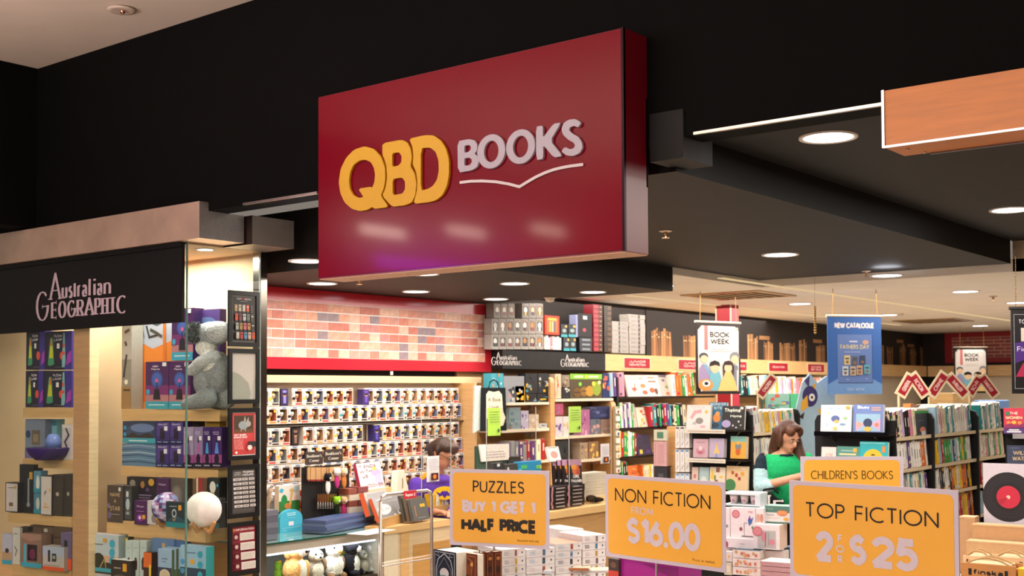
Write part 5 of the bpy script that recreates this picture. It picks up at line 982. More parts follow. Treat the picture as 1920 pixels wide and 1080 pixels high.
# ================================================================ MAIN COUNTER
PC = PU(-6.26); ct0 = PC.at(512, 1017); CZ = ct0.z; vc0 = vg1+.04; vcg = PC.at(714, 1000).y; vce = PC.at(845, 1000).y
def TP(z, th, box): p = onZ((box[0]+box[2])/2, box[3], z); return PL(th, p)
ct = empty('glass_display_counter', (-6.26, vc0, 0), R(90)); tag(ct, 'shop counter with a glass top and lit glass front full of soft toys', 'counter')
Lg = vcg-vc0; UD = .42
put('end_pillar', MB().box(0, .1, 0, UD, 0, CZ-.012, '#d2a870'), WOOD, ct)
put('end_pillar', MB().box(Lg-.03, Lg+.02, 0, UD, 0, CZ-.012, '#c9c0b0'), WOOD, ct)
put('top_rail', MB().box(.1, Lg-.03, 0, .03, CZ-.075, CZ-.012, '#b9b1a2'), CARD, ct)
put('back_board', MB().box(.1, Lg-.03, UD-.02, UD, .4, CZ-.012, '#8a8a86'), CARD, ct)
put('plinth', MB().box(.1, Lg-.03, .0, UD-.02, 0, .56, '#3c2f26'), WOOD, ct)
put('light_strip', MB().box(.11, Lg-.05, .008, .03, CZ-.088, CZ-.076, '#ffffff'), CASELED, ct)
put('glass_front', MB().box(.1, Lg-.03, .002, .006, .56, CZ-.076, '#ffffff'), GLASS, ct)
put('glass_top', MB().box(0, Lg, -.02, UD, CZ-.012, CZ, '#7fa096'), mk('glass_top', .06, namt=.03, coat=1), ct)
put('glass_edge', MB().box(0, Lg, -.024, -.0202, CZ-.012, CZ, '#1f4a3c'), GEDGE, ct)
area('counter_light', (-6.32, (vc0+vcg)/2, CZ-.09), .1, 4, (.95, .97, 1), sy=Lg-.3)
c2 = empty('maple_counter', (-6.26, vcg+.03, 0), R(90)); tag(c2, 'maple cash counter with pale side panels right of the glass counter', 'counter')
L2 = vce-vcg-.03
put('counter_body', MB().box(0, L2, 0, .4, 0, CZ-.05, '#cdb48f'), WOOD, c2); put('countertop', MB().box(-.0, L2, -.01, .4, CZ-.05, CZ, '#d8b27c'), WOOD, c2)
put('panel', MB().box(.0, L2*.2, -.004, 0, .1, CZ-.05, '#d6c8ac'), CARD, c2); put('panel', MB().box(L2*.24, L2*.36, -.004, 0, .1, CZ-.05, '#cfa56d'), WOOD, c2); put('panel', MB().box(L2*.42, L2, -.002, 0, .1, CZ-.16, '#b98a4c'), WOOD, c2)
a = onZ(1030, 964, CZ); b = onZ(1136, 943, CZ)
c3 = empty('long_maple_counter', (a.x+.03, vce+.75, 0), R(90)); tag(c3, 'far maple counter with a thick top carrying piles of dark novels', 'counter')
c3.location.x = (a.x+b.x)/2
put('counter_body', MB().box(0, 2.4, .02, .75, 0, CZ-.06, '#b98f5c'), WOOD, c3); put('countertop', MB().box(-.02, 2.45, 0, .76, CZ-.06, CZ, '#d6b078'), WOOD, c3)
# plush animals in the counter
def plush(px, pyb, rpx, cols, label, form='sit', th=90, dz=0):
    pl = PU(-6.36); p = pl.at(px, pyb); r = (pl.at(px+rpx, pyb)-p).dot(pl.e); zz = .5605; c1, c2_, c3_ = cols
    s = r/.112
    L_ = [((0, 0, .1), (.085, .075, .1), c1), ((0, -.055, .1), (.055, .03, .07), c2_), ((0, -.02, .235), (.068, .062, .062), c1), ((0, -.075, .222), (.034, .03, .026), c2_), ((0, -.105, .23), (.011, .01, .009), '#1c1614'),
          ((-.026, -.07, .255), .009, '#141214'), ((.026, -.07, .255), .009, '#141214'), ((-.05, -.06, .03), (.03, .05, .025), c3_), ((.05, -.06, .03), (.03, .05, .025), c3_)]
    if form == 'dog': L_ += [((-.065, 0, .225), (.02, .03, .045), c3_), ((.065, 0, .225), (.02, .03, .045), c3_), ((-.045, -.06, .11), (.022, .03, .06), c1), ((.045, -.06, .11), (.022, .03, .06), c1)]
    elif form == 'rabbit': L_ += [((-.03, .01, .31), (.015, .012, .05), c1), ((.03, .01, .31), (.015, .012, .05), c1)]
    elif form == 'bird': L_ += [((-.08, 0, .12), (.018, .04, .06), c3_), ((.08, 0, .12), (.018, .04, .06), c3_), ((0, -.1, .225), (.016, .03, .012), '#c89a4c')]
    elif form == 'cat': L_ += [((-.04, 0, .295), (.018, .012, .025), c3_), ((.04, 0, .295), (.018, .012, .025), c3_)]
    o = put('soft_toy', blob(L_, .007, 3), FUR, loc=(p.x, p.y, zz+dz), yaw=R(th)); o.scale = (s, s*.9, s*.9); tag(o, label, 'soft toy', 'soft toys in the glass counter'); return o
plush(552, 1075, 26, ('#d8a468', '#eee6dc', '#c08a50'), 'tan and white plush dog at the left of the lit counter', 'dog', 100)
plush(590, 1075, 19, ('#a39a90', '#d8d0c4', '#8d857c'), 'grey plush rabbit beside the tan dog', 'rabbit', 80)
plush(624, 1070, 21, ('#ece6e0', '#efe9e2', '#8a6a50'), 'white plush bird with brown wings', 'bird', 80)
plush(656, 1066, 20, ('#26242a', '#e8e4e0', '#2c2a30'), 'black plush animal with a white muzzle', 'cat', 120)
plush(679, 1066, 13, ('#8f8a80', '#b8b0a4', '#77726a'), 'small grey plush animal beside the black one', 'cat', 90)
plush(700, 1060, 17, ('#e6dcdc', '#eee6e4', '#c8ccd0'), 'pinkish white plush bird at the right end of the lit counter', 'bird', 70)
for (px, py, c, lb) in ((522, 1043, '#8ab83c', 'green leaf shaped plush at the far left of the lit counter'), (640, 1036, '#7aa83c', 'small green plush peeking behind the white bird')):
    p = PU(-6.5).at(px, py); o = put('soft_toy', blob([((0, 0, -.04), (.04, .03, .05), c), ((.0, 0, .02), (.032, .03, .035), c), ((.02, 0, .05), .012, '#e8c030')], .008, 2), FUR, loc=(p.x, p.y, .665)); tag(o, lb, 'soft toy', 'soft toys in the glass counter')
    tag(put('riser_block', MB().box(-.05, .05, -.04, .04, 0, .012, '#8a8a86'), CARD, loc=(p.x, p.y, .5605)), 'low grey block under the '+lb[:12].strip()+' plush', 'block')
# on the glass top
def on(z, th, box): return TP(z, th, box)
b_ = (487, 957, 522, 1014); stackbooks(on(CZ, 90, b_), 489, 521, 1013, 957, 5, 'the grey pile at near end of glass counter', 'piles on the glass counter', [('grey', '#6c6c78'), ('dark grey', '#5a5a68')], .12, page='#a9a7ad')
b_ = (525, 955, 567, 998); pl = on(CZ, 90, b_)
bb, w_, h_ = rect(pl, *b_); pts = [(-w_/2, 0), (w_/2, 0), (w_/2, h_*.6)]+[(w_/2*math.cos(R(a)), h_*.6+h_*.4*math.sin(R(a))) for a in range(15, 180, 15)]+[(-w_/2, h_*.6)]
o = put('rounded_sign_card', MB().prism(pts, 0, .03, '#3fa8c4'), CARD, loc=bb, yaw=pl.th); tag(o, 'bright blue round topped display card on the glass counter', 'sign')
mb = MB(); art(mb, w_, h_, [('r', .3, .82, .7, .85, '#bfe4ec'), ('r', .32, .74, .68, .77, '#bfe4ec'), ('r', .38, .3, .6, .48, '#d8d4dc'), ('r', .1, .2, .9, .22, '#9fd4e0'), ('r', .1, .1, .3, .12, '#9fd4e0'), ('r', .35, .62, .65, .64, '#8fcad8')]); put('front_print', mb, PRINT, o)
b_ = (523, 910, 562, 958); carton('jungle_animal_box', 'white box with a giraffe and leaves behind the blue card', 'box', PL(90, onZ(542, 996, CZ)).shift(.06), b_, '#e0d6cc', .05, [('r', 0, 0, 1, .4, '#3f7a3c'), ('e', .25, .4, .15, .25, '#2f8a48'), ('s', [(.5, .1), (.62, .75)], .1, '#d8a860'), ('e', .62, .8, .12, .07, '#d8a860'), ('e', .12, .82, .1, .08, '#3fa8c4'), ('e', .8, .85, .12, .08, '#a8ccd4'), ('e', .4, .2, .15, .12, '#c87a3c'), ('e', .8, .5, .1, .1, '#e8b8a8')])
b_ = (566, 960, 599, 990); pl = on(CZ, 90, b_); bb, w_, h_ = rect(pl, *b_); t = empty('pencil_holder', bb, pl.th); tag(t, 'bright orange-red tiered holder full of wooden pencils', 'pencil holder')
put('holder_body', MB().box(-w_/2, w_/2, 0, .06, 0, h_*.5, '#d8442c').prism([(-w_/2, 0), (w_/2, 0), (w_/2, h_*1.2), (w_/4, h_*2.3), (-w_/2, h_*2.4)], .06, .066, '#dc4a30'), CARD, t)
for i in range(6): x = -w_/2+.012+i*(w_-.02)/6; put('pencil', MB().tube([(x, .03, .01), (x-.02, .045, h_*(1.2+.1*(i % 3)))], .0045, '#d8b070', 6), WOOD, t)
put('back_card', MB().box(-w_/2, w_*.1, .052, .058, h_*1.4, h_*2.35, '#e05038').box(-w_/3, 0, .051, .053, h_*1.7, h_*2, '#f0dcd4'), CARD, t)
# silver wrapped bag
p = onZ(508, 990, CZ); o = put('silver_wrapped_pack', blob([((0, 0, .17), (.1, .07, .14), '#b8b8bc'), ((.02, 0, .27), (.09, .05, .06), '#d0d0d4'), ((-.04, .02, .1), (.09, .08, .09), '#9a9aa0'), ((.08, -.01, .3), (.05, .03, .03), '#e4e4e8')], .008, 1), CHROME, loc=p+Vector((0, .04, 0)), yaw=R(70)); tag(o, 'crumpled silver wrapped pack standing behind the grey pile', 'bag')
# blue magazines pile + white sheet
b_ = (607, 968, 708, 993); pl = PL(105, onZ(660, 993, CZ)); stackbooks(pl, 612, 704, 992, 968, 4, 'the slate blue pile on the glass counter', 'piles on the glass counter', [('slate blue', '#55688c'), ('dark blue', '#3f4f78')], .2, .008, page='#8c9cb8')
p = onZ(700, 997, CZ); tag(put('paper_sheet', MB().box(-.2, .16, -.09, .09, 0, .002, '#e6e2de'), CARD, loc=p+Vector((0, 0, .0006)), yaw=R(100)), 'white paper sheet lying at the edge of the counter', 'paper')
# rack of bookmarks with two brown signs
rk = PU(-6.63); bb, w_, h_ = rect(rk, 570, 845, 642, 960); bb.z = CZ; t = empty('bookmark_rack', bb, rk.th); tag(t, 'black rack of kraft bookmarks and key rings below two brown signs', 'rack')
bb_rk, w_rk, rk_t = bb, w_, t
put('back_board', MB().box(-w_/2, w_/2, .02, .03, 0, rk.at(606, 874).z-CZ, '#17120f'), CARD, t)
put('pole', MB().tube([(0, .025, 0), (0, .025, rk.at(606, 872).z-CZ)], .006, '#111', 6), CHROME, t)
def rl(px, py): q = rk.at(px, py); return ((q-bb).dot(rk.e), q.z-CZ)
for i, (x0, y0, x1, y1) in enumerate(((571, 846, 604, 872), (606, 841, 641, 868))):
    a = rl(x0, y1); b = rl(x1, y0); s = put('sign_board', MB().box(a[0], b[0], -.01, -.004, a[1], b[1], '#33251c'), CARD, t)
    mb = MB(); text(mb, "Booklover's", (a[0]+b[0])/2, a[1]+(b[1]-a[1])*.56, (b[1]-a[1])*.24, '#e6ddd2', -.0108, .16, (b[0]-a[0])*.84, serif=True, tn=.07); text(mb, 'Corner', (a[0]+b[0])/2, a[1]+(b[1]-a[1])*.2, (b[1]-a[1])*.24, '#e6ddd2', -.0108, .16, (b[0]-a[0])*.56, serif=True, tn=.07); put('lettering', mb, PRINT, s)
for i in range(9):
    a = rl(572+i*5, 902); b = rl(577+i*5, 876); put('kraft_bookmark', MB().box(a[0], b[0]-.002, -.03-.004*(i % 2), -.02, a[1], b[1], '#b98f60').box(a[0], b[0]-.002, -.032-.004*(i % 2), -.0195, a[1]-.0, a[1]+.012, '#8a2a20'), CARD, t)
a = rl(618, 901); b = rl(632, 874); put('kraft_bookmark', MB().box(a[0]-.04, b[0], -.045, -.038, a[1], b[1], '#c2986a').ell(a[0], a[1]+.06, .014, .012, -.0456, '#2a2018'), CARD, t)
for i in range(8):
    a = rl(590+i*4.6, 946); b = rl(594+i*4.6, 931); put('key_ring', MB().box(a[0], b[0], -.03, -.026, a[1]+.02, b[1]+.02, '#c0986a').lathe([(.008, -.05), (.009, -.02), (.004, 0)], '#a8a4a0', 8, (a[0]+.006, -.03, a[1]+.02)), METAL, t)
for i, (px, py, c, c2_, lb) in enumerate(((615, 895, '#1c1a1e', '#e8e4e0', 'black and white plush bookmark hanging left'), (632, 885, '#e8e2dc', '#b83a7a', 'white plush bookmark with a magenta band'), (645, 885, '#d8b890', '#c87a3c', 'tan and brown plush bookmark at the right'),
       (632, 938, '#86b82c', '#1c2418', 'lime green plush frog bookmark'), (645, 938, '#c8a078', '#b03060', 'beige plush bookmark on the lower row'), (656, 935, '#a4a4a8', '#6a6a90', 'grey plush elephant bookmark on the lower row'))):
    a = PU(-6.575).at(px, py); o = put('plush_bookmark', blob([((0, 0, 0), .03, c), ((0, 0, -.07), (.024, .014, .055), c2_), ((-.022, 0, .02), .012, c), ((.022, 0, .02), .012, c), ((0, -.024, -.005), .01, '#f0ece6')], .006, 2), FUR, loc=a, yaw=R(90)); tag(o, lb, 'soft toy', 'plush bookmarks on the counter rack')
for px, py in ((615, 895), (645, 885), (632, 938), (656, 935)):
    q = PU(-6.575).at(px, py-6); a = ((q-bb_rk).dot(rk.e), q.z-CZ); put('hook', MB().tube([(a[0], -.06, a[1]), (a[0], -.03, a[1]+.01), (a[0], .022, a[1]+.01)], .0025, '#8a8684', 5), METAL, rk_t)
put_board = put('back_board', MB().box(w_rk/2, w_rk/2+.09, .02, .03, 0, rk.at(650, 880).z-CZ, '#1c1614'), CARD, rk_t)
# piles and display books behind
b_ = (655, 925, 686, 962)
stackbooks(PU(-6.54), 655, 670, 984, 916, 6, 'the left pale paged pile behind the blue magazines', 'piles on the glass counter', [('cream', '#cfc0ac'), ('brown', '#8a4a3c')], .12, page='#d8cbb8')
stackbooks(PU(-6.54), 671, 690, 984, 913, 6, 'the right pale paged pile behind the blue magazines', 'piles on the glass counter', [('cream', '#cfc0ac'), ('brown', '#7a3c3c')], .12, page='#d8cbb8')
def easel(pl, x0, x1, y, yb, label, col=WDL):
    bb, w_, h_ = rect(pl, x0, y, x1, yb); o = put('book_easel', MB().box(-w_/2, w_/2, 0, .01, 0, h_, col).box(-w_/2, w_/2, -.04, 0, 0, .012, col).box(-w_/2, w_/2, -.044, -.04, 0, .03, col).box(-.02, .02, .01, .12, 0, .01, col), WOOD, loc=bb, rot=(0, 0, pl.th)); tag(o, label, 'stand'); return o
pz = PL(105, onZ(705, 985, CZ)).shift(.12)
bb, w_, h_ = rect(pz, 680, 917, 735, 985); bb.z = CZ; tag(put('book_riser', MB().box(-w_/2, w_/2, .0, .12, 0, pz.at(700, 918).z-CZ, '#d9b27e'), WOOD, loc=bb, yaw=pz.th), 'maple riser block under the pale pink display novel', 'stand')
cover('display_novel', 'pale cover novel with large thin capital letters on a maple riser', 'book', pz.shift(.03), (678, 866, 722, 917), '#d9c2c8', [('r', .0, 0, 1, 1, '#dccace'), ('e', .75, .6, .2, .15, '#b79cc8'), ('e', .8, .35, .15, .2, '#c4a8d0'), ('e', .7, .75, .1, .06, '#e8b840'), ('t', 'IT ENDS', .42, .8, .12, .74, '#5a3038', .17), ('t', 'WITH', .32, .62, .12, .5, '#5a3038', .17), ('t', 'US', .26, .44, .12, .24, '#5a3038', .17), ('t', 'HOOVER', .55, .08, .12, .8, '#6a3a40', .17)], .03, -14, spine='#a8324c')
pz = PL(112, onZ(735, 985, CZ)).shift(.02)
cover('display_novel', 'grey cover book with a white price oval leaning on a maple stand', 'book', pz, (713, 926, 762, 972), '#8c8c8e', [('r', 0, 0, 1, 1, '#8f8f90'), ('e', .3, .45, .24, .22, '#e8e4e6'), ('t', '$2.99', .3, .38, .12, .36, '#77777a', .12), ('e', .78, .2, .06, .1, '#e8e4e0'), ('e', .8, .24, .03, .06, '#222'), ('e', .6, .13, .04, .06, '#e4e0dc'), ('r', .1, .86, .7, .89, '#c8c8cc'), ('r', .5, .7, .85, .73, '#b0b0b4')], .03, -22, spine='#c8542c')
cover('display_novel', 'grey book with orange lettered spine standing behind the price oval book', 'book', pz.shift(.08), (694, 918, 735, 962), '#a9a39c', [('r', .1, .5, .9, .9, '#8f8f90')], .04, -18, spine='#d0582c')
bb, w_, h_ = rect(pz.shift(-.02), 712, 968, 782, 990); bb.z = CZ
tag(put('book_trough', MB().box(-w_/2, w_/2, -.01, 0, 0, .07, '#d3a66a').box(-w_/2, w_/2, 0, .12, 0, .015, '#c99b60').box(w_/2-.01, w_/2, 0, .12, 0, .07, '#d3a66a'), WOOD, loc=bb, yaw=pz.th), 'maple trough holding the price oval book', 'stand')
pz2 = PL(100, onZ(790, 980, CZ))
for i in range(3): cover('display_novel', ['dark grey book with a yellow sticker in the rear trough', 'second dark book edge behind the yellow stickered one', 'third brown grey book in the rear trough'][i], 'book', pz2.shift(.03*i), (776-i*8, 934-i*4, 806-i*8, 975), ['#5c5a58', '#6b5d50', '#4d4a44'][i], [('r', .2, .2, .25, .7, '#b87a4c'), ('r', .55, .6, .85, .74, '#e0b030'), ('r', .3, .1, .8, .14, '#8a8a88')] if i == 0 else [], .025, -14)
pz3 = PL(90, onZ(838, 965, CZ)); bb, w_, h_ = rect(pz3, 810, 962, 850, 984); bb.z = CZ
tag(put('wooden_bin', MB().box(-w_/2, w_/2, 0, .01, 0, .08, '#d3a66a').box(-w_/2, w_/2, .14, .15, 0, .08, '#c99b60').box(-w_/2, -w_/2+.01, .01, .14, 0, .08, '#c99b60').box(w_/2-.01, w_/2, .01, .14, 0, .08, '#c99b60').box(-w_/2+.01, w_/2-.01, .01, .14, 0, .01, '#b98c55'), WOOD, loc=bb, yaw=pz3.th), 'small maple bin holding white spined books on the counter', 'bin')
bookrow(PL(90, bb).shift(.02), 813, 842, 960, 925, 'the maple bin on the counter', 'books in the maple bin', [0, 0, 7, 0, 0], 61, tmin=.018, tmax=.03, depth=.1)
# ring binder shaped cream block
pz4 = PL(100, onZ(760, 975, CZ)).shift(.1); bb, w_, h_ = rect(pz4, 743, 882, 768, 930)
tag(put('cream_wedge_box', MB().prism([(-w_*.5, -(bb.z-CZ)), (w_*.5, -(bb.z-CZ)), (w_*.5, 0), (w_*.1, h_), (-w_*.35, h_), (-w_*.5, 0)], 0, .06, '#e3dac6').flat([(-.012, h_*.3), (.0, h_*.3), (.0, h_*.7), (-.012, h_*.7)], -.001, '#8a5a3c'), CARD, loc=bb, yaw=pz4.th), 'tall cream card holder behind the price oval book', 'card holder')
# register divider with red tab
pr = PU(-5.98); a = pr.at(713, 1080); 
t = empty('register_divider', (pr.p.x, pr.at(713, 930).y, .05), R(90)); tag(t, 'rounded silver framed clear divider with a red Register 2 tab', 'divider')
Lr = pr.at(809, 920).y-pr.at(713, 930).y; Hr = pr.at(713, 928).z-.05
put('divider_frame', MB().tube([(0, 0, 0), (0, 0, Hr-.05), (.015, 0, Hr-.015), (.05, 0, Hr), (Lr-.05, 0, Hr), (Lr-.015, 0, Hr-.015), (Lr, 0, Hr-.05), (Lr, 0, 0)], .012, '#cfc4c0', 8), METAL, t)
put('crossbar', MB().tube([(0, 0, Hr*.55), (Lr, 0, Hr*.55)], .006, '#cfc4c0', 6), METAL, t); put('crossbar', MB().tube([(0, 0, Hr*.57), (Lr, 0, Hr*.57)], .003, '#e8e0dc', 6), METAL, t)
put('clear_panel', MB().box(.01, Lr-.01, -.001, .001, Hr*.58, Hr-.01, '#fff'), ACRYL, t)
a0 = pr.at(754, 925); px0 = a0.y-t.location.y; tb = put('tab', MB().box(px0, px0+Lr*.24, -.02, -.014, Hr-.045, Hr+.012, '#b81c2c'), CARD, t)
mb = MB(); text(mb, 'Register 2', px0+Lr*.12, Hr-.028, .022, '#f4d8d8', -.0206, .2, Lr*.19); put('lettering', mb, PRINT, tb)
for dx in (0, Lr): put('foot', MB().box(dx-.02, dx+.02, -.15, .15, -.05, -.01, '#8a8480'), METAL, t)
# clear screens on the counters with notes
def screen(pl, x0, y0, x1, y1, z, label, notes):
    bb, w_, h_ = rect(pl, x0, y0, x1, y1); top = pl.at((x0+x1)/2, y0).z; t = empty('clear_screen', (bb.x, bb.y, z), pl.th); tag(t, label, 'screen'); H = top-z
    put('pane', MB().box(-w_/2, w_/2, 0, .004, 0, H, '#fff'), ACRYL, t)
    for s_ in (-1, 1): put('edge_strip', MB().box(s_*w_/2-.0015, s_*w_/2+.0015, -.001, .005, 0, H, '#a4a6a2'), GEDGE, t)
    for (a, b, c, d, col, rows, nm) in notes:
        n0, nw, nh = rect(pl, a, b, c, d); dx = (n0-bb).dot(pl.e); n = put('note', MB().box(-nw/2, nw/2, -.003, -.001, 0, nh, col), CARD, t, loc=(dx, 0, n0.z-z)); n['label'] = nm
        mb = MB(); art(mb, nw, nh, scribble(random.Random(a), rows, .12, .45, .88, .9, '#6a7a50' if col[1] != 'd' else '#8a8a90', .25)+([('p', [(.68, .18), (.78, .1), (.88, .18), (.78, .27)], '#2c4a20')] if col[1] != 'd' else [('r', .2, .06, .8, .34, '#4a1c20'), ('e', .5, .2, .14, .09, '#d87a2c')]), -.0035); put('note_print', mb, PRINT, n)
screen(PU(-6.32), 791, 775, 846, 962, CZ, 'clear counter screen in front of the cashier', [(800, 855, 823, 903, '#d8d2d4', 8, 'white notice with a small red picture')])
ps = PL(90, (c3.location.x-.1, 0, 0))
screen(ps, 913, 764, 1006, 960, CZ, 'clear counter screen with a lime note left of the dark novels', [(914, 765, 938, 817, '#a8d048', 5, 'lime green notice')])
screen(ps, 1068, 762, 1147, 945, CZ, 'clear counter screen with a lime note right of the dark novels', [(1067, 762, 1089, 811, '#a8d048', 5, 'lime green notice'), (1126, 832, 1142, 869, '#d8d2d4', 6, 'small white notice with an orange picture')])
# stock on the far counter
def fc(box, th=90): return TP(CZ, th, box)
stackbooks(fc((1036, 910, 1064, 955)), 1034, 1063, 953, 912, 6, 'the left dark pile of novels on the far counter', 'dark novels on the far counter', [('black', '#1d1718')], .13, art_=lambda i, r_: [('r', .3, .3, .85, .6, '#a89a98'), ('r', 0, 0, .1, 1, '#b07a80')])
stackbooks(fc((1064, 908, 1097, 950)), 1065, 1096, 948, 908, 6, 'the right dark pile of novels on the far counter', 'dark novels on the far counter', [('black', '#1d1718')], .13, art_=lambda i, r_: [('r', .3, .3, .85, .6, '#a89a98'), ('r', 0, 0, .1, 1, '#b07a80')])
GF = [('r', 0, 0, 1, 1, '#1c1214'), ('r', 0, .78, 1, 1, '#b88aa8'), ('e', .55, .6, .3, .2, '#d8642c'), ('e', .4, .72, .22, .1, '#e8983c'), ('e', .7, .5, .15, .12, '#b8441c'), ('t', 'GIRL', .55, .3, .13, .5, '#e8e0dc', .2), ('t', 'FALLING', .55, .14, .11, .8, '#e8e0dc', .2)]
z6 = fc((1036, 910, 1096, 951)).at(1064, 912).z
for i, x in enumerate((1068, 1056, 1047, 1038)): cover('display_novel', ['black novel with an orange blaze, front of the upright row', 'second upright dark novel in the far counter row', 'third upright dark novel in the far counter row', 'leftmost upright dark novel in the far counter row'][i], 'book', fc((1050, 870, 1096, 951), 60 if i == 0 else 60).shift(.05+.035*i), (x, 862, x+24, 911), '#1c1214', GF, .028, -6, spine='#17100f')
cover('display_novel', 'pale novel with a pink animal held up on the dark novels', 'book', fc((1036, 880, 1064, 955), 75).shift(.25), (1031, 836, 1053, 865), '#ded6cc', [('e', .5, .45, .3, .25, '#d88a80'), ('r', .1, .9, .9, .95, '#888')], .03, -20)
stackbooks(fc((1098, 885, 1138, 940)), 1098, 1136, 931, 886, 8, 'the white paper block on the far counter', 'white blocks on the far counter', [('white', '#ddd6c8')], .14, .002, page='#e8e2d6')
p = onZ(1118, 943, CZ); tag(put('black_pouch', blob([((0, 0, .03), (.09, .05, .025), '#191718'), ((-.04, 0, .05), (.05, .04, .025), '#201e20')], .007, 2), FUR, loc=p+Vector((0, -.02, 0)), yaw=R(60)), 'small black folded pouch at the edge of the far counter', 'pouch')
b_ = (899, 832, 955, 864); p = fc((899, 880, 955, 950)).shift(-.02)
bb, w_, h_ = rect(p, *b_)
o = put('white_tote', MB().prism([(-w_/2, h_), (w_/2, h_*.95), (w_/2, 0), (-w_*.42, .0)], 0, .015, '#e4dfda'), CLOTH, loc=bb, yaw=p.th); tag(o, 'white cloth bag with faint script draped above the puzzle sign', 'bag')
mb = MB(); art(mb, w_, h_, scribble(random.Random(8), 3, .2, .15, .85, .6, '#b8aab0', .3)); put('script_print', mb, PRINT, o)
bk_ = put('bag_rail', MB().box(-w_/2-.02, w_/2+.02, .02, .04, -(bb.z-CZ), h_*.9, '#2f4a3c').box(w_/2-.01, w_*.9, .0, .1, -(bb.z-CZ), .02, '#1c1a1a'), CARD, loc=bb, yaw=p.th); tag(bk_, 'dark green and black stand behind the white cloth bag', 'stand')
items(fc((970, 880, 1015, 965)).shift(.0), [(925, 868, 945, 900, ['#2a2a2c', '#6a6a70', '#c8c8cc'], 'small black pouch pack left of the blue card pack'), (946, 870, 970, 900, ['#3a3834', '#8a8a8c', '#b8b8b8'], 'second dark pouch pack left of the blue card pack'), (972, 865, 1015, 900, ['#1f7fa8', '#3fb0c8', '#e0d040', '#1c3a80', '#4aa860'], 'bright blue card pack behind the puzzle sign')], 'pack', 'card_pack', .05)

# tote bags hanging from the cabinet end
pt_ = PL(78, PV(vend-.04).at(905, 760))
b1 = rect(pt_, 888, 723, 904, 812); tag(put('tote_bag', MB().prism([(-b1[1]/2, 0), (b1[1]/2, .04), (b1[1]*.4, b1[2]), (-b1[1]*.3, b1[2])], .0, .02, '#c9d2ce'), CLOTH, loc=b1[0], yaw=pt_.th), 'pale grey cloth bag hanging at the end of the figurine wall', 'bag')
b1 = rect(pt_.shift(-.03), 902, 727, 950, 808); o = put('tote_bag', MB().prism([(-b1[1]/2, 0), (b1[1]/2, 0), (b1[1]*.46, b1[2]), (-b1[1]*.46, b1[2])], .0, .015, '#1c2022'), CLOTH, loc=b1[0], yaw=pt_.th); tag(o, 'black cloth bag with a cream scroll shape and brown script', 'bag')
mb = MB(); w_, h_ = b1[1], b1[2]; art(mb, w_, h_, [('p', [(.2, .3), (.2, .85), (.3, .93), (.5, .9), (.7, .93), (.82, .84), (.86, .45), (.96, .3), (.86, .12), (.6, .08), (.5, .2)], '#e4dcc2'), ('t', 'A Book', .52, .68, .09, .5, '#6a4a40', .14), ('t', 'Lover', .52, .52, .08, .4, '#6a4a40', .14)]); put('scroll_print', mb, PRINT, o)
for s_ in (-1, 1): put('strap', MB().tube([(s_*w_*.2, .0, h_), (s_*w_*.15, 0, h_+.05), (0, 0, h_+.07)], .006, '#1c2022', 6), CLOTH, o)
# ================================================================ RED COLUMN, HANGING BANNERS
c = onZ(1370, 571, ZW); pv_ = PV(c.y); a = pv_.at(1343, 600).x; b = pv_.at(1370, 600).x; q = PU(b).at(1385, 600).y
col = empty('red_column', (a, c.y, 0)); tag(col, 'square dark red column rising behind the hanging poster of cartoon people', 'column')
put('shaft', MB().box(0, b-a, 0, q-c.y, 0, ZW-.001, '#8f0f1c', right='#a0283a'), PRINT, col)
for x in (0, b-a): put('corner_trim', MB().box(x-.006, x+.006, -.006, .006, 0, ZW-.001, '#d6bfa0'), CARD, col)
def chain(name, p0, p1, label, parent=None, r=.0055, n=20, col_='#b8925c'):
    mb = MB(); p0 = Vector(p0); p1 = Vector(p1)
    for i in range(n+1): mb.sph(p0.lerp(p1, i/n), r, col_, 6, 4)
    mb.tube([p0, p1], r*.3, col_, 5); o = put(name, mb, mk('brass_'+str(random.random())[2:6], .3, .8) if False else CHROME, parent); return o
def banner(label, pl, x0, y0, x1, y1, base, items, z_top, chains, rail='#d8ccba', th=.008, pieces=()):
    bb, w_, h_ = rect(pl, x0, y0, x1, y1); t = empty('hanging_banner', bb, pl.th); tag(t, label, 'banner')
    put('banner_sheet', MB().box(-w_/2, w_/2, 0, th, 0, h_, base), PRINT, t)
    mb = MB(); art(mb, w_, h_, items); put('banner_print', mb, PRINT, t)
    put('top_rail', MB().tube([(-w_/2-.01, .004, h_+.008), (w_/2+.01, .004, h_+.008)], .012, rail, 8), CARD, t)
    for (cx_, cy_) in chains:
        q = pl.at(cx_, cy_); lx = (q-bb).dot(pl.e); chain('chain', (lx, .004, h_+.02), (lx*.96, .004, z_top-bb.z), '', t)
    return t, w_, h_
SKf = '#f0c8a0'
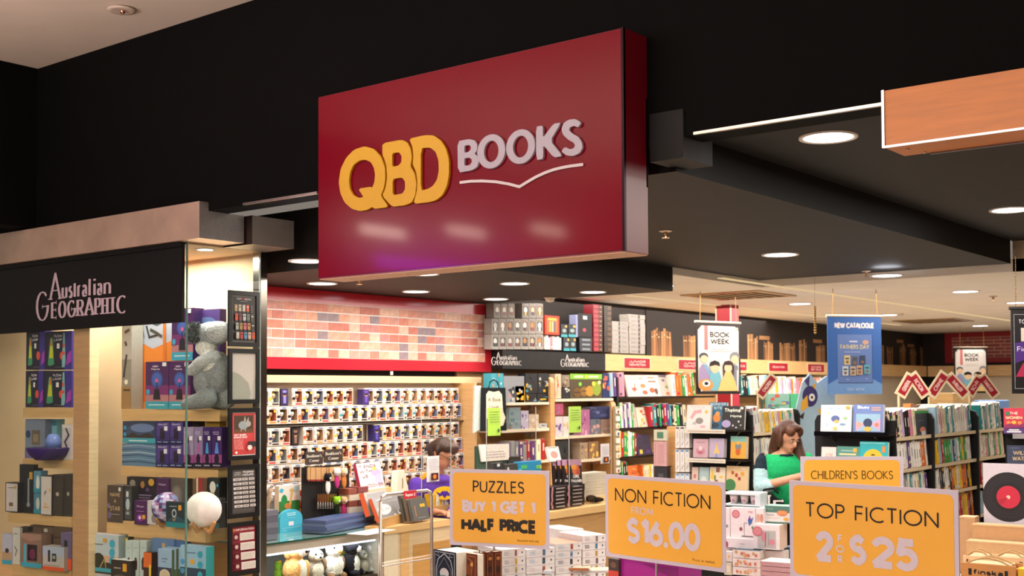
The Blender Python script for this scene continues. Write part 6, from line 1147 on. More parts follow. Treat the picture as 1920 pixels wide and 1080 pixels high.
def poster_people(z=0):
    return [('r', 0, 0, 1, 1, '#2b211e'), ('p', [(.12, .04), (.88, .04), (.96, .1), (.96, .9), (.88, .96), (.12, .96), (.04, .9), (.04, .1)], '#e6dfd8'),
     ('r', .18, .62, .26, .96, '#d07a78'), ('p', [(.18, .62), (.22, .645), (.26, .62), (.26, .7), (.18, .7)], '#d07a78'), ('s', [(.28, .9), (.84, .9), (.9, .86), (.9, .6)], .006, '#b8aeb0'),
     ('t', 'BOOK', .53, .80, .075, .44, '#2a2422', .2), ('t', 'WEEK', .53, .705, .075, .42, '#2a2422', .2), ('r', .36, .632, .7, .638, '#c0a8a8'), ('r', .3, .6, .76, .606, '#c0a8a8'),
     ('s', [(.88, .57), (.92, .6)], .02, '#c8543c'), ('e', .16, .53, .1, .05, '#4a4c58'), ('e', .17, .49, .085, .055, SKf), ('p', [(.05, .12), (.06, .36), (.12, .42), (.2, .42), (.32, .3), (.33, .1)], '#a48fb4'), ('p', [(.14, .42), (.22, .42), (.34, .3), (.3, .24)], '#7fa8c8'),
     ('e', .86, .53, .11, .07, '#8a8a90'), ('e', .86, .49, .09, .06, SKf), ('p', [(.76, .2), (.76, .38), (.84, .42), (.93, .4), (.95, .05), (.86, .05)], '#84868f'), ('r', .9, .06, .93, .34, '#dcdcdc'),
     ('p', [(.3, .05), (.28, .26), (.34, .32), (.5, .32), (.54, .24), (.48, .05)], '#79b6c4'), ('e', .4, .37, .105, .075, SKf), ('p', [(.28, .39), (.3, .45), (.4, .475), (.5, .45), (.52, .39), (.42, .41)], '#2c1e1a'),
     ('p', [(.6, .2), (.58, .4), (.62, .46), (.72, .475), (.8, .45), (.84, .38), (.82, .22)], '#3a2420'), ('e', .7, .37, .09, .07, SKf), ('p', [(.6, .41), (.66, .45), (.78, .45), (.8, .41)], '#3a2420'),
     ('p', [(.46, .045), (.54, .2), (.62, .27), (.62, .31), (.78, .31), (.78, .27), (.86, .18), (.9, .045)], '#e8c478'), ('s', [(.62, .28), (.6, .22), (.66, .2)], .02, SKf), ('s', [(.78, .28), (.82, .22)], .02, SKf),
     ('e', .19, .13, .165, .085, '#dc9450'), ('e', .2, .15, .09, .045, '#f0ece6'), ('e', .2, .15, .045, .023, '#1c1820'), ('c', .09, .93, .022, '#c8bcb0'), ('c', .91, .93, .022, '#c8bcb0'), ('c', .09, .055, .022, '#c8bcb0'), ('c', .91, .055, .022, '#c8bcb0')]
p1 = onZ(1345, 548, ZW); pb1 = PL(74, p1)
banner('large hanging poster of cartoon dressed-up people reading BOOK WEEK', pb1, 1306, 606, 1389, 739, '#2b211e', poster_people(), ZW, ((1313, 600), (1381, 600)))
p2 = onZ(1600, 542, ZW); pb2_ = PL(50, p2)
BC = ['#d8c080', '#5a6070', '#3c4a66', '#c0ccd4', '#b8a890', '#c09a7c', '#5fa8b8']
its = [('r', 0, 0, 1, 1, '#3a66ad'), ('p', [(0, 0), (1, 0), (1, .13), (.82, .2), (.5, .23), (.18, .2), (0, .13)], '#6f9ad0'), ('t', 'NEW CATALOGUE', .5, .85, .075, .74, '#e2dfe4', .26), ('r', .19, .14, .83, .76, '#33477c'), ('r', .18, .15, .82, .77, '#6580bc'), ('t', 'FATHERS DAY', .5, .58, .06, .54, '#c9bf9a', .2), ('r', .4, .67, .55, .69, '#c8cce0'), ('e', .7, .67, .06, .03, '#c8a08c'), ('r', .3, .54, .6, .548, '#aab4d4')]  # the cover's drop shadow is painted as a darker offset rectangle
for i, (x, z, k) in enumerate(((.3, .38, 0), (.44, .37, 1), (.58, .38, 2), (.26, .24, 3), (.4, .24, 4), (.52, .25, 5), (.66, .26, 6))): its += [('r', x, z, x+.11, z+.12, BC[k]), ('r', x+.02, z+.07, x+.09, z+.09, '#444a60'), ('e', x+.055, z+.035, .03, .02, '#8a6a5a')]
its += [('t', 'OUT NOW', .5, .045, .035, .32, '#b8c8e4', .16), ('e', .35, .19, .03, .008, '#8fa4d4'), ('e', .7, .2, .02, .008, '#8fa4d4')]
banner('large blue hanging banner reading NEW CATALOGUE with a raised magazine cover', pb2_, 1553, 594, 1654, 739, '#3a66ad', its, ZW, ((1561, 590), (1645, 590)))
p3 = onZ(1820, 612, ZW); pb3 = PL(45, p3)
banner('distant dim hanging poster of cartoon people at far right', pb3, 1790, 652, 1852, 737, '#2b211e', poster_people(), ZW, ((1800, 648), (1845, 648)), rail='#b8a890')
pb4 = PL(38, onD(1930, 650, 8.4)); t, w_, h_ = banner('black hanging banner with white border and pink print at the right edge', pb4, 1898, 580, 1968, 738, '#1b181b', [('s', [(.08, .06), (.08, .94), (.92, .94), (.92, .06), (.08, .06)], .012, '#a8a4a8'), ('t', 'TOP 10', .45, .83, .05, .5, '#c8c4c8', .16), ('r', .26, .62, .7, .78, '#c8bcae'), ('p', [(.1, .36), (.9, .5), (.9, .66), (.1, .6)], '#4a2a74'), ('t', 'Fiction', .45, .5, .06, .6, '#e0dce4', .12), ('p', [(.1, .2), (.9, .2), (.9, .46), (.3, .36)], '#a82a4c')], 2.83, ((1905, 576), (1960, 576)), rail='#2a2628')
# short gold bead drop
p = onD(1528, 580, 9.8); tp = ZW; o = chain('gold_bead_chain', (p.x, p.y, PL(38, p).at(1528, 624).z), (p.x, p.y, PL(38, p).at(1528, 577).z), '', None, .012, 10); tag(o, 'short loose gold bead chain hanging left of the blue banner', 'chain')
o2 = put('wire', MB().tube([(0, 0, 0), (0, 0, ZW-p.z-.0)], .0015, '#9a8a70', 5), METAL, o, loc=(p.x, p.y, p.z))
# ================================================================ BOOKCASES IN THE AISLES
BKC = '#121113'
def gondola(label, ug, us, v0, v1, ztop, bays, shelfz, sides=True):
    """two sided bookcase; ug = front of the side facing right, us = far side"""
    t = empty('bookcase', ((ug+us)/2, v0, 0)); tag(t, label, 'bookcase'); h = (ug-us)/2
    put('centre_panel', MB().box(-.02, .02, .03, v1-v0, 0, ztop-.02, BKC), BLACK, t)
    put('plinth', MB().box(-h, h, .03, v1-v0, 0, .12, BKC), BLACK, t)
    for v in bays:
        pts = [(-h-.02, 0), (h+.02, 0), (h+.02, ztop-.05), (h, ztop-.01), (h-.04, ztop), (-h+.04, ztop), (-h, ztop-.01), (-h-.02, ztop-.05)]
        put('end_panel', MB().prism(pts, 0, .03, BKC), BLACK, t, loc=(0, v-v0, 0))
    for z in shelfz:
        s = put('shelf', MB().box(.02, h, .03, v1-v0, z-.014, z, '#c2a98a').box(-h, -.02, .03, v1-v0, z-.014, z, '#c2a98a'), WOOD, t)
        put('label_strip', MB().box(h, h+.004, .03, v1-v0, z-.022, z+.004, '#dcc6a2'), CARD, s)
    return t
UG1 = -3.12; PG1 = PU(UG1); v10 = PG1.at(1664, 820).y-.04; v1b = PG1.at(1745, 815).y; v1c = PG1.at(1829, 808).y; v11 = PG1.at(1890, 810).y
zs = [PG1.at(1664, 823).z, PG1.at(1700, 880).z, PG1.at(1790, 920).z, PG1.at(1790, 978).z]
gondola('tall black bookcase of pale spines at the right of the shop', UG1, UG1-.5, v10, v11, PG1.at(1750, 773).z, (v10, v1b, v1c, v11), zs)
PB1 = PU(UG1-.015); 
W1 = 'black right bookcase'
def brow(pl, x0, x1, z, ytop, where, grp, pal, seed, lean=-13, **k):
    """row of books whose foot is on height z"""
    # foot pixel at x0 found by bisection
    lo, hi = 700, 1100
    for _ in range(30):
        m = (lo+hi)/2
        if pl.at(x0, m).z > z: lo = m
        else: hi = m
    return bookrow(pl, x0, x1, lo, lo-(ytop), where, grp, pal, seed, lean=lean, tmin=.024, tmax=.044, **k)
g1 = 'books in the black right bookcase'
brow(PB1, 1664, 1720, zs[0], 54, 'top shelf, first bay, '+W1, g1, [9, 4, 5, 2, 15, 1, 10, 12], 71); cover('display_novel', 'dark grey novel with a bright green top edge on the first bay', 'book', PB1.shift(.01), (1714, 770, 1741, 818), '#3f444c', [('r', 0, .9, 1, 1, '#3f9a48'), ('e', .6, .25, .2, .12, '#d8866a'), ('r', .5, .05, .8, .2, '#d8d4d8'), ('r', .2, .6, .7, .63, '#6a7078')], .03, 0)
brow(PB1, 1758, 1825, zs[0], 53, 'top shelf, second bay, '+W1, g1, [0, 0, 2, 1, 9, 0, 15, 0, 11], 72); brow(PB1, 1841, 1880, zs[0], 50, 'top shelf, third bay, '+W1, g1, [0, 13, 1, 0, 11], 73)
brow(PB1, 1664, 1742, zs[1], 55, 'second shelf, first bay, '+W1, g1, [1, 0, 0, 1, 0, 10, 8, 0, 0], 74); brow(PB1, 1759, 1825, zs[1], 48, 'second shelf, second bay, '+W1, g1, [7, 0, 6, 6, 3, 2, 4, 0, 8, 6], 75); brow(PB1, 1841, 1884, zs[1], 46, 'second shelf, third bay, '+W1, g1, [9, 0, 1, 6, 0, 9], 76)
brow(PB1, 1690, 1744, zs[2], 50, 'third shelf, first bay, '+W1, g1, [11, 2, 13, 10, 1, 0], 77); brow(PB1, 1760, 1826, zs[2], 50, 'third shelf, second bay, '+W1, g1, [8, 0, 12, 7, 0, 7, 3, 0], 78); brow(PB1, 1841, 1850, zs[2], 44, 'third shelf, third bay, '+W1, g1, [4, 0], 79)
brow(PB1, 1795, 1828, zs[3], 50, 'fourth shelf, second bay, '+W1, g1, [8, 4, 7, 12, 0, 2], 80); brow(PB1, 1841, 1848, zs[3], 44, 'fourth shelf, third bay, '+W1, g1, [4, 2], 81)
# top of bookcase: papers
zt1 = PG1.at(1750, 773).z
for i, (px, py, w_, d_, c_, lb) in enumerate(((1700, 768, .5, .34, '#e4dccd', 'white paper sheets lying on top of the right bookcase, left'), (1760, 764, .34, .26, '#d9cbb0', 'cream flat box on top of the right bookcase'), (1860, 766, .3, .26, '#5f84b8', 'blue leaning folder on top of the right bookcase'))):
    q = PU(UG1-.24).at(px, 790); tag(put('flat_pack', MB().bbox(-d_/2, d_/2, -w_/2, w_/2, 0, .03+.02*i, c_), CARD, loc=(q.x, q.y, zt1+.001), yaw=R(4*i)), lb, 'paper')
q = PU(UG1-.24).at(1712, 790); tag(put('orange_cards', MB().box(-.06, -.0, -.05, .05, 0, .03, '#d8803c').box(.0, .05, -.05, .05, 0, .02, '#6a4a34'), CARD, loc=(q.x, q.y, zt1+.032)), 'small orange and brown card bundle on the white sheets', 'cards')
q = PU(UG1-.24).at(1800, 790); wbx = empty('slatted_wooden_box', (q.x, q.y+.02, zt1+.053), R(90)); tag(wbx, 'pale slatted wooden box on top of the right bookcase', 'box')
for i in range(7): put('slat', MB().bbox(-.2+i*.058, -.146+i*.058, 0, .2, 0, .09, '#cfa467'), WOOD, wbx)
# end cap with face-out picture books
v_e = v10-.02; pe1 = PV(v_e-.12); a = pe1.at(1532, 812); b = pe1.at(1662, 812)
ec = empty('end_display', ((a.x+b.x)/2, v10-.005, 0)); tag(ec, 'black end display holding two large face-out picture books', 'bookcase'); hw_ = .27
put('back_panel', MB().box(-hw_, hw_, -.02, 0, 0, zt1-.04, BKC), BLACK, ec)
for y_, nm in ((813, 'a'), (878, 'b')):
    z = pe1.at(1600, y_).z; s = put('display_shelf', MB().box(-hw_, hw_, -.14, -.02, z-.012, z, '#3c3a3a').box(-hw_, hw_, -.145, -.14, z-.02, z+.012, '#1c1b1c'), METAL, ec)
    for s_ in (-1, 1): put('bracket', MB().tube([(s_*.16, -.13, z-.014), (s_*.16, -.03, z-.06)], .006, '#c8a878', 6), METAL, s)
pe2_ = PV(v_e-.11)
cover('picture_book', 'white sparkly picture book face-out on the end display', 'book', pe2_, (1538, 759, 1596, 811), '#d7dfe4', [('t', 'Bluey', .5, .82, .12, .5, '#a8c4dc', .24), ('e', .48, .5, .14, .12, '#5a6a9c'), ('e', .52, .4, .08, .06, '#e0b060'), ('e', .8, .52, .07, .06, '#9ac08a'), ('e', .72, .3, .1, .04, '#7a98b8'), ('e', .2, .3, .06, .05, '#b8c8e0'), ('e', .25, .7, .05, .04, '#c8d8b0'), ('e', .48, .15, .08, .06, '#e8c070'), ('e', .88, .9, .07, .06, '#e0a030')], .03, -6)
cover('picture_book', 'periwinkle blue picture book face-out on the end display', 'book', pe2_, (1599, 758, 1655, 811), '#6b82bb', [('t', 'Bluey', .34, .84, .12, .4, '#dce4f4', .26), ('r', .62, .86, .92, .9, '#e0a080'), ('r', .62, .78, .92, .82, '#e0a080'), ('r', .1, .04, .92, .66, '#8fb4cc'), ('p', [(.1, .04), (.4, .3), (.1, .4)], '#e0a0b0'), ('p', [(.92, .04), (.6, .3), (.92, .5)], '#d8a0c0'), ('e', .5, .34, .15, .16, '#2c3a5c'), ('e', .5, .12, .12, .09, '#e0b04c'), ('e', .2, .3, .07, .07, '#c8a07c'), ('e', .8, .28, .07, .07, '#c87a5a')], .04, -6, spine='#5a70a8')
for (x0, y0, x1, y1, c_, its_, lb) in ((1539, 838, 1567, 878, '#ded2cc', [('t', 'LOVE', .55, .55, .16, .5, '#c08a84', .12), ('r', .3, .4, .8, .43, '#c8a0a0')], 'pale pink book on the lower end display shelf'), (1568, 837, 1611, 878, '#4f8c80', [('r', .2, .78, .7, .82, '#a8c8c0'), ('r', .12, .6, .85, .68, '#d8c89a'), ('r', .45, .4, .75, .48, '#d8c89a'), ('r', .72, .74, .88, .92, '#e0a83c')], 'green wide picture book on the lower end display shelf'), (1611, 828, 1664, 878, '#1fa8b0', [('e', .48, .32, .36, .4, '#e8b420'), ('e', .48, .5, .08, .03, '#3a3020'), ('r', .3, .1, .66, .3, '#c8d8dc'), ('r', .8, .6, .92, .84, '#d8843c'), ('r', .0, .92, .9, .96, '#7fd8d8')], 'shiny turquoise book with a yellow circle on the end display')):
    cover('picture_book', lb, 'book', pe2_, (x0, y0, x1, y1), c_, its_, .03, -6)
# second bookcase (middle) with end display on the left
UG2 = -4.84; PG2 = PU(UG2); v20 = 9.43; v2b = PG2.at(1494, 800).y; z2 = [PG2.at(1405, 813.5).z, PG2.at(1405, 868).z, PG2.at(1405, 925).z]
gondola('black bookcase beside the woman, with a display end', UG2, UG2-.5, v20, v2b, PG2.at(1400, 765).z-.02, (v20, v2b), z2)
W2 = 'black middle bookcase'; g2 = 'books in the black middle bookcase'; PB2 = PU(UG2-.015)
brow(PB2, 1406, 1430, z2[0], 50, 'top shelf, left end, '+W2, g2, [0, 4, 1, 0, 13], 82); brow(PB2, 1431, 1492, z2[0], 42, 'top shelf, right end, '+W2, g2, [1, 7, 7, 0, 9, 11, 6], 83)
brow(PB2, 1406, 1480, z2[1], 46, 'second shelf, '+W2, g2, [0, 13, 2, 0, 1, 0], 84, lean=-6); brow(PB2, 1406, 1440, z2[2], 20, 'third shelf, '+W2, g2, [0, 2, 4, 1], 85, lean=-4)
pe3 = PV(v20-.13); b3 = [pe3.at(1330, y_).z for y_ in (806, 861, 922)]; a = pe3.at(1287, 806).x; b = pe3.at(1400, 806).x
ed = empty('end_display', ((a+b)/2, v20-.005, 0)); tag(ed, 'black end display left of the woman with face-out children books', 'bookcase'); hw_ = (b-a)/2
put('back_panel', MB().box(-hw_, hw_, -.02, 0, 0, PG2.at(1400, 765).z-.06, BKC), BLACK, ed)
for z in b3:
    s = put('display_shelf', MB().box(-hw_, hw_, -.15, -.02, z-.012, z, '#3c3a3a'), METAL, ed); put('label_strip', MB().box(-hw_, hw_*.35, -.156, -.15, z-.03, z+.006, '#ddd2c4').box(-hw_*.9, hw_*.3, -.1575, -.156, z-.016, z-.008, '#a89c94'), CARD, s)
    put('bracket', MB().tube([(hw_*.8, -.14, z-.014), (hw_*.5, -.03, z-.05)], .005, '#c8a878', 6), METAL, s)
E3 = pe3.shift(.03)
for (x0, y0, x1, y1, c_, its_, lb) in (
    (1286, 759, 1331, 805, '#e2dad8', [('t', 'TICKLE', .45, .86, .1, .6, '#c8bcbc', .16), ('s', [(.2, .45), (.35, .7), (.62, .75)], .12, '#e0a0a8'), ('e', .55, .35, .16, .13, '#8a8684'), ('e', .35, .25, .08, .06, '#b8b0ac'), ('e', .7, .12, .12, .05, '#dcaab0'), ('e', .82, .72, .06, .07, '#e8b850')], 'white picture book with a pink brush stroke on the top display shelf'),
    (1328, 754, 1361, 805, '#2c6a8c', [('t', 'MONSTER', .5, .88, .1, .9, '#b8d0d8', .2), ('t', 'SITE', .5, .74, .1, .5, '#b8d0d8', .2), ('e', .45, .42, .22, .16, '#d8883c'), ('e', .5, .58, .12, .08, '#e09a50'), ('e', .4, .15, .2, .1, '#1c3a4a')], 'blue picture book with an orange shape on the top display shelf'),
    (1353, 761, 1395, 806, '#15161a', [('t', 'Thelma', .45, .74, .17, .72, '#e8ece0', .2), ('t', 'Home', .62, .52, .12, .5, '#e8ece0', .2), ('e', .2, .25, .2, .16, '#a89cc8'), ('e', .5, .18, .04, .04, '#d8d8d8'), ('e', .75, .35, .04, .04, '#d8d8d8'), ('e', .85, .2, .03, .03, '#d8d8d8'), ('e', .65, .1, .04, .03, '#d8d8d8'), ('r', .8, .86, .94, .96, '#e4dcd4')], 'black picture book with white script and snow dots')):
    cover('picture_book', lb, 'book', E3.shift(.0 if x0 != 1328 else .035), (x0, y0, x1, y1), c_, its_, .03, -7)
for (x0, y0, x1, y1, c_, its_, lb) in (
    (1299, 823, 1327, 858, '#cba6b4', [('e', .5, .35, .3, .22, '#c08898'), ('e', .5, .5, .14, .12, '#e0c8cc'), ('r', .2, .8, .8, .84, '#a88090'), ('e', .5, .28, .14, .04, '#b83c50')], 'dusty pink book on the second display shelf'),
    (1329, 822, 1357, 858, '#b8a8c8', [('p', [(.3, .2), (.5, .7), (.72, .2)], '#e0c070'), ('p', [(.4, .0), (.5, .3), (.62, .0)], '#8a9cc0'), ('e', .5, .7, .08, .06, '#e0b050')], 'lilac book with a golden dress shape on the second display shelf'),
    (1369, 818, 1398, 860, '#dca43c', [('r', 0, .75, 1, 1, '#7fb4ac'), ('e', .5, .55, .2, .2, '#7a8088'), ('e', .5, .3, .16, .16, '#c8602c'), ('e', .5, .7, .14, .08, '#d8b050')], 'golden yellow book with a purple spine on the second display shelf')):
    cover('picture_book', lb, 'book', E3, (x0, y0, x1, y1), c_, its_, .05, -5, spine='#7a4a98' if c_ == '#dca43c' else '#d8cbb4')
for (x0, y0, x1, y1, c_, its_, lb) in (
    (1296, 876, 1308, 918, '#d0b8b0', [('e', .5, .6, .2, .1, '#b86a60')], 'narrow pinkish book at the left of the third display shelf'), (1310, 876, 1328, 918, '#9fb8bc', [('e', .5, .4, .3, .2, '#c8d0c8')], 'pale teal book on the third display shelf'),
    (1330, 876, 1359, 918, '#d8ccb8', blur_art(21, ['#d8ccb8', '#a83c4c', '#5a7a4a', '#e0b850', '#8a5a4c']), 'cream book with bright berries on the third display shelf'),
    (1361, 874, 1401, 919, '#d9ba92', [('e', .2, .2, .26, .26, '#3f7a48'), ('e', .3, .72, .07, .08, '#a8502c'), ('e', .48, .62, .07, .09, '#a83c34'), ('e', .62, .48, .07, .08, '#983830'), ('e', .76, .68, .09, .09, '#d09a3c'), ('r', .7, .88, .88, .94, '#e8e0d8')], 'tan book with a green hill and red birds')):
    cover('picture_book', lb, 'book', E3, (x0, y0, x1, y1), c_, its_, .03, -5)
# white box rack and maple upright left of the display
pr1 = PV(9.35); a = pr1.at(1243, 800); b = pr1.at(1266, 800)
tag(put('maple_post', MB().box(0, b.x-a.x, 0, .06, 0, a.z, '#d2a66c'), WOOD, loc=(a.x, 9.42, 0)), 'maple post in front of the wall shelves beside white boxes', 'post')
wr = empty('box_rack', (pr1.at(1279, 900).x, 9.37, 0)); tag(wr, 'slim wire rack stacked with narrow white boxes', 'rack'); 
put('rack_shelf', MB().box(-.062, .07, 0, .1, pr1.at(1279, 841).z-.008, pr1.at(1279, 841).z, '#5a5654'), METAL, wr); put('rack_shelf', MB().box(-.062, .07, 0, .1, pr1.at(1279, 886).z-.008, pr1.at(1279, 886).z, '#5a5654'), METAL, wr); put('rack_shelf', MB().box(-.062, .07, 0, .1, pr1.at(1279, 925).z-.008, pr1.at(1279, 925).z, '#5a5654'), METAL, wr); put('rack_back', MB().box(-.062, .07, .1, .11, 0, pr1.at(1279, 800).z, '#6a6460'), METAL, wr)
for j, (yb, yt) in enumerate(((840, 800), (885, 843), (924, 888))):
    for i in range(3):
        carton('slim_white_box', f'slim white box, {ORD[i]} from left, {["top", "middle", "bottom"][j]} tier of the wire rack', 'box', pr1, (1266.5+i*9, yt, 1274.5+i*9, yb), '#ddd8d6', .08, [('s', [(.3, .12), (.7, .3)], .1, '#3a3a3e') if j != 2 else ('r', .1, .1, .9, .9, '#c8d8e8'), ('r', .15, .9, .85, .98, '#4a4648' if j == 0 else '#5a8ac0'), ('r', .4, .45, .6, .8, '#b8b4b4')], group='slim white boxes on the wire rack')
ps_ = PV(9.3); 
cs_ = empty('card_spinner', (ps_.at(1238, 900).x, 9.32, 0)); tag(cs_, 'narrow stand holding pink journals in front of the maple post', 'rack'); zb1 = ps_.at(1238, 874).z
put('pole', MB().tube([(0, .05, 0), (0, .05, ps_.at(1238, 806).z)], .01, '#8a8480', 8), METAL, cs_); put('tray', MB().box(-.07, .07, 0, .06, zb1-.008, zb1, '#3a3636'), METAL, cs_)
for i, (y0, y1, c_, lb) in enumerate(((806, 826, '#c9c2b0', 'small card with a green picture on the narrow stand'), (828, 874, '#c69a9c', 'dusty pink journal on the narrow stand'))): carton('journal', lb, 'book', ps_, (1226, y0, 1250, y1), c_, .03, [('r', .25, .2, .75, .8, '#4f7a62')] if i == 0 else [('r', .12, .06, .16, .94, '#a87a80'), ('r', .3, .1, .8, .9, '#bd8f92')])
carton('journal', 'black boxed item below the pink journal', 'box', ps_, (1227, 876, 1251, 906), '#25242a', .06, [('r', .3, .3, .7, .6, '#4a4a54')]); 
# clear packs rack behind the bookcase
pk1 = PL(60, onD(1470, 780, 12.2))
rk1 = empty('clear_pack_rack', rect(pk1, 1434, 740, 1520, 830)[0]*1, R(60)); rk1.location.z = 0; tag(rk1, 'rack of clear storage packs with green colourful card inserts', 'rack')
def rloc(px, py): q = pk1.at(px, py); return ((q-rk1.location).dot(pk1.e), q.z)
for (x0, y0, x1, y1, its_) in ((1440, 738, 1480, 768, blur_art(31, ['#7fa898', '#c8503c', '#4a8a70', '#d8a03c', '#5a6a90'], 12)), (1483, 738, 1496, 798, [('r', 0, 0, 1, 1, '#4fa878')]), (1497, 738, 1518, 768, blur_art(32, ['#7f9a98', '#b8503c', '#5a9a80', '#8a7a90'], 8)), (1440, 770, 1480, 778, [('r', 0, 0, 1, 1, '#cfd8cc')]), (1498, 788, 1520, 818, blur_art(33, ['#6f8a88', '#a8503c', '#4a8a70', '#b08a50'], 8))):
    a = rloc(x0, y1); b = rloc(x1, y0); m_ = put('clear_pack', MB().box(a[0], b[0], 0, .05, a[1], b[1], its_[0][5]), PRINT, rk1); mb = MB(); art(mb, b[0]-a[0], b[1]-a[1], its_); put('insert_print', mb, PRINT, m_, loc=((a[0]+b[0])/2, 0, a[1]))
a = rloc(1434, 830); b = rloc(1520, 736); put('rack_frame', MB().box(a[0], a[0]+.02, .05, .07, 0, b[1], '#8a9a90').box(b[0]-.02, b[0], .05, .07, 0, b[1], '#8a9a90').box(a[0], b[0], .05, .07, a[1]+.1, a[1]+.12, '#8a9a90').box(a[0], b[0], .052, .068, b[1]-.1, b[1]-.08, '#8a9a90'), METAL, rk1)
pst = PL(48, onD(1530, 780, 11.2)); bb, w_, h_ = rect(pst, 1494, 700, 1566, 790)
st = empty('card_standee', (bb.x, bb.y, 0), pst.th); tag(st, 'blue, yellow and purple cardboard standee behind the picture book display', 'standee')
put('card_panel', MB().prism([(-w_*.5, 0), (w_*.5, 0), (w_*.5, bb.z+h_*.7), (w_*.3, bb.z+h_*.95), (w_*.05, bb.z+h_*.8), (-w_*.15, bb.z+h_), (-w_*.35, bb.z+h_*.8), (-w_*.5, bb.z+h_*.3)], 0, .02, '#9fb9c8'), CARD, st)
mb = MB(); art(mb, w_, h_, [('e', .35, .52, .2, .22, '#3f3568'), ('e', .4, .5, .08, .08, '#e8e4dc'), ('e', .4, .5, .03, .03, '#222'), ('p', [(.1, .2), (.3, .3), (.28, .55), (.12, .4)], '#e0a83c'), ('p', [(.55, .25), (.9, .3), (.95, .1), (.6, .12)], '#e0a83c'), ('p', [(.2, .85), (.35, .95), (.32, .7)], '#4a4070'), ('p', [(.4, .75), (.5, .8), (.48, .66)], '#e0a83c'), ('p', [(.06, .1), (.2, .2), (.16, .05)], '#3a2a28')]); put('card_print', mb, PRINT, st, loc=(0, 0, bb.z))
# A-shaped category toppers
def topper(label, legs, pl, z_foot, signs):
    t = empty('category_topper', (pl.at(*legs[0]).x, pl.at(*legs[0]).y, z_foot), pl.th); tag(t, label, 'sign'); o = Vector(t.location)
    def lc(px, py): q = pl.at(px, py); return ((q-o).dot(pl.e), q.z-z_foot)
    a = lc(*legs[0]); put('leg', MB().tube([(a[0], 0, 0), (a[0], 0, a[1])], .01, '#dcc29a', 6), WOOD, t)
    for (x0, y0, x1, y1, txt) in signs:
        p0 = Vector(lc(x0, y0)); p1 = Vector(lc(x1, y1)); d = (p1-p0); L_ = d.length; an = math.atan2(d.y, d.x); m = MB().box(0, L_, -.004, .004, -.045, .045, '#e0cda8'); s = put('sign_arm', m, CARD, t, loc=(p0.x, 0, p0.y), rot=(0, -an, 0))
        f = MB().box(.02, L_-.02, -.006, -.004, -.03, .03, '#a01c2c'); mb = MB(); text(mb, txt, L_/2, -.018, .034, '#e0b8b0', -.0066, .2, L_*.5); put('sign_face', f, PRINT, s); put('lettering', mb, PRINT, s)
TPd = lambda px, py, d: PL(42, onD(px, py, d))
topper('single slanted red category sign left of the clear packs', [(1421, 742)], TPd(1435, 730, 10.6), PG2.at(1400, 765).z-.02, [(1423, 744, 1452, 704, 'CHILDREN')])
topper('leftmost zigzag red category sign on the right bookcase', [(1685, 742)], TPd(1710, 740, 8.9), zt1, [(1687, 743, 1710, 702, 'GENERAL'), (1708, 701, 1737, 743, 'FICTION')])
topper('middle zigzag red category sign on the right bookcase', [(1742, 744)], TPd(1770, 740, 9.3), zt1, [(1744, 743, 1773, 699, 'CRIME'), (1777, 704, 1812, 743, 'THRILLER')])
topper('rightmost zigzag red category sign on the right bookcase', [(1818, 742)], TPd(1840, 740, 9.9), zt1, [(1816, 741, 1838, 706, 'SCI-FI'), (1838, 704, 1868, 744, 'FANTASY')])
# end of another bookcase at the right edge
px_ = PL(15, onD(1900, 800, 8.0)); bb, w_, h_ = rect(px_, 1884, 760, 1975, 814)
eb = empty('end_display', (bb.x, bb.y, 0), px_.th); tag(eb, 'black display end at the right edge holding a red and purple novel', 'bookcase')
put('back_panel', MB().box(-w_/2, w_/2, .06, .09, 0, bb.z+h_*.9, BKC), BLACK, eb); put('display_shelf', MB().box(-w_/2, w_/2, -.02, .06, bb.z-.014, bb.z, '#262426').box(-.1, .0, -.026, -.02, bb.z-.03, bb.z+.004, '#d8d4d4'), METAL, eb); zq = px_.at(1900, 872).z; put('display_shelf', MB().box(-w_/2, w_/2, -.02, .06, zq-.014, zq, '#262426'), METAL, eb)
cover('display_novel', 'red and purple novel face-out at the right edge', 'book', px_.shift(.01), (1882, 765, 1921, 813), '#c8344c', [('r', 0, 0, 1, .32, '#5a3478'), ('e', .2, .78, .1, .08, '#2f7a5c'), ('t', 'THE', .5, .74, .11, .4, '#f0dcc0', .2), ('t', 'WOMEN', .5, .56, .12, .8, '#f0c8a0', .24), ('e', .25, .42, .1, .07, '#e88a4c'), ('e', .5, .44, .12, .07, '#f0b040'), ('e', .78, .42, .1, .07, '#e88a4c'), ('p', [(0, .3), (.3, .4), (.6, .3), (1, .42), (1, .25), (0, .2)], '#8a2a5c'), ('r', .25, .12, .75, .17, '#e0dce4'), ('r', .15, .04, .85, .1, '#e0dce4')], .03, -3)
cover('display_novel', 'dark blue novel with gold lettering at the right edge', 'book', px_.shift(.01), (1888, 835, 1940, 871), '#39415a', [('t', 'WILD', .5, .5, .22, .55, '#c8ae84', .18), ('t', 'WATER', .5, .2, .22, .6, '#c8ae84', .18), ('e', .3, .85, .2, .08, '#4a5472')], .03, -3)
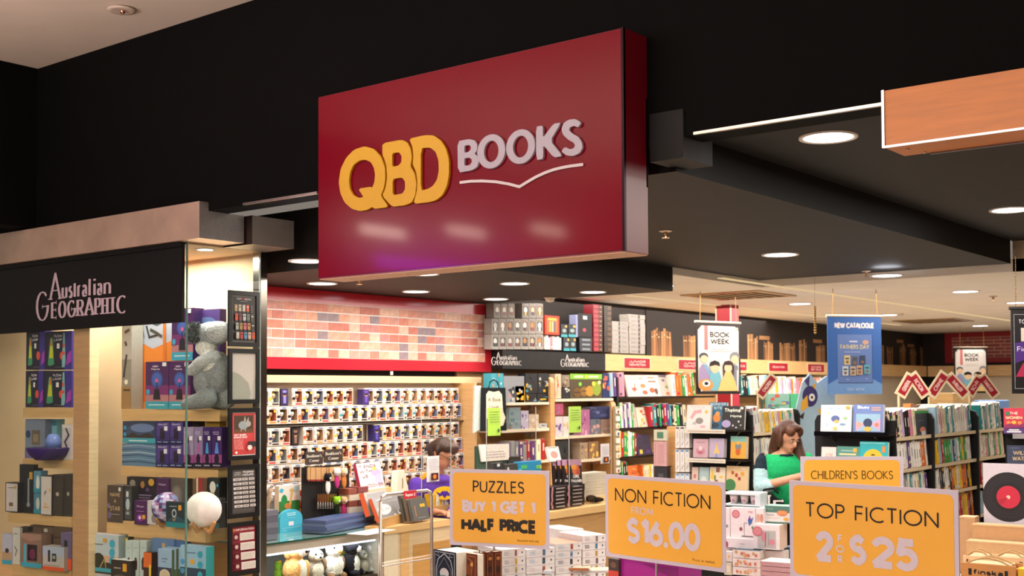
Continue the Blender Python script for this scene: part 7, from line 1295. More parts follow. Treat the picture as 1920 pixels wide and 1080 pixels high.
# ================================================================ PEOPLE
def hand(o, d, up, side, r=.011, col='#cf9678'):
    """palm with four fingers and a thumb; o wrist, d pointing direction"""
    o = Vector(o); d = Vector(d).normalized(); up = Vector(up).normalized(); s = d.cross(up).normalized()*side; L_ = []
    L_ += [(o+d*.02, (.026, .026, .02), col), (o+d*.045, (.03, .03, .018), col), (o+d*.065, (.03, .028, .018), col)]
    for i, ln in enumerate((.06, .07, .066, .05)):
        b = o+d*.08+s*(-.027+.018*i); k = b+d*ln*.5-up*.006; e = b+d*ln*.8-up*.028; L_ += limb([b, k, e], [.0095, .0085, .0075], col, .6)
    b = o+d*.025+s*-.03; L_ += limb([b, b+d*.025-s*.02-up*.01, b+d*.05-s*.012-up*.022], [.012, .011, .009], col, .6)
    return L_
def face(cx, cy, cz, yaw_, col, k=1, tilt=0):
    """head turned by yaw_ about z; features toward -y"""
    M = Matrix.Rotation(yaw_, 3, 'Z') @ Matrix.Rotation(tilt, 3, 'X'); c0 = Vector((cx, cy, cz))
    def T(x, y, z): return c0+M @ Vector((x*k, y*k, z*k))
    e = M.to_euler(); E_ = (e.x, e.y, e.z)
    return T, [(T(0, 0, .02), (.074*k, .092*k, .09*k), col, E_), (T(0, -.022, -.05), (.055*k, .065*k, .055*k), col, E_), (T(0, -.06, -.085), (.026*k, .024*k, .02*k), col, E_), (T(0, -.098, -.018), (.012*k, .018*k, .022*k), col, E_), (T(0, -.105, -.03), (.015*k, .012*k, .01*k), col, E_),
       (T(0, -.084, -.062), (.024*k, .012*k, .006*k), '#a85a50', E_), (T(-.075, .0, -.01), (.01*k, .018*k, .026*k), col, E_), (T(.075, .0, -.01), (.01*k, .018*k, .026*k), col, E_), (T(0, -.08, .022), (.05*k, .016*k, .01*k), col, E_)]
def eyes(T, parent, browcol='#3a2418'):
    mb = MB()
    for s in (-1, 1):
        mb.sph(T(s*.03, -.083, .004), (.010, .007, .0045), '#d8cfc6', 8, 5).sph(T(s*.03, -.09, .003), .005, '#2a1c14', 6, 4); mb.tube([T(s*.016, -.094, .024), T(s*.03, -.096, .029), T(s*.046, -.088, .024)], .003, browcol, 5)
    return put('eyes', mb, SKIN, parent)
# woman in the green shirt looking down at her phone
wp = onD(1468, 900, 9.5); wo = Vector((wp.x, wp.y, 0)); SKW = '#d09a7c'
TW, hl = face(.035, -.05, 1.445, R(28), SKW, .98, R(24))
body = hl+limb([(.015, .0, 1.31), (.025, -.03, 1.39)], [.05, .045], SKW)
body += [((.01, .01, 1.22), (.15, .1, .13), SKW), ((.0, .01, 1.02), (.135, .095, .14), SKW), ((.0, .02, .9), (.155, .11, .1), SKW)]
aL = [(-.15, .01, 1.27), (-.185, -.04, 1.07), (.075, -.27, 1.165)]; aR = [(.17, .0, 1.27), (.235, -.07, 1.07), (.15, -.27, 1.17)]
body += limb(aL, [.05, .04, .027], SKW)+limb(aR, [.05, .04, .027], SKW)
body += hand(aL[2], (.5, -.35, .2), (-.2, -.3, 1), 1, col=SKW)+hand(aR[2], (-.1, -.5, .2), (0, -.3, 1), -1, col=SKW)
for s in (-1, 1): body += limb([(s*.085, .02, .88), (s*.09, -.01, .48), (s*.095, .02, .07)], [.085, .06, .042], SKW)
wm = put('person', blob(body, .009, 3), SKIN, loc=wo, yaw=R(38)); wm.scale = (1, 1, 1.055); tag(wm, 'woman with long brown hair in a green shirt looking down at her phone', 'person')
eyes(TW, wm)
sh = [((.01, .01, 1.2), (.178, .122, .14), '#1fa866'), ((.0, .01, 1.02), (.165, .122, .15), '#1fa866'), ((.0, .02, .9), (.175, .128, .08), '#1a9a5c'), ((.0, .0, 1.26), (.12, .09, .05), '#20b06c'), ((.17, .0, 1.245), (.05, .065, .065), '#1fa866'), ((-.11, .01, 1.25), (.08, .07, .065), '#1fa866'),
      ((-.155, .02, 1.265), (.048, .062, .06), '#17202c'), ((-.165, .05, 1.2), (.045, .045, .08), '#17202c'), ((.015, -.035, 1.305), (.07, .05, .014), '#17202c')]
sh += limb([(-.16, 0, 1.25), (-.18, -.02, 1.2)], [.06, .062], '#1d2a36')+limb([(-.182, -.025, 1.19), (-.19, -.05, 1.08), (-.12, -.1, 1.085)], [.06, .058, .046], '#a9cdd2')+limb([(.19, 0, 1.26), (.23, -.06, 1.1)], [.066, .06], '#1fa866')
put('shirt', blob(sh, .009, 4), CLOTH, wm)
tr = [((.0, .02, .86), (.17, .125, .09), '#1a1c22')]
for s in (-1, 1): tr += limb([(s*.088, .02, .84), (s*.092, -.01, .48), (s*.095, .02, .1)], [.1, .075, .058], '#1a1c22')
put('trousers', blob(tr, .011, 3), CLOTH, wm)
for s in (-1, 1): put('shoe', blob([((s*.095, .0, .045), (.045, .07, .04), '#2c2a2c'), ((s*.1, -.09, .035), (.042, .07, .032), '#2c2a2c'), ((s*.098, -.04, .012), (.044, .12, .012), '#d8d4cc')], .008, 2), CLOTH, wm)
HW = '#4a2818'; hr_ = [(TW(-.045, -.055, .075), (.04, .04, .04), '#5c3520'), (TW(.05, -.05, .07), (.035, .04, .045), HW), (TW(0, .03, .055), (.085, .09, .075), HW), (TW(0, -.02, .085), (.075, .07, .035), HW), (TW(-.075, .02, .0), (.025, .06, .09), HW), (TW(.078, .03, .0), (.028, .055, .09), HW)]
hr_ += limb([TW(-.07, .05, .02), (-.06, .04, 1.36), (-.08, .04, 1.3)], [.05, .045, .03], HW)+limb([TW(.075, .03, .02), (.115, .0, 1.36), (.15, -.03, 1.25), (.155, -.06, 1.14)], [.05, .052, .045, .02], HW)+limb([TW(.03, .07, .02), (.05, .07, 1.34), (.08, .07, 1.22)], [.06, .06, .035], '#54301c')
put('hair', blob(hr_, .008, 3), HAIR, wm)
put('phone', MB().bbox(-.035, .035, -.005, .005, -.07, .07, '#16161a', .003), GLOSS, wm, loc=(.115, -.36, 1.2), rot=(R(-40), 0, 0))
# tote on her arm
bp2 = onD(1447, 962, 9.3); tb_ = empty('black_tote_bag', (bp2.x, bp2.y, bp2.z-.12), R(38)); tag(tb_, 'black cloth tote with big white serif letters hanging at the woman\'s side', 'bag')
put('bag_body', blob([((0, 0, .12), (.13, .05, .13), '#121114'), ((-.05, 0, .2), (.1, .045, .09), '#121114'), ((.04, 0, .05), (.12, .05, .08), '#121114')], .01, 4), CLOTH, tb_)
mb = MB(); glyph(mb, 'F', .0, .09, .1, .225, .02, '#dcd8d4', -.058, .012, True); glyph(mb, 'I', -.045, -.02, .16, .27, .016, '#dcd8d4', -.056, .01, True); put('lettering', mb, PRINT, tb_)
put('strap', MB().tube([(-.08, 0, .25), (-.05, .03, .3), (.02, .03, .31), (.06, .02, .27)], .009, '#121114', 6), CLOTH, tb_)
# cashier in purple with yellow cape
mp_ = onD(824, 900, 9.85); mo = Vector((mp_.x, mp_.y, 0)); SKM = '#c98f74'
TM, hl = face(.03, -.06, 1.385, R(62), SKM, 1.0, R(26))
body = hl+limb([(-.02, .02, 1.2), (.0, -.02, 1.32)], [.055, .05], SKM)
body += [((-.02, .04, 1.07), (.16, .11, .14), SKM), ((-.02, .08, .88), (.14, .11, .15), SKM), ((0, .1, .76), (.15, .12, .1), SKM)]
bL = [(-.19, .04, 1.12), (-.22, -.02, .9), (-.02, -.22, .93)]; bR = [(.16, .03, 1.12), (.2, -.06, .9), (.1, -.26, .93)]
body += limb(bL, [.052, .042, .03], SKM)+limb(bR, [.052, .042, .03], SKM)+hand(bL[2], (.5, -.4, 0), (0, 0, 1), 1, col=SKM)+hand(bR[2], (0, -.6, 0), (0, 0, 1), -1, col=SKM)
for s in (-1, 1): body += limb([(s*.09, .1, .76), (s*.1, .06, .42), (s*.1, .08, .07)], [.09, .062, .045], SKM)
mn = put('person', blob(body, .009, 3), SKIN, loc=mo, yaw=R(40)); tag(mn, 'cashier with glasses in a purple top and yellow cape behind the counter', 'person')
eyes(TM, mn, '#3a2a20')
PUR = '#5a3aa0'; ss = [((-.02, .04, 1.08), (.185, .13, .13), PUR), ((-.02, .08, .9), (.165, .13, .16), PUR), ((-.02, .1, .76), (.17, .13, .08), PUR), ((-.01, .0, 1.17), (.12, .09, .05), '#6a48b0')]+limb(bL[:2]+[(-.06, -.18, .92)], [.072, .06, .05], PUR)+limb(bR[:2]+[(.11, -.2, .925)], [.072, .06, .05], PUR)
put('shirt', blob(ss, .01, 4), CLOTH, mn)
cp = limb([(-.08, .0, 1.2), (-.18, .1, 1.12), (-.24, .14, .95), (-.26, .18, .7)], [.04, .05, .05, .045], '#e8b020')+limb([(.0, .12, 1.18), (-.02, .2, 1.0), (-.04, .24, .7)], [.05, .06, .06], '#e8b020')+limb([(-.1, .1, 1.18), (-.12, .17, 1.0), (-.14, .2, .7)], [.05, .055, .055], '#e8b020')
put('cape', blob(cp, .01, 4), CLOTH, mn)
em = MB().ell(0, 0, .095, .055, 0, '#ecb420', 20); em.flat([(-.07, .012), (-.035, -.002), (-.02, .02), (-.008, .012), (0, .022), (.008, .012), (.02, .02), (.035, -.002), (.07, .012), (.045, -.03), (.02, -.018), (0, -.042), (-.02, -.018), (-.045, -.03)], -.001, '#4a2f90')
put('chest_emblem', em, CLOTH, mn, loc=(.045, -.112, 1.07), rot=(R(-5), 0, R(12)))
tr = [((0, .1, .74), (.16, .125, .08), '#20222a')]
for s in (-1, 1): tr += limb([(s*.09, .1, .72), (s*.1, .06, .42), (s*.1, .08, .1)], [.1, .075, .06], '#20222a')
put('trousers', blob(tr, .012, 3), CLOTH, mn)
for s in (-1, 1): put('shoe', blob([((s*.1, .06, .045), (.045, .07, .04), '#1c1a1c'), ((s*.105, -.03, .035), (.042, .07, .032), '#1c1a1c')], .01, 2), CLOTH, mn)
hm = [(TM(-.04, -.03, .075), (.045, .05, .045), '#3c2620'), (TM(.04, -.03, .075), (.045, .05, .045), '#3c2620'), (TM(0, -.055, .07), (.066, .04, .045), '#4a3028'), (TM(0, .03, .06), (.088, .098, .075), '#3c2620'), (TM(0, .07, .0), (.078, .045, .085), '#382420'), (TM(0, -.045, .085), (.07, .05, .035), '#4a3028'), (TM(-.074, .02, .03), (.02, .04, .05), '#3c2620'), (TM(.074, .02, .03), (.02, .04, .05), '#3c2620')]
put('hair', blob(hm, .008, 3), HAIR, mn)
gm = MB()
for s in (-1, 1):
    gm.tube([TM(s*.031+.022*math.cos(a), -.104, .004+.018*math.sin(a)) for a in [i*math.pi/5 for i in range(11)]], .0022, '#1a1616', 5, False); gm.tube([TM(s*.053, -.1, .008), TM(s*.078, -.03, .012), TM(s*.078, .0, .0)], .0022, '#1a1616', 5)
gm.tube([TM(-.009, -.105, .006), TM(.009, -.105, .006)], .0022, '#1a1616', 5); put('glasses', gm, GLOSS, mn)

# ================================================================ YELLOW SALE SIGNS
YEL = '#e9ac40'; SW_ = '#c6bccb'
SGM = mk('sign_card', .33, namt=.02, nscale=3, coat=.25)
def rr(W, H, r, n=6):
    pts = []
    for cx_, cz_, a0 in ((W/2-r, H-r, 0), (-W/2+r, H-r, 90), (-W/2+r, r, 180), (W/2-r, r, 270)): pts += [(cx_+r*math.cos(R(a0+90*i/n)), cz_+r*math.sin(R(a0+90*i/n))) for i in range(n+1)]
    return pts
def sale_sign(label, th, d, x0, x1, yt, yb, pole_x, zt_, draw, W=None, H=None):
    pl = PL(th, onD((x0+x1)/2, (yt+yb)/2, d)); a = pl.at(x0, yb); b = pl.at(x1, yb); W = W or (b-a).dot(pl.e); m = (x0+x1)/2; zb_ = pl.at(m, yb).z; H = H or pl.at(m, yt).z-zb_; mid = (a+b)/2
    t = empty('sale_sign', (mid.x, mid.y, zt_), pl.th); tag(t, label, 'sign'); off = zb_-zt_
    put('board', MB().prism(rr(W, H, .004), 0, .006, SW_), SGM, t, loc=(0, 0, off)); e = H*.045; r_ = H*.06
    put('yellow_panel', MB().flat([(x, z+e) for x, z in rr(W-2*e, H-2*e, r_)], -.0008, YEL), SGM, t, loc=(0, 0, off))
    px = ((pl.at(pole_x, yb)-mid).dot(pl.e)); put('pole', MB().tube([(px, .012, .01), (px, .012, off+H*.6)], .007, '#d4ccd0', 8), METAL, t); put('pole_base', MB().bbox(px-.09, px+.09, -.07, .09, 0, .012, '#c8c0c4'), METAL, t)
    draw(t, W, H, off)
    return t
def lett(t, off, y=-.0016):
    def f(s, cx_, z, h, col_, wt, width=None, part='lettering', yy=y): mb = MB(); text(mb, s, cx_, z, h, col_, yy, wt, width); put(part, mb, PRINT, t, loc=(0, 0, off))
    return f
BKT = '#1d160e'; LW = '#cdc1cc'
def d_puz(t, W, H, off):
    f = lett(t, off); f('PUZZLES', 0, H*.70, H*.155, BKT, .13, W*.52); f('BUY 1 GET 1', 0, H*.435, H*.165, LW, .26, W*.74); f('HALF PRICE', 0, H*.19, H*.175, BKT, .27, W*.76); f('*discounted stock only', W*.29, H*.085, H*.03, '#4a3410', .1, W*.22)
T1Z = .76; T2Z = .8
sale_sign('yellow PUZZLES half price sign on a pole left of the others', 16, 6.7, 843.5, 1030, 881, 1026, 925, T1Z, d_puz)
def d_non(t, W, H, off):
    f = lett(t, off); f('NON FICTION', -W*.01, H*.68, H*.165, BKT, .11, W*.8); f('FROM', -W*.17, H*.545, H*.09, LW, .15, W*.19); f('$16.00', -W*.0, H*.19, H*.32, LW, .22, W*.62); f('*Prices as marked.', W*.33, H*.085, H*.03, '#4a3410', .1, W*.18)
sale_sign('yellow NON FICTION from $16.00 sign in the middle foreground', -10, 6.3, 1136, 1360.5, 896.5, 1058.5, 1228, T1Z, d_non)
def d_top(t, W, H, off):
    f = lett(t, off); f('TOP FICTION', -W*.0, H*.635, H*.155, BKT, .115, W*.79)
    z = H*.2; h = H*.31
    f('2', -W*.275, z, h, LW, .24, W*.115); f('$', -W*.07, z, h, LW, .22, W*.11); f('25', W*.145, z, h, LW, .24, W*.27)
    for i, c_ in enumerate('ROF'): f(c_, -W*.177, z+h*.02+i*h*.33, h*.25, LW, .2)
sale_sign('largest yellow TOP FICTION 2 for $25 sign in the right foreground', -8.6, 4.5, 1482, 1799.5, 910, 1103, 1640, .95, d_top)
def d_chi(t, W, H, off):
    f = lett(t, off); f("CHILDREN'S BOOKS", 0, H*.70, H*.115, '#5a4010', .1, W*.8); f('FROM', -W*.05, H*.54, H*.09, LW, .2, W*.16); f('$12.99', 0, H*.2, H*.3, LW, .22, W*.6)
sale_sign('yellow sign lettered CHILDREN\'S BOOKS half hidden behind the largest sign', 33, 7.0, 1502.5, 1695.5, 856, 998, 1600, T1Z, d_chi)

# ================================================================ TABLES AND STOCK IN FRONT
def table(label, loc, L_, D_, z, yaw_, col_='#d8cfc4', legs=True):
    t = empty('display_table', (loc[0], loc[1], 0), R(yaw_)); tag(t, label, 'table')
    put('tabletop', MB().bbox(-L_/2, L_/2, -D_/2, D_/2, z-.03, z, col_), CARD, t); put('apron', MB().box(-L_/2+.03, L_/2-.03, -D_/2+.03, D_/2-.03, z-.1, z-.03, '#b09a80'), WOOD, t)
    for a in (-1, 1):
        for b in (-1, 1): put('leg', MB().box(a*(L_/2-.06)-.025, a*(L_/2-.06)+.025, b*(D_/2-.06)-.025, b*(D_/2-.06)+.025, 0, z-.1, '#b09a80'), WOOD, t)
    return t
q = onD(1035, 1060, 6.75); table('low table under the puzzle boxes and ornate books', (q.x, q.y), 1.3, 1.0, T1Z, 35)
q = onD(1475, 1060, 6.85); table('table under the white floral gift boxes', (q.x, q.y), 1.0, .8, T1Z, 30)
q = onD(1660, 1080, 4.75); table('small table carrying the largest yellow sign', (q.x, q.y+.05), .9, .45, .95, -8)
q = onD(1880, 1060, 6.5); table('table under the wooden game crates at lower right', (q.x+.2, q.y), 1.1, .9, .82, 10)
def tp(z, th, px, py): return PL(th, onZ(px, py, z))
# ornate books
OB1 = [('r', 0, 0, 1, 1, '#141c2c'), ('s', [(.06, .02), (.06, .96), (.94, .96), (.94, .02)], .018, '#a8b4c0'), ('s', [(.14, .02), (.14, .6), (.22, .8), (.5, .94), (.78, .8), (.86, .6), (.86, .02)], .02, '#c8d0d8'), ('s', [(.2, .05), (.2, .58), (.5, .86), (.8, .58), (.8, .05)], .012, '#8a98a8'), ('e', .5, .5, .2, .12, '#b8b8bc'), ('e', .48, .38, .24, .08, '#3f7f7c'), ('e', .52, .22, .22, .1, '#a8a8ac'), ('e', .5, .1, .2, .06, '#4a8f88'), ('s', [(.1, .9), (.3, .86), (.2, .96)], .01, '#a8b4c0'), ('s', [(.9, .9), (.7, .86), (.8, .96)], .01, '#a8b4c0')]
o_pl = PL(-12, onD(833, 1110, 6.3))
cover('ornate_book', 'dark blue ornate book with silver gothic arch cover, left', 'book', o_pl, (813, 1033, 855, 1117), '#141c2c', OB1, .16, 0, spine='#101624')
OBB = [('r', 0, 0, 1, 1, '#5c2410'), ('s', [(.08, .04), (.08, .94), (.92, .94), (.92, .04)], .016, '#b07838'), ('s', [(.18, .1), (.3, .5), (.2, .8), (.5, .9), (.8, .8), (.7, .5), (.82, .1)], .02, '#b88040'), ('e', .5, .62, .22, .14, '#7a3a18'), ('p', [(.42, .1), (.58, .1), (.55, .5), (.45, .5)], '#2c140c'), ('e', .25, .75, .07, .05, '#c89050'), ('e', .75, .75, .07, .05, '#c89050'), ('e', .25, .25, .06, .05, '#c89050'), ('e', .75, .25, .06, .05, '#c89050')]
for i, (x0, x1) in enumerate(((857, 895), (896, 911), (912, 926), (927, 941))):
    its_ = OBB if i == 0 else [('r', 0, 0, 1, 1, '#54200e'), ('s', [(.15, .05), (.15, .95), (.85, .95), (.85, .05)], .04, '#a87034'), ('e', .5, .6, .3, .08, '#2c140c'), ('e', .5, .2, .3, .06, '#a87034'), ('e', .5, .85, .25, .04, '#a87034')]
    cover('ornate_book', f'brown and gold ornate volume, {ORD[i]} from left beside the dark blue ornate book', 'book', PL(-8 if i == 0 else 70, onD(833 if i == 0 else 920, 1110, 6.4 if i == 0 else 6.5)), (x0, 1037-i, x1, 1117), '#5c2410', its_, .05, 0)
# puzzle boxes
PI = ['#8a4a34', '#3f6f94', '#7a3c30', '#5f8fb0', '#a8863c', '#3c6a8a', '#c8a04c', '#6a6a70', '#2c3038', '#9a5a44']
def puzzle(pl, x0, x1, yb, yt, n, where, seed):
    r_ = random.Random(seed); b, w_, h_ = rect(pl, x0, yt, x1, yb); t_ = h_/n
    for i in range(n):
        g = r_.choice(['#b8b4b4', '#5a5a5e', '#c8b8b8', '#a8bcc8']); mb = MB().box(-w_/2, w_/2, 0, .26, 0, t_-.0015, '#d5d0ce', top='#cfc6bc' if i < n-1 else r_.choice(['#b8846c', '#d8d4d0']))
        o = put('puzzle_box', mb, CARD, loc=(b.x+r_.uniform(-.004, .004), b.y, b.z+i*t_), yaw=pl.th+r_.uniform(-.02, .02)); tag(o, f'white puzzle box, {ORD[i]} from bottom of {where}', 'puzzle', 'stacked puzzle boxes')
        m2 = MB(); text(m2, '1000', -w_*.3, t_*.22, t_*.5, g, -.0008, .1, w_*.2); art(m2, w_, t_, [('r', .56, .12, .66, .84, r_.choice(PI)), ('r', .58, .3, .62, .6, r_.choice(PI)), ('r', .32, .4, .5, .46, '#c8c4c4'), ('r', .85, .4, .9, .6, '#3a383a')]); put('box_print', m2, PRINT, o)
pz_ = PL(70, onD(1040, 1090, 6.9))
puzzle(pz_.shift(-.05), 941, 985, 1092, 1029, 4, 'the near left puzzle pile', 1); puzzle(pz_.shift(-.02), 987, 1040, 1090, 1028, 4, 'the puzzle pile below the sign corner', 2)
puzzle(pz_, 1042, 1091, 1088, 1018, 5, 'the pile topped by a brown picture box', 3); puzzle(pz_.shift(.0), 1093, 1136, 1086, 1003, 6, 'the tall pile beside the middle sign', 4)
puzzle(pz_.shift(.3), 1055, 1094, 1012, 992, 1, 'the rear puzzle pile top', 5)
b, w_, h_ = rect(pz_.shift(.28), 1055, 1012, 1100, 1080); tag(put('carton_block', MB().box(-w_/2, w_/2, .01, .26, T1Z-b.z+.001, h_-.002, '#cfc9c4'), CARD, loc=b, yaw=pz_.th), 'plain white carton under the rear puzzle box', 'box')
# front grey shelf top with notebooks
q = onZ(1040, 1072, .86); fr = empty('grey_display_block', (q.x, q.y-.12, T1Z), R(35)); 
tag(fr, 'pale grey display block at the bottom centre with books on it', 'display block'); put('block', MB().bbox(-.36, .36, -.26, .02, .0, .09, '#b9b4b2'), CARD, fr)
for i, (px, py, w_, d_, h_, c_, lb) in enumerate(((1068, 1066, .26, .16, .016, '#a5643c', 'brown edged flat book lying on the grey display block'), (985, 1072, .3, .16, .02, '#cfd6dc', 'shiny pale flat book at the left of the grey block'), (1130, 1071, .16, .12, .014, '#b8b0ac', 'spiral notebook at the right end of the grey block'))):
    p = onZ(px, py, T1Z+.092); o = put('flat_book', MB().bbox(-w_/2, w_/2, -d_/2, d_/2, 0, h_, c_, .002).box(-w_/2+.004, w_/2-.004, -d_/2+.003, d_/2-.003, h_, h_+.0012, '#d9c8ae'), PRINT, loc=p, yaw=R(30+8*i)); tag(o, lb, 'book')
# magenta panel beneath the middle sign
p = PL(-8, onD(1225, 1090, 6.42)); b, w_, h_ = rect(p, 1160, 1052, 1272, 1110); tag(put('magenta_box', MB().bbox(-w_/2, w_/2, 0, .2, -(b.z-T1Z)+.001, h_, '#a01888').flat([(-w_*.1, h_*.9), (w_*.5, h_*.5), (w_*.5, h_*.9)], -.001, '#7a1268'), PRINT, loc=b, yaw=p.th), 'magenta box behind the pole of the middle sign', 'box')
p = PL(-10, onD(1150, 1090, 6.6)); carton('red_book_box', 'dark and red picture box right of the tall puzzle pile', 'box', p, (1141, 1048, 1160, 1085), '#3c2c28', .06, [('r', 0, 0, 1, .4, '#c83a2c'), ('e', .5, .7, .3, .15, '#6a4a3c')])
# white gift boxes with florals
gp = PL(8, onD(1400, 1020, 6.9)); FL = '#e4dde0'
def peach(n, seed): r_ = random.Random(seed); return [('e', r_.uniform(.1, .9), r_.uniform(.25, .75), .05, .2, r_.choice(['#d8946c', '#c87858', '#e0b090', '#c8a060'])) for _ in range(n)]
b, w_, h_ = rect(gp.shift(.05), 1358, 924, 1425, 950)
tr_ = empty('cup_crate', (b.x, b.y, b.z), gp.th); tag(tr_, 'pale blue window carton showing two floral cups, top of the gift boxes', 'box')
put('carton_body', MB().box(-w_/2, w_/2, 0, .14, 0, h_*.16, '#c3ccd2').box(-w_/2, w_/2, 0, .14, h_*.84, h_, '#cfd8dc').box(-w_/2, w_/2, .13, .14, h_*.16, h_*.84, '#55605c').box(w_/2-.03, w_/2, 0, .13, h_*.16, h_*.84, '#c3ccd2').box(-w_/2, w_/2, -.001, 0, 0, h_*.06, '#3f5f5c'), CARD, tr_)
for x in (-.3, .0, .27): put('cup', MB().lathe([(0, 0), (.018, 0), (.026, h_*.6), (.023, h_*.6), (.0, .01)], '#ddd0cc', 14, (x*w_, .05, h_*.17)).sph((x*w_, .03, h_*.4), .009, '#c88aa8', 6, 4), PRINT, tr_)
carton('floral_gift_box', 'large white box with a hummingbird picture and pink round sticker', 'box', gp, (1370, 952, 1417, 1009), FL, .16, [('e', .22, .78, .16, .14, '#c8707c'), ('e', .22, .78, .12, .1, '#d89098'), ('s', [(.55, .08), (.55, .5), (.68, .5)], .014, '#3a3a44'), ('p', [(.7, .6), (.78, .75), (.82, .62), (.92, .72), (.84, .5), (.74, .42)], '#3a6ab0'), ('p', [(.74, .6), (.76, .76), (.84, .6)], '#7a3aa0'), ('e', .88, .36, .04, .05, '#4a8a5a'), ('e', .42, .3, .06, .06, '#8a4a50'), ('r', .45, .05, .9, .08, '#4a4a54'), ('r', .72, .86, .9, .89, '#c87a80')], right='#e6d8d0')
carton('floral_gift_box', 'narrow white box at the left of the hummingbird box', 'box', gp.shift(.01), (1358, 952, 1369, 1009), FL, .14, [('e', .5, .4, .2, .05, '#8a8a94')])
carton('floral_gift_box', 'white box with peach flowers beside the hummingbird box', 'box', gp.shift(.0), (1418, 953, 1432, 1000), FL, .15, [('e', .3, .6, .25, .18, '#d0a08c'), ('e', .75, .6, .25, .18, '#c89080')])
carton('floral_gift_box', 'low white box below the hummingbird box', 'box', gp.shift(-.03), (1358, 1010, 1413, 1030), FL, .16, [('e', .08, .4, .06, .3, '#a84c5c'), ('r', .55, .5, .7, .56, '#c8a0a0'), ('r', .1, .04, .4, .12, '#3a3a40')], right='#d8c0b8')
carton('silk_box', 'green and white carton with a copper roll picture', 'box', gp.shift(.04), (1434, 949, 1484, 981), '#ded6d4', .12, [('r', 0, .62, 1, 1, '#4f7a6c'), ('r', 0, 0, 1, .08, '#4f7a6c'), ('e', .66, .6, .2, .17, '#c8784a'), ('r', .5, .5, .84, .72, '#d8905c'), ('r', .08, .44, .36, .5, '#a8b0a8'), ('e', .8, .26, .1, .09, '#e0a83c'), ('r', .1, .28, .6, .31, '#c8b0a8'), ('t', 'SILK', .22, .78, .1, .22, '#a8c0b8', .14)], top='#6f948a')
carton('silk_box', 'teal book pack below the silk carton at right', 'box', gp.shift(.1), (1470, 1026, 1488, 1048), '#2c4a68', .08)
carton('floral_gift_box', 'white window box with pink charms and a round pink sticker', 'box', gp.shift(-.04), (1413, 984, 1462, 1030), '#e6e0e2', .14, [('r', .16, .04, .86, .76, '#b8b8b8'), ('e', .4, .5, .1, .2, '#c88a94'), ('e', .7, .3, .12, .12, '#d88a9c'), ('s', [(.45, .1), (.48, .7)], .03, '#9a5a68'), ('r', .55, .15, .6, .7, '#9aa8a0'), ('e', .16, .72, .2, .2, '#c8707c'), ('e', .16, .72, .15, .15, '#d08890')], top='#ebe6e6', right='#d8c0b0')
for i in range(3):
    carton('floral_gift_box', f'flat white box with peach flowers, {ORD[2-i]} from bottom of the front stack', 'box', gp.shift(-.1), (1374, 1032+i*16, 1424, 1047+i*16), '#e4dad6', .2, peach(9, i), top='#2f4a5a' if i == 0 else '#e6e0dc', right='#e0d4cc', group='flat peach flower boxes')
carton('floral_gift_box', 'ivory box with a pale bear shape at the left of the front stack', 'box', gp.shift(-.08), (1358, 1055, 1372, 1078), '#cfc8b0', .12, [('e', .5, .5, .35, .3, '#e4dec8')])
carton('sunny_box', 'white box with a small yellow star left of the front stack', 'box', gp.shift(-.07), (1358, 1034, 1373, 1053), '#dcd6d4', .12, [('e', .6, .5, .12, .16, '#e8b030')])
for i in range(4):
    carton('pink_box', f'pale pink flat box, {ORD[3-i]} from bottom at the foot of the gift boxes', 'box', PL(6, onD(1455, 1060, 6.5)), (1426, 1054+i*9.4, 1484, 1062.4+i*9.4), '#d3a3a6', .16, top='#e6dcd4' if i == 0 else None, group='pale pink flat boxes')
carton('display_riser', 'white riser carrying the stacked gift boxes', 'stand', gp.shift(.0), (1358, 1031, 1470, 1080), '#d8d0cc', .2)
# lower right corner: record poster, cartons, wooden game crates
rp = PL(4, onD(1900, 930, 7.0)); b, w_, h_ = rect(rp, 1845, 870, 1972, 986)
rc = empty('record_poster', b, rp.th); tag(rc, 'white square poster of a black vinyl record with a red label', 'poster')
put('poster_sheet', MB().box(-w_/2, w_/2, 0, .01, 0, h_, '#cfc8d2'), PRINT, rc); put('poster_leg', MB().box(-.02, .02, .01, .03, .82-b.z, h_*.5, '#6a5a4a'), WOOD, rc)
ccx = (rp.at(1891, 932)-b).dot(rp.e); ccz = rp.at(1891, 932).z-b.z; k_ = (rp.at(1938, 932)-rp.at(1891, 932)).dot(rp.e); mb = MB(); y = -.0006
for r_, c_ in ((1.06, '#19161a'), (.98, '#2c2430'), (.965, '#17141a'), (.88, '#4a4450'), (.87, '#17141a'), (.8, '#3a3440'), (.79, '#17141a'), (.72, '#4a4450'), (.71, '#151217'), (.64, '#3a3440'), (.63, '#141216'), (.48, '#c22440'), (.08, '#e0c8b0')): mb.ell(ccx, ccz, k_*r_, k_*r_, y, c_, 36); y -= .0004
mb.flat([(ccx, ccz), (ccx-k_*.44, ccz-k_*.15), (ccx-k_*.3, ccz-k_*.36)], y, '#a81c34'); put('poster_print', mb, PRINT, rc)
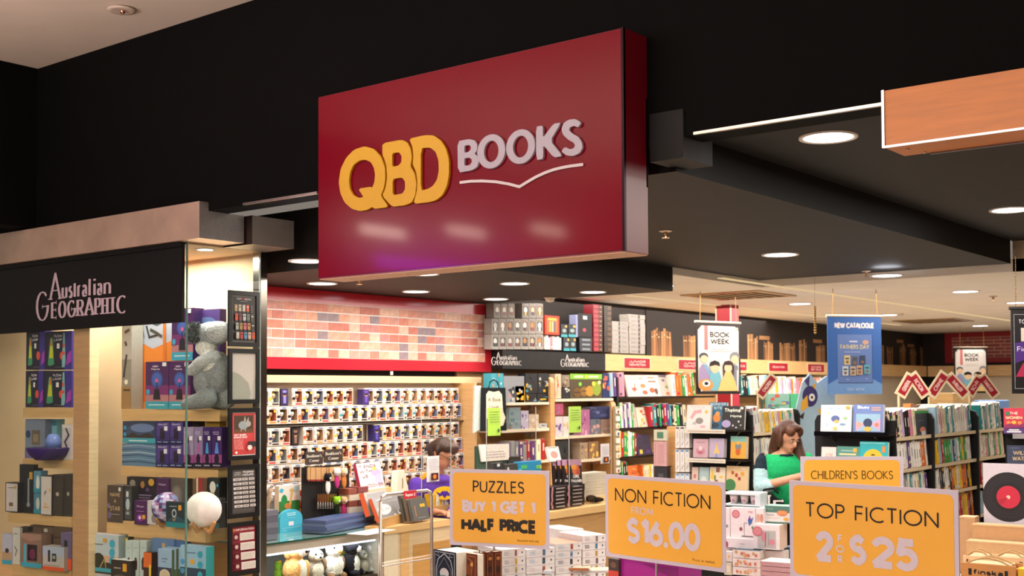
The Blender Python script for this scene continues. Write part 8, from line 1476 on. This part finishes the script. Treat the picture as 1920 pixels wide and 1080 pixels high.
for (x0, y0, x1, y1, c_, lb, dd) in ((1799, 969, 1829, 1040, '#b98f66', 'tall brown carton standing behind the largest sign', 0), (1823, 986, 1960, 1020, '#b98f62', 'wide brown cardboard carton below the record poster', -.05), (1812, 1018, 1960, 1042, '#c29a6c', 'lower brown cardboard carton in front of the wide one', -.16)):
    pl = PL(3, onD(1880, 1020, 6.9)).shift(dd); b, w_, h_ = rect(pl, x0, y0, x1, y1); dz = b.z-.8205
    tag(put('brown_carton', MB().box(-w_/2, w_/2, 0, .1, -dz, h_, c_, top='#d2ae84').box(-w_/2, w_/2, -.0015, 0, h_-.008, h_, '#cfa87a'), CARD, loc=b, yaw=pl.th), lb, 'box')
def crate(x0, x1, y0, y1, d, label, col_, tcol, fs):
    pl = PL(2, onD((x0+x1)/2, y1, d)); b, w_, h_ = rect(pl, x0, y0, x1, y1); dz = b.z-.8205
    t = empty('wooden_game_crate', (b.x, b.y, .8205), pl.th); tag(t, label, 'crate'); H = h_+dz
    put('front_board', MB().bbox(-w_/2, w_/2, 0, .012, 0, H, col_, .002), WOOD, t); put('rear_board', MB().bbox(-w_/2, w_/2, .13, .142, 0, H, col_, .002), WOOD, t)
    for s in (-1, 1): put('end_board', MB().box(s*(w_/2-.006)-.006, s*(w_/2-.006)+.006, .012, .13, 0, H*.9, col_), WOOD, t)
    for i in range(4): put('wooden_pin', MB().tube([(-w_/2+.03, .03+i*.028, H-.01), (w_/2-.03, .03+i*.028, H-.01)], .012, '#dcc09a', 8), WOOD, t)
    for yy in (.005, .075): 
        put('rope_handle', MB().tube([(-w_*.42+w_*.84*k/12, yy, H-.005+.035*math.sin(math.pi*k/12)) for k in range(13)], .0045, '#b8976a', 6), CLOTH, t)
    mb = MB(); text(mb, 'finska', 0, H-h_*.62, h_*.3*fs, tcol, -.0008, .24, w_*.55); put('lettering', mb, PRINT, t)
    for s in (-1, 1): put('logo_mark', MB().box(s*w_*.33-.008, s*w_*.33+.008, -.0012, 0, H-h_*.66, H-h_*.3, tcol), PRINT, t)
crate(1806, 1860, 1043, 1064, 6.45, 'pale wooden game crate at the back left of the crates', '#d8b68a', '#3a2a20', .9); crate(1863, 1925, 1045, 1068, 6.4, 'pale wooden game crate at the back right of the crates', '#d8b68a', '#3a2a20', .9)
crate(1802, 1905, 1058, 1092, 6.1, 'orange wooden game crate with bold black lettering in front', '#c98a4c', '#14100c', 1.0)
q = PL(2, onD(1925, 1085, 6.0)); carton('yellow_pack', 'small yellow pack at the lower right corner', 'box', q, (1909, 1068, 1950, 1095), '#e0b424', .08, [('r', .1, .3, .9, .5, '#3a8ab0')])
